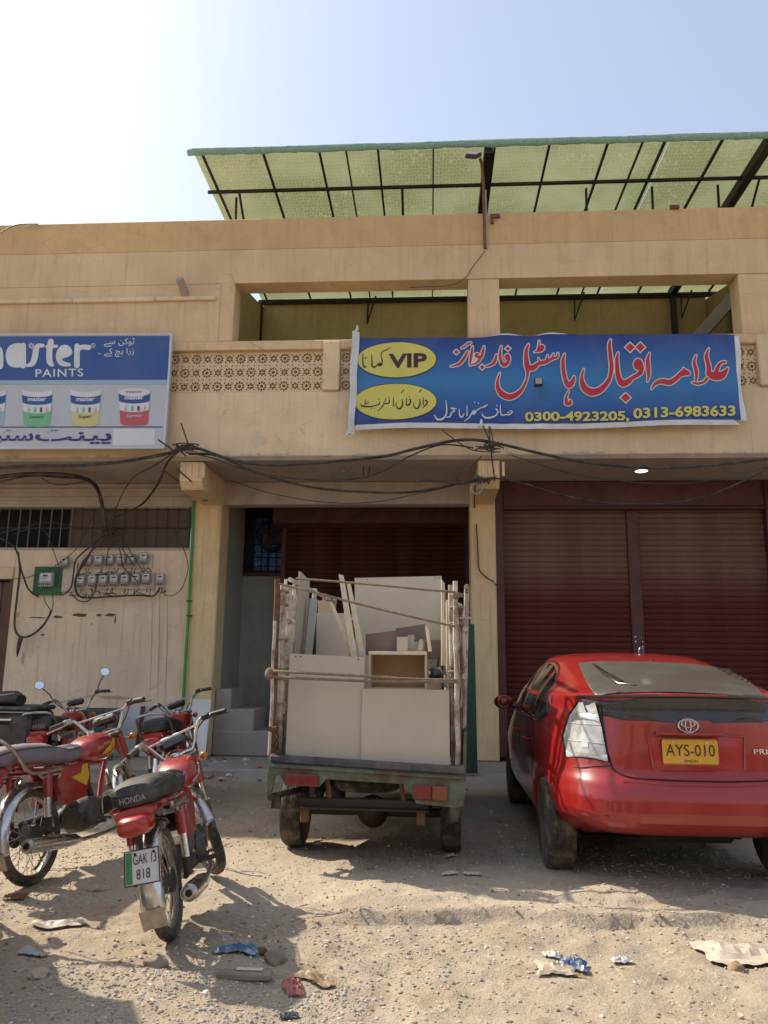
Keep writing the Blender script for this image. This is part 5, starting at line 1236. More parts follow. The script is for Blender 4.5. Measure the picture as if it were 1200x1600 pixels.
for i, (x0, x1, m_) in enumerate(((-.555, -.32, 'lens_r'),)):
    l = T(MB()).box(x0, x1, -.045, -.0105, zb_-.135, zb_-.06, .008).build('tail_light', M[m_], TR_)
    for k in range(3): T(MB()).box(x0+.05+k*.055, x0+.056+k*.055, -.049, -.0455, zb_-.13, zb_-.065).build('rib', M['lens_r'], l)
l = T(MB()).box(.34, .46, -.045, -.0105, zb_-.175, zb_-.08, .008).build('tail_light', M['lens_r'], TR_)
T(MB()).box(.463, .575, -.045, -.0105, zb_-.175, zb_-.08, .008).build('indicator', M['lens_o'], l)
for sx in (-1, 1):
    T(MB()).box(sx*.68-.012, sx*.68+.012, .04, 2.15, zb_-.06, zb_+.28, .006).build('bed_side', M['tgreen'], TR_)
    T(MB()).box(sx*.665-.02, sx*.665+.02, .0, .05, zb_+.03, zb_+.06, .004).build('corner_plate', M['rust'], TR_)
    T(MB()).prism([(.35, zb_-.02), (1.15, zb_-.02), (1.1, zb_-.12), (.42, zb_-.12)], 'x', sx*.66-.02, sx*.66+.02).build('mudguard', M['tgreen'], TR_)
for sx in (-1, 1):
    wheel(TR_, (sx*.60, .68, .268), .268, .15, sx, .165, 0, 'rust'); wheel(TR_, (sx*.60, 2.62, .268), .268, .15, sx, .165, 0, 'rust')
    for k in range(3): MB().tube([(sx*.44, .15, .50-k*.012), (sx*.44, .42, .36-k*.012), (sx*.44, .68, .33-k*.012), (sx*.44, .95, .37-k*.012), (sx*.44, 1.25, .50-k*.012)], .012, 6, smooth=3).build('leaf_spring', M['steel'], TR_)
    MB().box(sx*.36-.02, sx*.36+.02, .05, 3.0, .46, .54, .006).build('chassis_rail', M['steel'], TR_)
    MB().tube([(sx*.38, .5, .52), (sx*.42, .62, .30)], .022, 8).build('shock_absorber', M['steel'], TR_)
MB().tube([(-.55, .68, .268), (.55, .68, .268)], .035, 10).build('rear_axle', M['steel'], TR_); MB().ell((0, .68, .268), (.12, .12, .12), 16, 10).build('differential', M['steel'], TR_)
MB().box(-.50, .46, .10, .15, .385, .45, .008).build('underrun_bar', M['steel'], TR_); MB().box(-.50, .46, .06, .10, .375, .39, .004).build('bar_flange', M['steel'], TR_)
for x in (-.42, .40): MB().box(x-.03, x+.03, .1, .16, .28, .38, .006).build('bracket', M['rust'], TR_)
MB().tube([(-.64, -.03, .462), (-.56, .10, .475), (-.40, .5, .46), (-.3, 1.2, .42)], .024, 10).build('exhaust_pipe', M['steel'], TR_)
sp = empty('spare_wheel', (-.02, .52, .52)); sp.parent = TR_
MB().torus((0, 0, 0), (0, 0, 1), .20, .068, 32, 10, sq=1.0).build('tyre', M['tyre'], sp); MB().lathe([(.14, -.03), (.14, .03)], (0, 0, 0), (0, 0, 1), 24).build('rim', M['rust'], sp)
for x in (-.26, .26): MB().tube([(x, .08, .60), (x+.02, .10, .45)], .018, 6).build('hanger', M['rust'], TR_)
# cab
cb = T(MB()); secs = []
for y, w, z0, z1 in ((2.2, .66, .45, 1.70), (2.3, .68, .40, 1.76), (2.7, .69, .35, 1.78), (3.0, .69, .35, 1.72), (3.25, .68, .35, 1.25), (3.32, .66, .38, .95), (3.34, .6, .42, .6)):
    ring = [];
    for k in range(24):
        t = 2*pi*k/24; c_, s_ = cos(t), sin(t); ring.append((w*math.copysign(abs(c_)**.45, c_), y, (z0+z1)/2+(z1-z0)/2*math.copysign(abs(s_)**.45, s_)))
    secs.append(ring)
cb.loft(secs).build('cab', M['tgreen'], TR_)
T(MB()).box(-.5, .5, 2.185, 2.2, 1.15, 1.6, .006).build('rear_window', M['car_glass'], TR_)
o = T(MB()); o.add([(-.58, 3.275, 1.22), (.58, 3.275, 1.22), (.54, 3.02, 1.66), (-.54, 3.02, 1.66)], [(0, 1, 2, 3)]).build('windscreen', M['car_glass'], TR_)
for sx in (-1, 1):
    T(MB()).box(sx*.692-.004, sx*.692+.004, 2.35, 2.95, 1.15, 1.6, .003).build('side_window', M['car_glass'], TR_)
    MB().lathe([(.085, 0), (.07, .02)], (sx*.45, 3.33, .72), (0, 1, 0), 18).build('headlight', M['lamp_clear'], TR_)
# stake sides: posts and rails, a stack of poles lashed at each rear corner
rs = random.Random(21)
for sx in (-1, 1):
    for z in (.98, 1.32, 1.66, 1.97):
        T(MB()).tube([(sx*.66, .12, z), (sx*.66, 2.2, z)], .018, 8).build('rack_rail', M['stake'], TR_)
    for y in (.6, 1.1, 1.6, 2.15): T(MB()).tube([(sx*.67, y, zb_), (sx*.66, y, 2.0)], .02, 8).build('stake', M['stake'], TR_)
T(MB()).tube([(-.45, 2.1, zb_), (-.45, 2.1, 1.92), (-.42, 2.1, 1.99), (-.34, 2.1, 2.02), (.50, 2.1, 2.02), (.6, 2.1, 1.98), (.62, 2.1, 1.85), (.62, 2.1, zb_)], .024, 10).build('cab_guard', M['stake'], TR_)
T(MB()).tube([(-.45, 2.1, 1.88), (.62, 2.1, 1.88)], .016, 8).build('cab_guard', M['stake'], TR_)
T(MB()).tube([(-.18, 2.1, 1.88), (-.17, 2.1, 2.02)], .014, 8).build('cab_guard', M['stake'], TR_)
for px0, px1, py0, py1, Y, r in ((434, 425, 905, 1186, 5.68, .024), (443, 436, 914, 1186, 5.75, .022), (451, 445, 916, 1180, 5.85, .020), (460, 452, 912, 1150, 6.0, .018), (468, 462, 930, 1130, 6.2, .016), (430, 421, 970, 1180, 5.66, .012), (438, 430, 925, 1160, 5.70, .014), (447, 440, 905, 1100, 5.80, .013), (456, 449, 930, 1180, 5.9, .015),
                                 (711, 716, 908, 1195, 5.66, .020), (704, 709, 914, 1195, 5.8, .018), (718, 721, 950, 1200, 5.7, .016), (697, 700, 925, 1100, 6.1, .015), (724, 727, 965, 1040, 5.75, .012)):
    q0, q1 = tp(px0, py0, Y), tp(px1, py1, Y); n = 9
    MB().tube([q0.lerp(q1, i/n)+Vector((rs.uniform(-.004, .004), 0, 0)) for i in range(n+1)], [r*rs.uniform(.88, 1.12) for _ in range(n+1)], 9).build('pole', M['stake'] if rs.random() < .8 else M['rust'], TR_)
for i in range(9):
    f = i/8; px0, px1 = 433+f*36, 425+f*36; Y = 5.74+f*.5; q0, q1 = tp(px0, rs.uniform(925, 1000), Y), tp(px1, 1182-f*30, Y); w_ = rs.uniform(.012, .026)
    MB().tube([q0, q0.lerp(q1, .5)+Vector((rs.uniform(-.006, .006), 0, 0)), q1], [w_, w_*1.1, w_], 4).build('slat', M['rust' if i % 2 else 'stake'], TR_)  # plank slats; the rust-dark ones stand in for shaded gaps between poles
for i in range(5):
    f = i/4; px0, px1 = 716-f*22, 718-f*18; Y = 5.76+f*.5; q0, q1 = tp(px0, rs.uniform(930, 990), Y), tp(px1, 1192-f*20, Y); w_ = rs.uniform(.010, .018)
    MB().tube([q0, q0.lerp(q1, .5), q1], w_, 4).build('slat', M['rust' if i % 2 else 'stake'], TR_)  # right side likewise: rust-dark slats stand in for shaded gaps
for px, Y, hs in ((438, 5.72, (925, 945, 1000, 1046, 1062, 1100)), (712, 5.72, (930, 950, 975, 1050, 1066))):
    for py in hs:
        q = tp(px+(1046-py)*.02, py, Y); MB().torus(q, (0, .1, 1), .045, .010, 18, 6).build('rope_lashing', M['rope'], TR_)
MB().ell(tp(421, 1053, 5.62), (.035, .035, .045), 12, 8).build('rope_knot', M['rope'], TR_); MB().ell(tp(712, 930, 5.64), (.03, .03, .03), 12, 8).build('rope_knot', M['rope'], TR_)
MB().tube([tp(420, 1137, 5.6), tp(424, 1140, 5.6), tp(432, 1138, 5.62)], .018, 6, smooth=3).build('hook', M['rust'], TR_)
for k in range(9):
    q = tp(431+.4*k, 1140+k*5, 5.63); MB().torus(q, (1, .2, .2) if k % 2 else (.2, 1, .2), .012, .005, 12, 5).build('chain_link', M['steel'], TR_)
q = tp(728, 966, 5.7); MB().box(-.05, .04, -.02, .02, -.008, .010, .003, Matrix.Translation(q)).build('latch', M['greybox'], TR_); MB().tube([q+Vector((-.01, 0, 0)), q+Vector((.02, -.01, .05))], .008, 6).build('latch_pin', M['greybox'], TR_)
for sx in (-1, 1): T(MB()).prism([(-.004, .46), (.03, .46), (.03, .36), (-.004, .36)], 'x', sx*.62-.03, sx*.62+.03).build('mud_flap', M['black'], TR_)
# rope runs across the load (things lying over it)
def rope(label, pts, r=.011):
    q = [P(*p) for p in pts]; return tag(MB().tube(q, r, 7, smooth=3).build('rope', M['rope'], None), label, 'rope', 'ropes tying down the load on the pickup')
rope('brown rope nearly level across the top of the load', [(462, 904, 5.66), (530, 909, 5.6), (600, 915, 5.55), (660, 921, 5.55), (711, 925, 5.62)], .0085)
rope('brown rope slanting down to the right across the load', [(436, 912, 5.66), (500, 928, 5.6), (570, 946, 5.55), (640, 963, 5.55), (712, 979, 5.62)], .0085)
rope('upper of the two ropes across the front boards', [(423, 1048, 5.62), (450, 1050, 5.56), (500, 1053, 5.55), (560, 1056, 5.55), (640, 1061, 5.57), (714, 1063, 5.62)], .010)
rope('lower of the two ropes across the front boards', [(425, 1057, 5.62), (470, 1060, 5.56), (540, 1063, 5.55), (600, 1065, 5.55), (660, 1065, 5.57), (716, 1066, 5.62)], .010)
rope('frayed rope end hanging down the right side of the load', [(716, 978, 5.64), (720, 1000, 5.63), (714, 1030, 5.63), (722, 1080, 5.63), (720, 1105, 5.63)], .008)
# the load
M['mel'] = mk('cream_melamine', (.53, .46, .35), .5, var=.04, dirt=(.36, .31, .25), damt=.25, dscale=2.5, bump=0)
M['melg'] = mk('grey_board', (.40, .36, .30), .6, var=.05, dirt=(.3, .26, .2), damt=.3, bump=0)
M['melb'] = mk('blue_grey_board', (.30, .34, .34), .5, var=.06, dirt=(.3, .28, .24), damt=.4, bump=0)
M['mely'] = mk('yellowed_board', (.55, .44, .24), .6, var=.1, bump=.1)
M['melbr'] = mk('brown_grey_board', (.15, .115, .105), .6, var=.15, scale=8, bump=.1)
M['edge'] = mk('cut_edge', (.66, .58, .44), .8, var=.15, scale=20)
M['tan_in'] = mk('bare_hardboard', (.42, .29, .15), .8, var=.1)
def slab(name, quad, Ys, th, mat, label, cat='board', screws=()):
    """quad: tl, tr, br, bl pixels; Ys: matching distances"""
    f = [P(x, y, Y) for (x, y), Y in zip(quad, Ys if hasattr(Ys, '__len__') else [Ys]*4)]
    nrm = (f[1]-f[0]).cross(f[3]-f[0]).normalized()
    if nrm.y < 0: nrm = -nrm
    g = [p+nrm*th for p in f]
    o = MB().add(f+g, [(0, 1, 2, 3), (7, 6, 5, 4), (0, 4, 5, 1), (1, 5, 6, 2), (2, 6, 7, 3), (3, 7, 4, 0)]).build(name, M[mat], None, smooth=0)
    tag(o, label, cat)
    for (x, y) in screws:
        Y = f[0].y; MB().lathe([(.006, 0), (.006, .003)], P(x, y, Y-.002), (0, 1, 0), 8).build('screw_hole', M['dark'], o)
    return o
slab('board', [(453, 1021), (570, 1027), (565, 1191), (446, 1183)], [5.76, 5.76, 5.70, 5.70], .018, 'mel', 'large cream board standing at the left of the tail end', 'board', [(462, 1026), (470, 1026), (560, 1030), (548, 1044), (453, 1121), (452, 1170), (461, 1172), (543, 1174)])
slab('board', [(566, 1076), (702, 1078), (703, 1198), (564, 1190)], [5.72, 5.72, 5.67, 5.67], .018, 'mel', 'cream board standing at the right of the tail end below the drawer', 'board', [(571, 1140), (631, 1193)])
slab('board', [(554, 903), (690, 900), (690, 1082), (556, 1085)], [6.7, 6.7, 6.6, 6.6], .018, 'mel', 'biggest pale board rising highest at the right of the load', 'board', [(574, 906), (686, 903), (680, 903)])
slab('board', [(470, 893), (484, 908), (478, 1022), (461, 1022)], [6.0, 6.35, 6.35, 6.0], .018, 'melg', 'grey board set on edge at the far left of the load')
slab('board', [(485, 935), (497, 937), (488, 1023), (476, 1022)], [6.2, 6.25, 6.2, 6.15], .02, 'melb', 'bluish grey narrow board beside the grey board on edge')
slab('board', [(497, 938), (520, 940), (523, 1000), (496, 1000)], 6.9, .016, 'mely', 'yellowed panel half hidden behind the left cream sheet')
slab('board', [(495, 958), (540, 958), (546, 1026), (494, 1024)], [6.5, 6.5, 6.4, 6.4], .018, 'mel', 'short cream sheet with a knocked corner left of the two slats')
for q, Y, l_ in ((((529, 897), (536, 899), (558, 1027), (548, 1027)), 6.0, 'tall white slat leaning left, left one of the pair'), (((541, 909), (547, 911), (571, 1028), (562, 1028)), 6.05, 'white slat leaning left, right one of the pair'),
                 (((514, 940), (519, 941), (555, 1027), (549, 1027)), 6.15, 'thin cream batten leaning diagonally behind the two slats')):
    slab('slat', q, Y, .05 if 'slat' in l_ else .02, 'edge', l_, 'batten')
slab('board', [(571, 991), (620, 985), (622, 1020), (572, 1024)], 6.2, .018, 'melbr', 'dull brown board tucked behind the open drawer')
slab('board', [(618, 982), (664, 975), (669, 1002), (620, 1004)], 6.35, .018, 'melbr', 'dark brown strip tilted behind the drawer on the right')
slab('board', [(663, 1000), (700, 1000), (700, 1030), (664, 1030)], 6.5, .018, 'melbr', 'brown board end against the right stakes')
slab('batten', [(664, 978), (669, 980), (675, 1018), (669, 1018)], 6.1, .02, 'edge', 'short pale batten leaning by the tilted brown strip', 'batten')
slab('board', [(690, 905), (695, 912), (697, 1040), (690, 1040)], [6.3, 6.3, 6.2, 6.2], .02, 'mel', 'narrow cream board on edge along the right stakes')
slab('board', [(702, 1027), (707, 1029), (700, 1075), (692, 1074)], 5.95, .02, 'melg', 'small grey frame piece tilted above the right board')
slab('box', [(620, 995), (637, 995), (637, 1018), (620, 1018)], 6.15, .08, 'melg', 'small light grey box behind the drawer', 'box')
slab('box', [(637, 992), (647, 992), (647, 1016), (637, 1016)], 6.2, .05, 'melb', 'small bluish box next to the light grey one', 'box')
slab('bracket', [(655, 999), (661, 999), (660, 1016), (653, 1016)], 6.0, .03, 'melg', 'little grey bracket standing behind the drawer', 'bracket')
slab('filler_board', [(455, 1035), (700, 1035), (700, 1180), (455, 1180)], 6.9, .018, 'melbr', 'dark board deep inside the load behind everything else')
cbn = empty('cabinet', (-.5, 7.1, .72), label='dark brown cabinet carcass added deep in the load to block the sun', cat='cabinet')  # hidden bulk added to keep sun off the car; brown darkens the gap
bx('carcass', M['melbr'], cbn, -.52, .56, -.35, .5, 0, 1.04, .006); bx('door', M['melbr'], cbn, -.50, .02, -.372, -.352, .03, 1.0, .004); bx('door', M['melbr'], cbn, .03, .54, -.372, -.352, .03, 1.0, .004)
o = MB().box(.118, .138, 5.9, 7.6, .72, 1.86, .003).build('board', M['mel'], None); tag(o, 'long pale board on edge pressed against the inside of the right stakes', 'board')
o = MB().box(.160, .172, 6.3, 7.5, .72, 1.70, .003).build('board', M['melbr'], None); tag(o, 'dark board on edge between the long pale board and the right stakes', 'board')
o = MB().box(-1.10, -1.085, 6.2, 7.5, .74, 1.78, .003).build('board', M['melbr'], None); tag(o, 'dark board on edge just inside the left stakes', 'board')
# drawer, seen into its open face
dr = empty('drawer', P(621, 1077, 5.82)[:], label='open cream drawer lying face out between the ropes with a tan inside', cat='drawer')
d0, d1 = P(576, 1020, 5.82), P(667, 1078, 5.82); ox, oy, oz = dr.location
def dpart(n, m_, x0, x1, y0, y1, z0, z1): bx(n, M[m_], dr, x0-ox, x1-ox, y0-oy, y1-oy, z0-oz, z1-oz, .002)
dpart('side', 'mel', d0.x, d0.x+.016, 5.82, 6.12, d1.z, d0.z-.013); dpart('side', 'mel', d1.x-.016, d1.x, 5.82, 6.12, d1.z, d0.z-.013)
dpart('top', 'edge', d0.x, d1.x, 5.81, 6.13, d0.z-.012, d0.z+.012); dpart('bottom', 'tan_in', d0.x+.017, d1.x-.017, 6.10, 6.11, d1.z, d0.z-.013); dpart('side', 'mel', d0.x+.017, d1.x-.017, 5.82, 6.099, d1.z-.0, d1.z+.012)
kt = empty('kettle', P(680, 1052, 5.95)[:], label='round black pan with a small knob wedged right of the drawer', cat='pan')
MB().ell((0, 0, 0), (.055, .06, .055), 20, 12).build('bowl', M['car_black'], kt); MB().ell((-.045, -.05, 0), (.012, .012, .018), 10, 6).build('knob', M['chrome'], kt); MB().tube([(.02, 0, .05), (.03, 0, .12)], .01, 6).build('handle', M['steel'], kt)
M['bluebag'] = M['black']
# green board leaning behind the truck, beside the column
lean('green_sheet', 722, 741, 975, 9.9, 10.25, M['green_steel'], 'dark green sheet leaning on the column behind the pickup', 'sheet', .01)
# ------------------------------------------------------------------ motorcycles
M['moto_red'] = mk('moto_red', (.30, .008, .010), .32, var=.1, dirt=(.32, .22, .15), damt=.2, dscale=9, coat=.7, bump=0)
M['seat_black'] = mk('seat_black', (.020, .020, .022), .5, dirt=(.22, .19, .15), damt=.3, dscale=8, bump=.3, bscale=250)
M['seat_purple'] = mk('seat_purple', (.19, .155, .175), .7, dirt=(.30, .26, .24), damt=.4, dscale=6, bump=.3, bscale=250)
M['engine'] = mk('engine_alloy', (.12, .115, .105), .55, .6, dirt=(.10, .075, .05), damt=.8, dscale=14, bump=.3)
M['engine_d'] = mk('engine_dark', (.03, .028, .025), .6, .3, dirt=(.14, .10, .07), damt=.5, dscale=14)
M['chrome_d'] = mk('dull_chrome', (.45, .43, .40), .3, 1.0, dirt=(.22, .17, .12), damt=.6, dscale=16)
M['decal_y'] = mk('decal_yellow', (.62, .36, .02), .4, coat=.5, bump=0); M['decal_g'] = mk('decal_green', (.06, .22, .12), .4, coat=.5, bump=0)
M['plate_w'] = mk('plate_white', (.60, .60, .58), .5, dirt=DUST, damt=.25); M['plate_g'] = mk('plate_green', (.02, .20, .05), .5, dirt=DUST, damt=.2)
M['mirror'] = mk('mirror_glass', (.8, .85, .9), .03, 1.0, var=0.01, bump=0)
def sup(x, hw, z0, z1, n=2.6, k=20, y0=0):
    zc_, hz = (z0+z1)/2, (z1-z0)/2; e = 2/n
    return [(x, y0+hw*math.copysign(abs(cos(2*pi*i/k))**e, cos(2*pi*i/k)), zc_+hz*math.copysign(abs(sin(2*pi*i/k))**e, sin(2*pi*i/k))) for i in range(k)]
WB, WR = 1.20, .285
def spoked(parent, c, steer=None, drum=True):
    wr = MB(); wr.M = steer; wr.torus(c, (0, 1, 0), WR-.047, .014, 44, 8, 1.5); w = wr.build('wheel', M['chrome_d'], parent)
    t = MB(); t.M = steer; t.lathe([(WR-.052, -.022), (WR-.030, -.034), (WR-.010, -.030), (WR, -.012), (WR, .012), (WR-.010, .030), (WR-.030, .034), (WR-.052, .022)], c, (0, 1, 0), 44, True)
    for g in (-.014, .0, .014): t.torus((c[0], c[1]+g, c[2]), (0, 1, 0), WR-.001, .0035, 44, 4)
    t.build('tyre', M['tyre'], w)
    h = MB(); h.M = steer; h.lathe([(.03, -.06), (.062, -.05), (.066, .03), (.03, .05), (.02, .07)] if drum else [(.02, -.05), (.045, -.03), (.045, .03), (.02, .05)], c, (0, 1, 0), 20); h.build('hub', M['engine'], w)
    s_ = MB(); s_.M = steer
    for k in range(32):
        a = 2*pi*k/32; sd = 1 if k % 2 else -1; b_ = a+(.55 if (k//2) % 2 else -.55)
        s_.tube([(c[0]+.05*cos(b_), c[1]+sd*.035, c[2]+.05*sin(b_)), (c[0]+(WR-.055)*cos(a), c[1], c[2]+(WR-.055)*sin(a))], .0024, 4, cap=False)
    s_.build('spokes', M['chrome_d'], w, kind='stuff')
    return w
def fender(c, R, a0, a1, hw, steer, name, mat, parent, n=18, drop=.03):
    mb = MB(); mb.M = steer; vv = []; rows = 7
    for i in range(n+1):
        a = a0+(a1-a0)*i/n
        for j in range(rows):
            t = -1+2*j/(rows-1); r = R-drop*t*t*t*t-.012*t*t; vv.append((c[0]+r*cos(a), hw*t, c[2]+r*sin(a)))
    m_ = len(vv); vv += [(v[0]+(c[0]-v[0])*.012, v[1], v[2]+(c[2]-v[2])*.012) for v in vv]
    ff = [(i*rows+j, i*rows+j+1, (i+1)*rows+j+1, (i+1)*rows+j) for i in range(n) for j in range(rows-1)]
    ff += [tuple(m_+q for q in f[::-1]) for f in ff]
    for i in range(n): ff += [(i*rows, (i+1)*rows, m_+(i+1)*rows, m_+i*rows), (i*rows+rows-1, m_+i*rows+rows-1, m_+(i+1)*rows+rows-1, (i+1)*rows+rows-1)]
    ff += [tuple(range(rows))+tuple(m_+j for j in range(rows))[::-1], tuple(n*rows+j for j in range(rows))[::-1]+tuple(m_+n*rows+j for j in range(rows))]
    return mb.add(vv, ff).build(name, mat, parent)
def motorcycle(label, loc, heading, lean_deg, steer_deg, seat='seat_black', plate=None, word=None, decal=None, mirrors=(), group='red motorcycles parked in a row', hoop=True, sc=1.0):
    root = empty('motorcycle', loc, (0, 0, 0), label, 'motorcycle', group)
    # local x forward, y left, z up; origin at the rear contact point
    root.matrix_world = Matrix.Translation(loc) @ Matrix.Rotation(heading, 4, 'Z') @ Matrix.Rotation(radians(-lean_deg), 4, 'X') @ Matrix.Scale(sc, 4)
    B_ = lambda: MB()
    spoked(root, (0, 0, WR), None)
    # steering transform about the head axis
    hd, ax = Vector((.99, 0, .76)), Vector((-.21, 0, .475)).normalized()
    S = Matrix.Translation(hd) @ Matrix.Rotation(radians(steer_deg), 4, ax) @ Matrix.Translation(-hd)
    SB = lambda: (lambda m_: (setattr(m_, 'M', S), m_)[1])(MB())
    spoked(root, (WB, 0, WR), S)
    for sy in (-1, 1):
        fk = SB().tube([(WB, sy*.085, WR), (WB-.085, sy*.085, WR+.20)], .024, 10).build('front_fork', M['engine'], root)
        SB().tube([(WB-.08, sy*.085, WR+.18), (hd.x+.02, sy*.085, .83)], .016, 10).build('fork_tube', M['chrome_d'], fk)
        SB().tube([(hd.x+.075, sy*.085, .62), (hd.x+.02, sy*.085, .79)], .030, 10).build('fork_cover', M['moto_red'], fk)
    SB().box(hd.x-.05, hd.x+.05, -.11, .11, .80, .83, .01).build('fork_crown', M['engine'], root)
    fender((WB, 0, WR), WR+.028, radians(18), radians(162), .052, S, 'front_fender', M['chrome'], root)
    SB().tube([(WB+.08, -.055, WR+.30), (WB-.02, -.085, WR+.05)], .006, 6).build('fender_stay', M['chrome_d'], root)
    hl = SB().lathe([(.03, -.12), (.07, -.10), (.088, -.04), (.092, .015), (.085, .02)], (hd.x+.13, 0, .79), (1, 0, -.08), 22).build('headlight', M['moto_red'], root)
    SB().lathe([(.082, 0), (.088, .012), (.078, .022), (.0, .03)], (hd.x+.148, 0, .789), (1, 0, -.08), 22).build('lens', M['lamp_clear'], hl)
    # instruments
    ins = SB().box(hd.x+.03, hd.x+.15, -.09, .09, .90, .97, .02, None).build('instrument_cluster', M['car_black'], root)
    SB().lathe([(.038, 0), (.034, .004)], (hd.x+.07, .035, .971), (-.3, 0, 1), 14).build('dial', M['greybox'], ins); SB().lathe([(.030, 0), (.026, .004)], (hd.x+.07, -.045, .971), (-.3, 0, 1), 14).build('dial', M['greybox'], ins)
    # handlebar with cross brace
    hb = SB().tube([(hd.x-.17, .335, .985), (hd.x-.10, .26, 1.00), (hd.x-.03, .19, .99), (hd.x-.005, .10, .85), (hd.x-.0, .05, .845), (hd.x, -.05, .845), (hd.x-.005, -.10, .85), (hd.x-.03, -.19, .99), (hd.x-.10, -.26, 1.00), (hd.x-.17, -.335, .985)], .0115, 10, smooth=4).build('handlebar', M['chrome'], root)
    SB().tube([(hd.x-.03, .185, .975), (hd.x-.03, -.185, .975)], .007, 8).build('cross_brace', M['chrome'], hb)
    for sy in (-1, 1):
        SB().tube([(hd.x-.10, sy*.265, .999), (hd.x-.172, sy*.342, .984)], [.017, .018], 10).build('grip', M['black'], hb)
        SB().box(-.03, .03, -.022, .022, -.02, .022, .008, Matrix.Translation((hd.x-.075, sy*.235, 1.0)) @ Matrix.Rotation(-sy*.9, 4, 'Z')).build('switch_housing', M['chrome_d'] if sy > 0 else M['black'], hb)
        SB().tube([(hd.x-.02, sy*.235, .995), (hd.x-.02, sy*.29, .985), (hd.x-.095, sy*.385, .965)], [.007, .006, .006], 6, smooth=4).build('lever', M['chrome'] if sy > 0 else M['steel'], hb)
        SB().tube([(hd.x-.05, sy*.22, .985), (hd.x+.05, sy*.17, .93), (hd.x+.10, sy*.05, .80), (hd.x+.02, 0, .70)], .005, 5, smooth=4).build('control_cable', M['cable'], hb)
    SB().tube([(hd.x+.0, .10, .88), (hd.x+.12, .03, .95), (hd.x+.15, -.02, .75), (WB-.05, -.07, .5), (WB, -.07, WR)], .005, 5, smooth=4).build('control_cable', M['cable'], hb)
    for sy in mirrors:
        mr = SB().tube([(hd.x-.07, sy*.235, 1.01), (hd.x-.06, sy*.26, 1.08), (hd.x-.07, sy*.32, 1.16)], .006, 6, smooth=3).build('mirror', M['steel'], root)
        mm = SB(); mm.lathe([(.0, .012), (.038, .010), (.047, -.002), (.049, -.006)], (hd.x-.07, sy*.345, 1.20), (1, 0, -.28), 20); mm.build('mirror_shell', M['steel'], mr)
        SB().lathe([(.046, 0), (.044, .002)], (hd.x-.078, sy*.345, 1.202), (-1, 0, .28), 20).build('mirror_glass', M['mirror'], mr)
    # turn signals
    for sy in (-1, 1):
        ts = SB().ell((hd.x+.09, sy*.17, .76), (.035, .03, .03), 12, 8).build('turn_signal', M['lamp_orange'], root); SB().tube([(hd.x+.09, sy*.08, .77), (hd.x+.09, sy*.15, .76)], .009, 6).build('stalk', M['chrome_d'], ts)
    # tank
    tk = B_(); tk.loft([sup(x, hw, z0, z1, n) for x, hw, z0, z1, n in ((.50, .045, .67, .735, 2.5), (.53, .085, .655, .775, 2.6), (.60, .115, .645, .815, 2.7), (.70, .125, .64, .845, 2.8), (.80, .125, .645, .852, 2.8), (.88, .11, .66, .838, 2.7), (.935, .08, .68, .80, 2.5), (.955, .04, .70, .765, 2.3))])
    tank = tk.build('fuel_tank', M['moto_red'], root, smooth=50); B_().lathe([(.032, 0), (.030, .018), (.015, .022)], (.76, 0, .85), (0, 0, 1), 16).build('filler_cap', M['chrome'], tank)
    for sy in (-1, 1):
        f_ = lambda x, z, o=.0015, sy=sy: Vector((x, sy*(float(np.interp(x, [.53, .60, .70, .80, .88, .935], [.085, .115, .125, .125, .11, .08]))*(max(0, 1-abs((z-.748)/.102)**2.7))**(1/2.7)+o), z))
        if decal == 'yellow':
            patch([[(.60, .67), (.70, .70), (.80, .755), (.89, .80), (.915, .775), (.90, .70), (.80, .68), (.70, .665)]], lambda x, z: f_(x, z, .003), 'decal', M['decal_y'], tank, .02)
            patch([[(.66, .685), (.78, .70), (.90, .745), (.905, .735), (.80, .687), (.70, .675)]], lambda x, z: f_(x, z, .005), 'decal_line', M['moto_red'], tank, .02)
        else:
            patch([[(.62, .68), (.74, .70), (.86, .76), (.90, .765), (.84, .71), (.74, .68)]], lambda x, z: f_(x, z, .003), 'decal', M['decal_g'], tank, .02)
            patch([[(.60, .695), (.74, .715), (.88, .775), (.90, .775), (.75, .708), (.62, .688)]], lambda x, z: f_(x, z, .005), 'decal_line', M['p_white'], tank, .02)
        q = ((.64, .725), (.80, .765)) if sy < 0 else ((.80, .765), (.64, .725))
        if decal == 'yellow': text_on('Road Prince', (q[0], q[1], (-.01, .028)), lambda x, z: f_(x, z, .006), 'lettering', M['p_pyel'] if decal == 'yellow' else M['p_white'], tank, .0, shear=.3)
    # seat
    st = B_(); st.loft([sup(x, hw, z0, z1, n) for x, hw, z0, z1, n in ((-.36, .075, .735, .80, 2.6), (-.345, .105, .725, .835, 2.8), (-.28, .125, .715, .852, 3), (-.10, .130, .70, .852, 3.2), (.08, .128, .69, .838, 3.2), (.20, .125, .685, .80, 3), (.34, .118, .68, .785, 3), (.46, .10, .68, .80, 2.8), (.53, .06, .70, .80, 2.5))])
    seat_o = st.build('seat', M[seat], root, smooth=50)
    B_().tube([(x, sy*hw, z) for sy in (1,) for x, hw, z in ((.48, .098, .77), (.3, .122, .765), (.1, .131, .80), (-.1, .133, .812), (-.28, .127, .812), (-.352, .095, .80), (-.365, 0, .79), (-.352, -.095, .80), (-.28, -.127, .812), (-.1, -.133, .812), (.1, -.131, .80), (.3, -.122, .765), (.48, -.098, .77))], .0035, 5, smooth=2).build('piping', M['seat_black' if seat == 'seat_black' else 'steel'], seat_o)
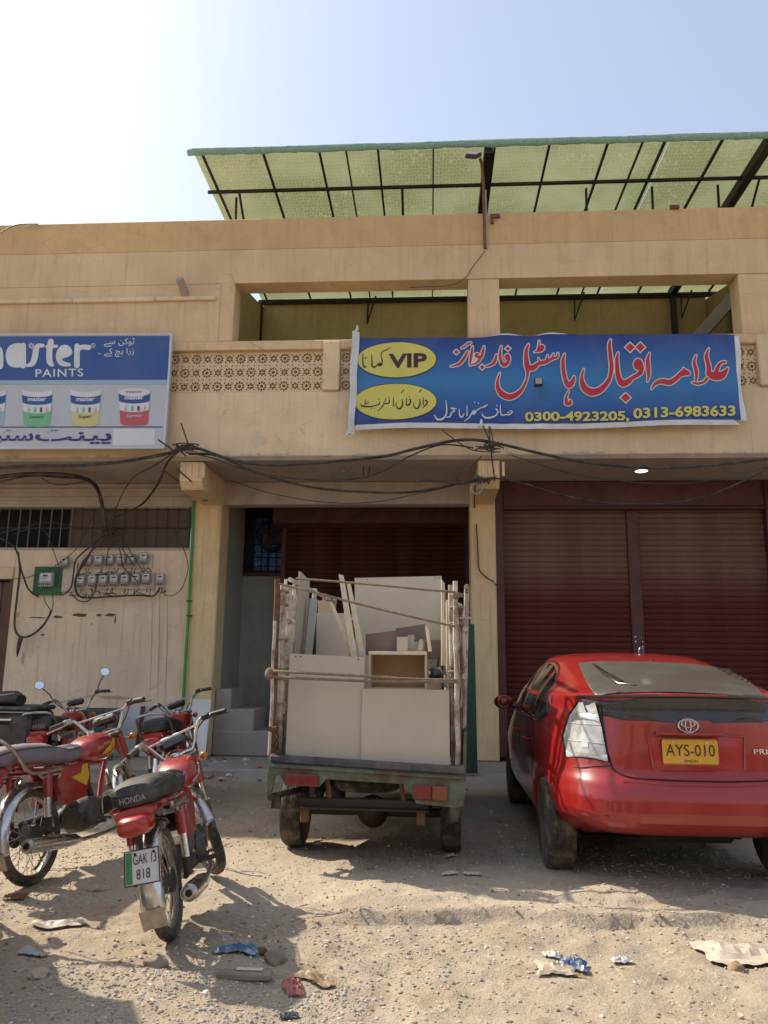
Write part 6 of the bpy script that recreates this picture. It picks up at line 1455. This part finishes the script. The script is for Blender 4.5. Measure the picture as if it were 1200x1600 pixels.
    for i in range(9):
        x = .42-.035*i; zt = float(np.interp(x, [.08, .20, .34, .46], [.838, .80, .785, .80])); B_().tube([(x, .10, zt-.022), (x, .06, zt+.001), (x, 0, zt+.004), (x, -.06, zt+.001), (x, -.10, zt-.022)], .005, 5, smooth=2).build('seam_roll', M[seat], seat_o)
    if word: text_on(word, ((.064, .752), (-.064, .752), (0, .032)), lambda y, z: Vector((-.3630+max(0, abs(y)-.068)*.5, y, z)), 'lettering', M['greybox'], seat_o, .0)
    # frame, tail, side covers
    for sy in (-1, 1):
        B_().tube([(.95, 0, .68), (.75, sy*.05, .64), (.45, sy*.095, .655), (.1, sy*.105, .66), (-.25, sy*.095, .70)], .013, 8, smooth=3).build('frame_tube', M['moto_red'], root)
        B_().tube([(.0, sy*.115, .70), (-.28, sy*.13, .72), (-.30, sy*.13, .72)], .012, 6).build('seat_rail', M['moto_red'], root)
        # pillion grab rail
        B_().tube([(.16, sy*.145, .655), (-.16, sy*.150, .665)]+([(-.30, sy*.15, .80), (-.40, sy*.12, .885), (-.42, sy*.0, .90)] if hoop else [(-.20, sy*.145, .70)]), .0115, 8, smooth=4).build('grab_rail', M['chrome_d'], root)
        B_().tube([(.12, sy*.14, .60), (.14, sy*.14, .63), (-.05, sy*.145, .625), (-.07, sy*.14, .66)], .008, 6, smooth=3).build('grab_rail', M['chrome_d'], root)
        sc_ = B_().prism([(.22, .42), (.46, .44), (.52, .56), (.50, .655), (.20, .66), (.15, .56)], 'y', sy*.075, sy*.115).build('side_cover', M['moto_red'], root)
        if decal == 'yellow':
            B_().prism([(.30, .585), (.42, .60), (.44, .65), (.50, .652), (.515, .57), (.47, .51)], 'y', sy*.1155, sy*.118).build('decal', M['decal_y'], sc_)
        else: B_().prism([(.24, .60), (.38, .60), (.38, .64), (.24, .64)], 'y', sy*.1155, sy*.117).build('decal', M['p_black'], sc_)
        q = ((.25, .605), (.37, .605)) if sy < 0 else ((.37, .605), (.25, .605))
        if word == 'HONDA': text_on('CDI 70', (q[0], q[1], (0, .022)), lambda x, z, sy=sy: Vector((x, sy*.1185, z)), 'lettering', M['p_white'], sc_, .0)
        # rear shocks
        B_().tube([(.02, sy*.135, .64), (.01, sy*.135, .50)], .030, 12).build('shock_cover', M['moto_red'], root)
        sh = B_().tube([(.01, sy*.135, .50), (.0, sy*.135, .38)], .022, 12).build('shock_absorber', M['chrome'], root); B_().tube([(.0, sy*.135, .38), (-.002, sy*.132, WR+.01)], .024, 12).build('shock_foot', M['engine_d'], sh)
        B_().tube([(.40, sy*.10, .33), (.0, sy*.115, WR)], .016, 8).build('swing_arm', M['steel'], root)
        B_().tube([(.45, sy*.13, .26), (.46, sy*.25, .27)], .014, 8).build('foot_peg', M['black'], root)
    B_().tube([(.42, -.12, .26), (.62, -.14, .27), (.72, -.16, .245), (.74, -.20, .245)], .009, 6, smooth=3).build('brake_pedal', M['steel'], root)
    B_().tube([(.96, 0, .70), (.85, 0, .50), (.80, 0, .36)], .02, 8).build('down_tube', M['moto_red'], root)
    # rear fender, flap, lamp, plate
    fender((0, 0, WR), WR+.040, radians(62), radians(192), .062, None, 'rear_fender', M['chrome'], root)
    c0 = radians(190); p0 = Vector((cos(c0)*(WR+.045), 0, WR+sin(c0)*(WR+.045)))
    B_().add([(p0.x-.004, -.062, p0.z+.01), (p0.x-.004, .062, p0.z+.01), (p0.x+.022, .058, p0.z-.085), (p0.x+.022, -.058, p0.z-.085), (p0.x+.002, -.062, p0.z+.01), (p0.x+.002, .062, p0.z+.01), (p0.x+.028, .058, p0.z-.085), (p0.x+.028, -.058, p0.z-.085)], [(0, 1, 2, 3), (7, 6, 5, 4), (0, 4, 5, 1), (1, 5, 6, 2), (2, 6, 7, 3), (3, 7, 4, 0)]).build('mud_flap', M['chrome_d'], root)
    B_().loft([sup(-.30, .10, .66, .735, 3), sup(-.36, .10, .665, .73, 3), sup(-.38, .095, .67, .725, 3)]).build('tail_bracket', M['moto_red'], root)
    B_().loft([sup(-.34, .088, .60, .705, 3.5), sup(-.40, .085, .598, .70, 3.2), sup(-.435, .075, .605, .692, 3), sup(-.45, .05, .62, .68, 2.6)]).build('tail_light', M['lamp_red'], root)
    B_().tube([(-.33, 0, .60), (-.36, 0, .50)], .014, 6).build('plate_stay', M['steel'], root)
    if plate:
        pm = Matrix.Translation((-.395, -.005, .455)) @ Matrix.Rotation(radians(14), 4, 'Y') @ Matrix.Rotation(radians(3), 4, 'X')
        b2 = MB(); b2.M = pm; pb = b2.box(-.003, .003, -.080, .080, -.075, .075, .003).build('number_plate', M['plate_w'], root)
        b2 = MB(); b2.M = pm; b2.box(-.0055, -.0035, .046, .076, -.070, .070, .0005).build('green_strip', M['plate_g'], pb)
        pfn = lambda y, z: pm @ Vector((-.0062, y, z))
        if plate[0]: text_on(plate[0], ((.040, .012), (-.072, .012), (0, .045)), pfn, 'lettering', M['p_black'], pb, .0); text_on(plate[1], ((.026, -.055), (-.040, -.055), (0, .045)), pfn, 'lettering', M['p_black'], pb, .0)
        for y in (-.06, .03): b2 = MB(); b2.M = pm; b2.lathe([(.006, 0), (.006, .005)], (-.0035, y, .06), (-1, 0, 0), 8).build('screw', M['dark'], pb)
        b2 = MB(); b2.M = pm; b2.tube([(.0, .083, .078), (0, -.083, .078), (0, -.083, -.078), (0, .083, -.078)], .004, 6, closed=True).build('plate_rim', M['steel'], pb)
    # engine: crankcase, horizontal cylinder with fins, exhaust
    en = B_().loft([[(x, y*1.0, z) for x, y, z in sup(xx, hw, z0, z1, 3.2)] for xx, hw, z0, z1 in ((.44, .07, .24, .38), (.48, .095, .21, .42), (.60, .10, .20, .43), (.70, .095, .22, .42), (.74, .07, .25, .40))]).build('engine', M['engine'], root)
    B_().lathe([(.085, 0), (.08, .025), (.05, .035)], (.55, -.095, .31), (0, -1, 0), 22).build('clutch_cover', M['engine'], en); B_().lathe([(.075, 0), (.07, .03)], (.53, .095, .31), (0, 1, 0), 22).build('magneto_cover', M['engine'], en)
    for k in range(7): B_().box(.745+k*.019, .752+k*.019, -.065, .065, .275, .40, .006).build('cooling_fin', M['engine_d'], en)
    B_().box(.74, .89, -.048, .048, .295, .385, .012).build('cylinder', M['engine_d'], en); B_().box(.88, .93, -.055, .055, .285, .395, .014).build('cylinder_head', M['engine'], en)
    B_().tube([(.70, 0, .42), (.66, .0, .50), (.62, 0, .54)], .025, 8).build('carburettor', M['engine_d'], en)
    B_().box(.05, .42, .10, .125, .25, .37, .02).build('chain_case', M['engine_d'], root); B_().lathe([(.06, 0), (.06, .01)], (.0, .10, WR), (0, 1, 0), 18).build('sprocket', M['steel'], root)
    B_().tube([(.90, -.02, .29), (.93, -.05, .22), (.85, -.09, .17), (.65, -.12, .165), (.35, -.15, .18), (.20, -.16, .20)], .014, 8, smooth=4).build('exhaust_pipe', M['chrome_d'], root)
    mf = B_().tube([(.30, -.155, .185), (.22, -.16, .20), (.10, -.165, .215), (-.20, -.175, .25), (-.27, -.177, .258)], [.016, .036, .045, .046, .043], 18).build('muffler', M['chrome'], root)
    B_().tube([(-.268, -.177, .258), (-.285, -.1775, .260)], [.043, .026], 18).build('muffler_tip', M['chrome_d'], mf); B_().tube([(-.284, -.1775, .2600), (-.287, -.1776, .2604)], .018, 12).build('outlet', M['dark'], mf)
    B_().tube([(.40, .10, .22), (.34, .20, .05), (.30, .26, .0)], .009, 6).build('kick_stand', M['steel'], root)
    B_().tube([(.62, -.13, .30), (.60, -.15, .42), (.66, -.19, .44)], .009, 6, smooth=2).build('kick_lever', M['chrome_d'], root)
    B_().lathe([(.05, -.07), (.05, .07)], (.36, 0, .52), (0, 1, 0), 16).build('battery_box', M['engine_d'], root)
    return root
def place(px, py, dz=0): p = PZ(px, py); return Vector((p.x, p.y, gz(p.x, p.y)+dz))
def head(p, px, py): q = PZ(px, py); return math.atan2(q.y-p.y, q.x-p.x)
pA = place(270, 1474); motorcycle('red motorcycle with black seat and plate GAK 13 818, nearest to the camera', pA, radians(97), 13, 30, plate=('GAK 13', '818'), word='HONDA', hoop=False, sc=.95)
pB = place(50, 1386); motorcycle('red motorcycle with purple grey seat and yellow decals on the tank', pB, radians(82), 10, 24, seat='seat_purple', plate=('', ''), decal='yellow', sc=1.0)
pC = place(262, 1264); motorcycle('red motorcycle farther back, half hidden behind the one with plate GAK 13 818', pC, radians(96), 8, 30, sc=1.0)
pD = place(75, 1258); motorcycle('red motorcycle with two round mirrors and UNITED written on the back of its seat', pD, radians(99), 4, 22, word='UNITED', mirrors=(1, -1), sc=1.0)
pE = Vector((-2.02, 3.33, 0)); pE.z = gz(pE.x, pE.y); motorcycle('motorcycle cut off by the lower left edge of the photo, only its tail in view', pE, radians(121), 6, 10, sc=1.0)
# beyond the left edge of the photo: an unseen motorcycle with stacked boxes, added to shade the foreground
pF = Vector((-3.05, 3.75, 0)); pF.z = gz(pF.x, pF.y); motorcycle('unseen motorcycle with stacked boxes added beyond the left edge for its shade', pF, radians(118), 3, 8, hoop=False)
for k, (dx, dy, dz, l_) in enumerate(((0, .05, .82, 'lower black box added on the unseen motorcycle to shade the foreground'), (-.02, .07, 1.33, 'upper black box added on the unseen motorcycle to shade the foreground'))):
    cb2 = empty('added_shade_box', (pF.x+dx, pF.y+dy, pF.z+dz), (0, 0, radians(28)), l_, 'box')
    MB().box(-.30, .30, -.30, .30, 0, .44, .03).build('box_body', M['seat_black'], cb2); MB().box(-.31, .31, -.31, .31, .445, .50, .02).build('lid', M['black'], cb2)
# black rider's box on a bike rack, mostly outside the left edge
bxr = empty('delivery_box', PZ(22, 1262)[:], label='big black fabric covered box at the left edge behind the motorcycles', cat='box'); bxr.location.z = 0
MB().box(-.42, .20, -.25, .25, .58, .90, .03).build('box_body', M['seat_black'], bxr); MB().box(-.43, .21, -.26, .26, .905, .95, .02).build('lid', M['black'], bxr)
MB().tube([(-.42, -.262, .9), (.20, -.262, .9)], .006, 5).build('strap', M['greybox'], bxr)
mb = MB()
for x in (-.35, .12):
    for y in (-.2, .2): MB().tube([(x, y, 0), (x, y, .63)], .02, 8).build('leg', M['steel'], bxr)
cvr = empty('covered_seat', PZ(-6, 1262)[:], label='dark covered bundle on the box at the far left edge', cat='bundle'); cvr.location.z = .95
MB().loft([sup(-.2, .10, .0, .06, 2.4), sup(-.12, .15, .0, .13, 2.6), sup(.06, .15, .0, .14, 2.6), sup(.14, .10, .0, .10, 2.4)]).build('bundle', M['seat_black'], cvr); MB().tube([(-.2, -.12, .10), (0, -.15, .10), (.12, -.10, .12)], .006, 5, smooth=3).build('cord', M['greybox'], cvr)
# ------------------------------------------------------------------ litter and stones on the ground
def crumple(name, px, py, w, h, mat, label, cat, seed, hgt=.03, rot=0, n=14):
    c = PZ(px, py); rs = random.Random(seed); off = seed*3.7; mb = MB(); vv = []
    for j in range(n+1):
        for i in range(n+1):
            u, v = i/n*2-1, j/n*2-1; rr = 1+.28*noise.noise(Vector((u*1.6, v*1.6, off)))
            x, y = u*w*.40*rr, v*h*.42*rr; X = c.x+x*cos(rot)-y*sin(rot); Y = c.y+x*sin(rot)+y*cos(rot)
            e = max(abs(u), abs(v)); vv.append((X, Y, gz(X, Y)+.006+hgt*(.5+.9*abs(noise.noise(Vector((u*3.2, v*3.2, off+9)))))*(1-.75*e**3)+.012*abs(noise.noise(Vector((u*9, v*9, off))))))
    mb.add(vv, [(j*(n+1)+i, j*(n+1)+i+1, (j+1)*(n+1)+i+1, (j+1)*(n+1)+i) for j in range(n) for i in range(n)])
    return tag(mb.build(name, mat, None, smooth=25), label, cat)
lt = lambda n_, c, **k: mk(n_, c, .6, dirt=DUST, damt=.45, dscale=9, **k)
blue = N('blue_wrapper'); blue.col(blue.mix(blue.ramp(blue.noise(14, 3), (.45, 0.), (.6, 1.)), (.04, .10, .20), (.30, .33, .36))); blue.set(Roughness=.35)
crumple('wrapper', 368, 1494, .26, .12, blue.m, 'torn blue plastic wrapper lying in the shade beside the dark stone', 'wrapper', 1, .035, .1)
crumple('packet', 897, 1507, .15, .12, blue.m, 'small blue and white snack packet beside crumpled paper', 'packet', 2, .035, -.2)
crumple('paper', 868, 1512, .22, .16, lt('paper_tan', (.44, .36, .27)), 'crumpled tan paper left of the small blue packet', 'paper', 3, .03)
crumple('paper', 862, 1490, .10, .08, lt('paper_white', (.55, .52, .46)), 'little white scrap just above the crumpled tan paper', 'paper', 4, .02)
crumple('plastic_bag', 970, 1505, .12, .08, lt('bag_grey', (.42, .42, .44)), 'flattened greyish plastic bag right of the blue packet', 'bag', 5, .02)
crumple('cloth', 1155, 1490, .50, .32, lt('cloth_beige', (.50, .42, .33)), 'large dirty white rag spread out at the right edge of the ground', 'rag', 6, .05, .1)
crumple('wrapper', 458, 1550, .10, .13, lt('wrapper_red', (.30, .04, .05)), 'small dark red packet in the shade below the plank', 'packet', 7, .03, .4)
crumple('bag', 490, 1536, .24, .07, lt('bag_brown', (.38, .25, .13)), 'twisted brown paper bag beside the red packet', 'bag', 8, .03, -.3)
crumple('paper', 702, 1373, .13, .06, lt('paper_cream', (.50, .43, .33)), 'left torn paper scrap in the shade behind the pickup', 'paper', 9, .02)
crumple('paper', 738, 1373, .15, .06, lt('paper_cream2', (.50, .43, .33)), 'right torn paper scrap in the shade behind the pickup', 'paper', 10, .02)
crumple('paper', 90, 1458, .34, .10, lt('paper_pale', (.52, .46, .38)), 'long pale paper sheet crumpled behind the nearest motorcycle on the left', 'paper', 11, .03, .1)
crumple('card', 52, 1503, .17, .11, lt('card_grey', (.36, .38, .33)), 'flat grey green card lying alone at the lower left', 'card', 12, .01, -.1)
crumple('rag', 22, 1412, .16, .07, lt('rag_red', (.22, .06, .04)), 'dark red rag under the motorcycle tail at the left edge', 'rag', 13, .03)
crumple('wrapper', 450, 1590, .10, .05, lt('wrapper_navy', (.04, .05, .09)), 'dark blue scrap at the bottom edge of the photo', 'wrapper', 14, .02)
crumple('scrap', 905, 1520, .05, .03, lt('scrap_yellow', (.5, .38, .08)), 'tiny yellow scrap right below the blue packet', 'scrap', 15, .01)
crumple('scrap', 704, 1342, .09, .05, lt('scrap_straw', (.42, .33, .15)), 'straw coloured scrap beside the right rear wheel of the pickup', 'scrap', 16, .02)
def rock(px, py, r, label, mat='peb2', seed=1, cat='stone', sq=.6, name='stone'):
    c = PZ(px, py); rs = random.Random(seed); bm = bmesh.new(); bmesh.ops.create_icosphere(bm, subdivisions=3, radius=1)
    for v in bm.verts: v.co *= 1+.35*noise.noise(v.co*1.3+Vector((seed*3, 0, 0)))+.10*noise.noise(v.co*4+Vector((0, seed, 0)))
    me = bpy.data.meshes.new(name); 
    for v in bm.verts: v.co = Vector((v.co.x*r, v.co.y*r*.8, v.co.z*r*sq))
    bm.to_mesh(me); bm.free(); me.materials.append(M[mat]); me.polygons.foreach_set('use_smooth', [True]*len(me.polygons)); me.set_sharp_from_angle(angle=radians(28))
    o = link(bpy.data.objects.new(name, me)); o.location = (c.x, c.y, gz(c.x, c.y)+r*sq*.35); o.rotation_euler = (0, 0, seed); return tag(o, label, cat)
M['stone_d'] = mk('stone_dark', (.22, .18, .14), .9, var=.2, scale=12, bump=.6, bscale=60, dirt=DUST, damt=.5)
rock(243, 1515, .055, 'rough brown stone casting a shade on the gravel, left of the plank', 'stone_d', 1)
rock(430, 1500, .065, 'round greyish stone half in shade right of the blue wrapper', 'stone_d', 2, sq=.7)
rock(408, 1492, .035, 'small reddish stone on the blue wrapper', 'rust', 3)
rock(1150, 1512, .045, 'orange brown clod resting on the dirty rag', 'peb4', 4); rock(322, 1558, .018, 'small pale pebble at the edge of the shade', 'peb3', 5)
rock(275, 1417, .04, 'broken brick piece beside the muffler of the nearest motorcycle', 'stone_d', 6)
rock(155, 1395, .07, 'low heap of earth between the two nearest motorcycles', 'peb1', 7, sq=.4)
rock(60, 1535, .05, 'flat sandy clod in the left foreground', 'peb1', 8, sq=.4)
rock(495, 1318, .03, 'small stone lit under the pickup axle', 'peb3', 9)
c = PZ(385, 1533); o = MB().box(-.13, .11, -.03, .03, 0, .03, .006, Matrix.Rotation(.05, 4, 'Z')).build('wood_offcut', M['stone_d'], None); o.location = (c.x, c.y, gz(c.x, c.y)); tag(o, 'short dusty plank offcut lying in the foreground shade', 'plank')
MB().box(-.05, .07, .0, .025, .031, .038, .003).build('split_end', M['peb3'], o)
# rubble along the foot of the step
rs = random.Random(31); RB = [M['peb2'], M['p_white'], M['moto_red'], M['stone_d'], M['peb3'], M['stone_d']]
for i in range(26):
    px = rs.uniform(315, 420); py = rs.uniform(1196, 1222); c = PZ(px, py); bm = bmesh.new(); bmesh.ops.create_icosphere(bm, subdivisions=1, radius=1)
    r = rs.uniform(.02, .06)
    for v in bm.verts: v.co = Vector((v.co.x*r*rs.uniform(.6, 1.3), v.co.y*r*rs.uniform(.5, 1), v.co.z*r*rs.uniform(.3, .7)))
    me = bpy.data.meshes.new('rubble'); bm.to_mesh(me); bm.free(); me.materials.append(RB[i % 6] if i % 9 != 2 else M['moto_red'])
    o = link(bpy.data.objects.new('rubble', me)); o.location = (c.x, c.y, gz(c.x, c.y)+.02+(.07 if c.y > 9.95 else 0)); tag(o, 'scrap of rubble or rag in the heap by the concrete steps', 'rubble', 'rubble heaped at the foot of the steps')
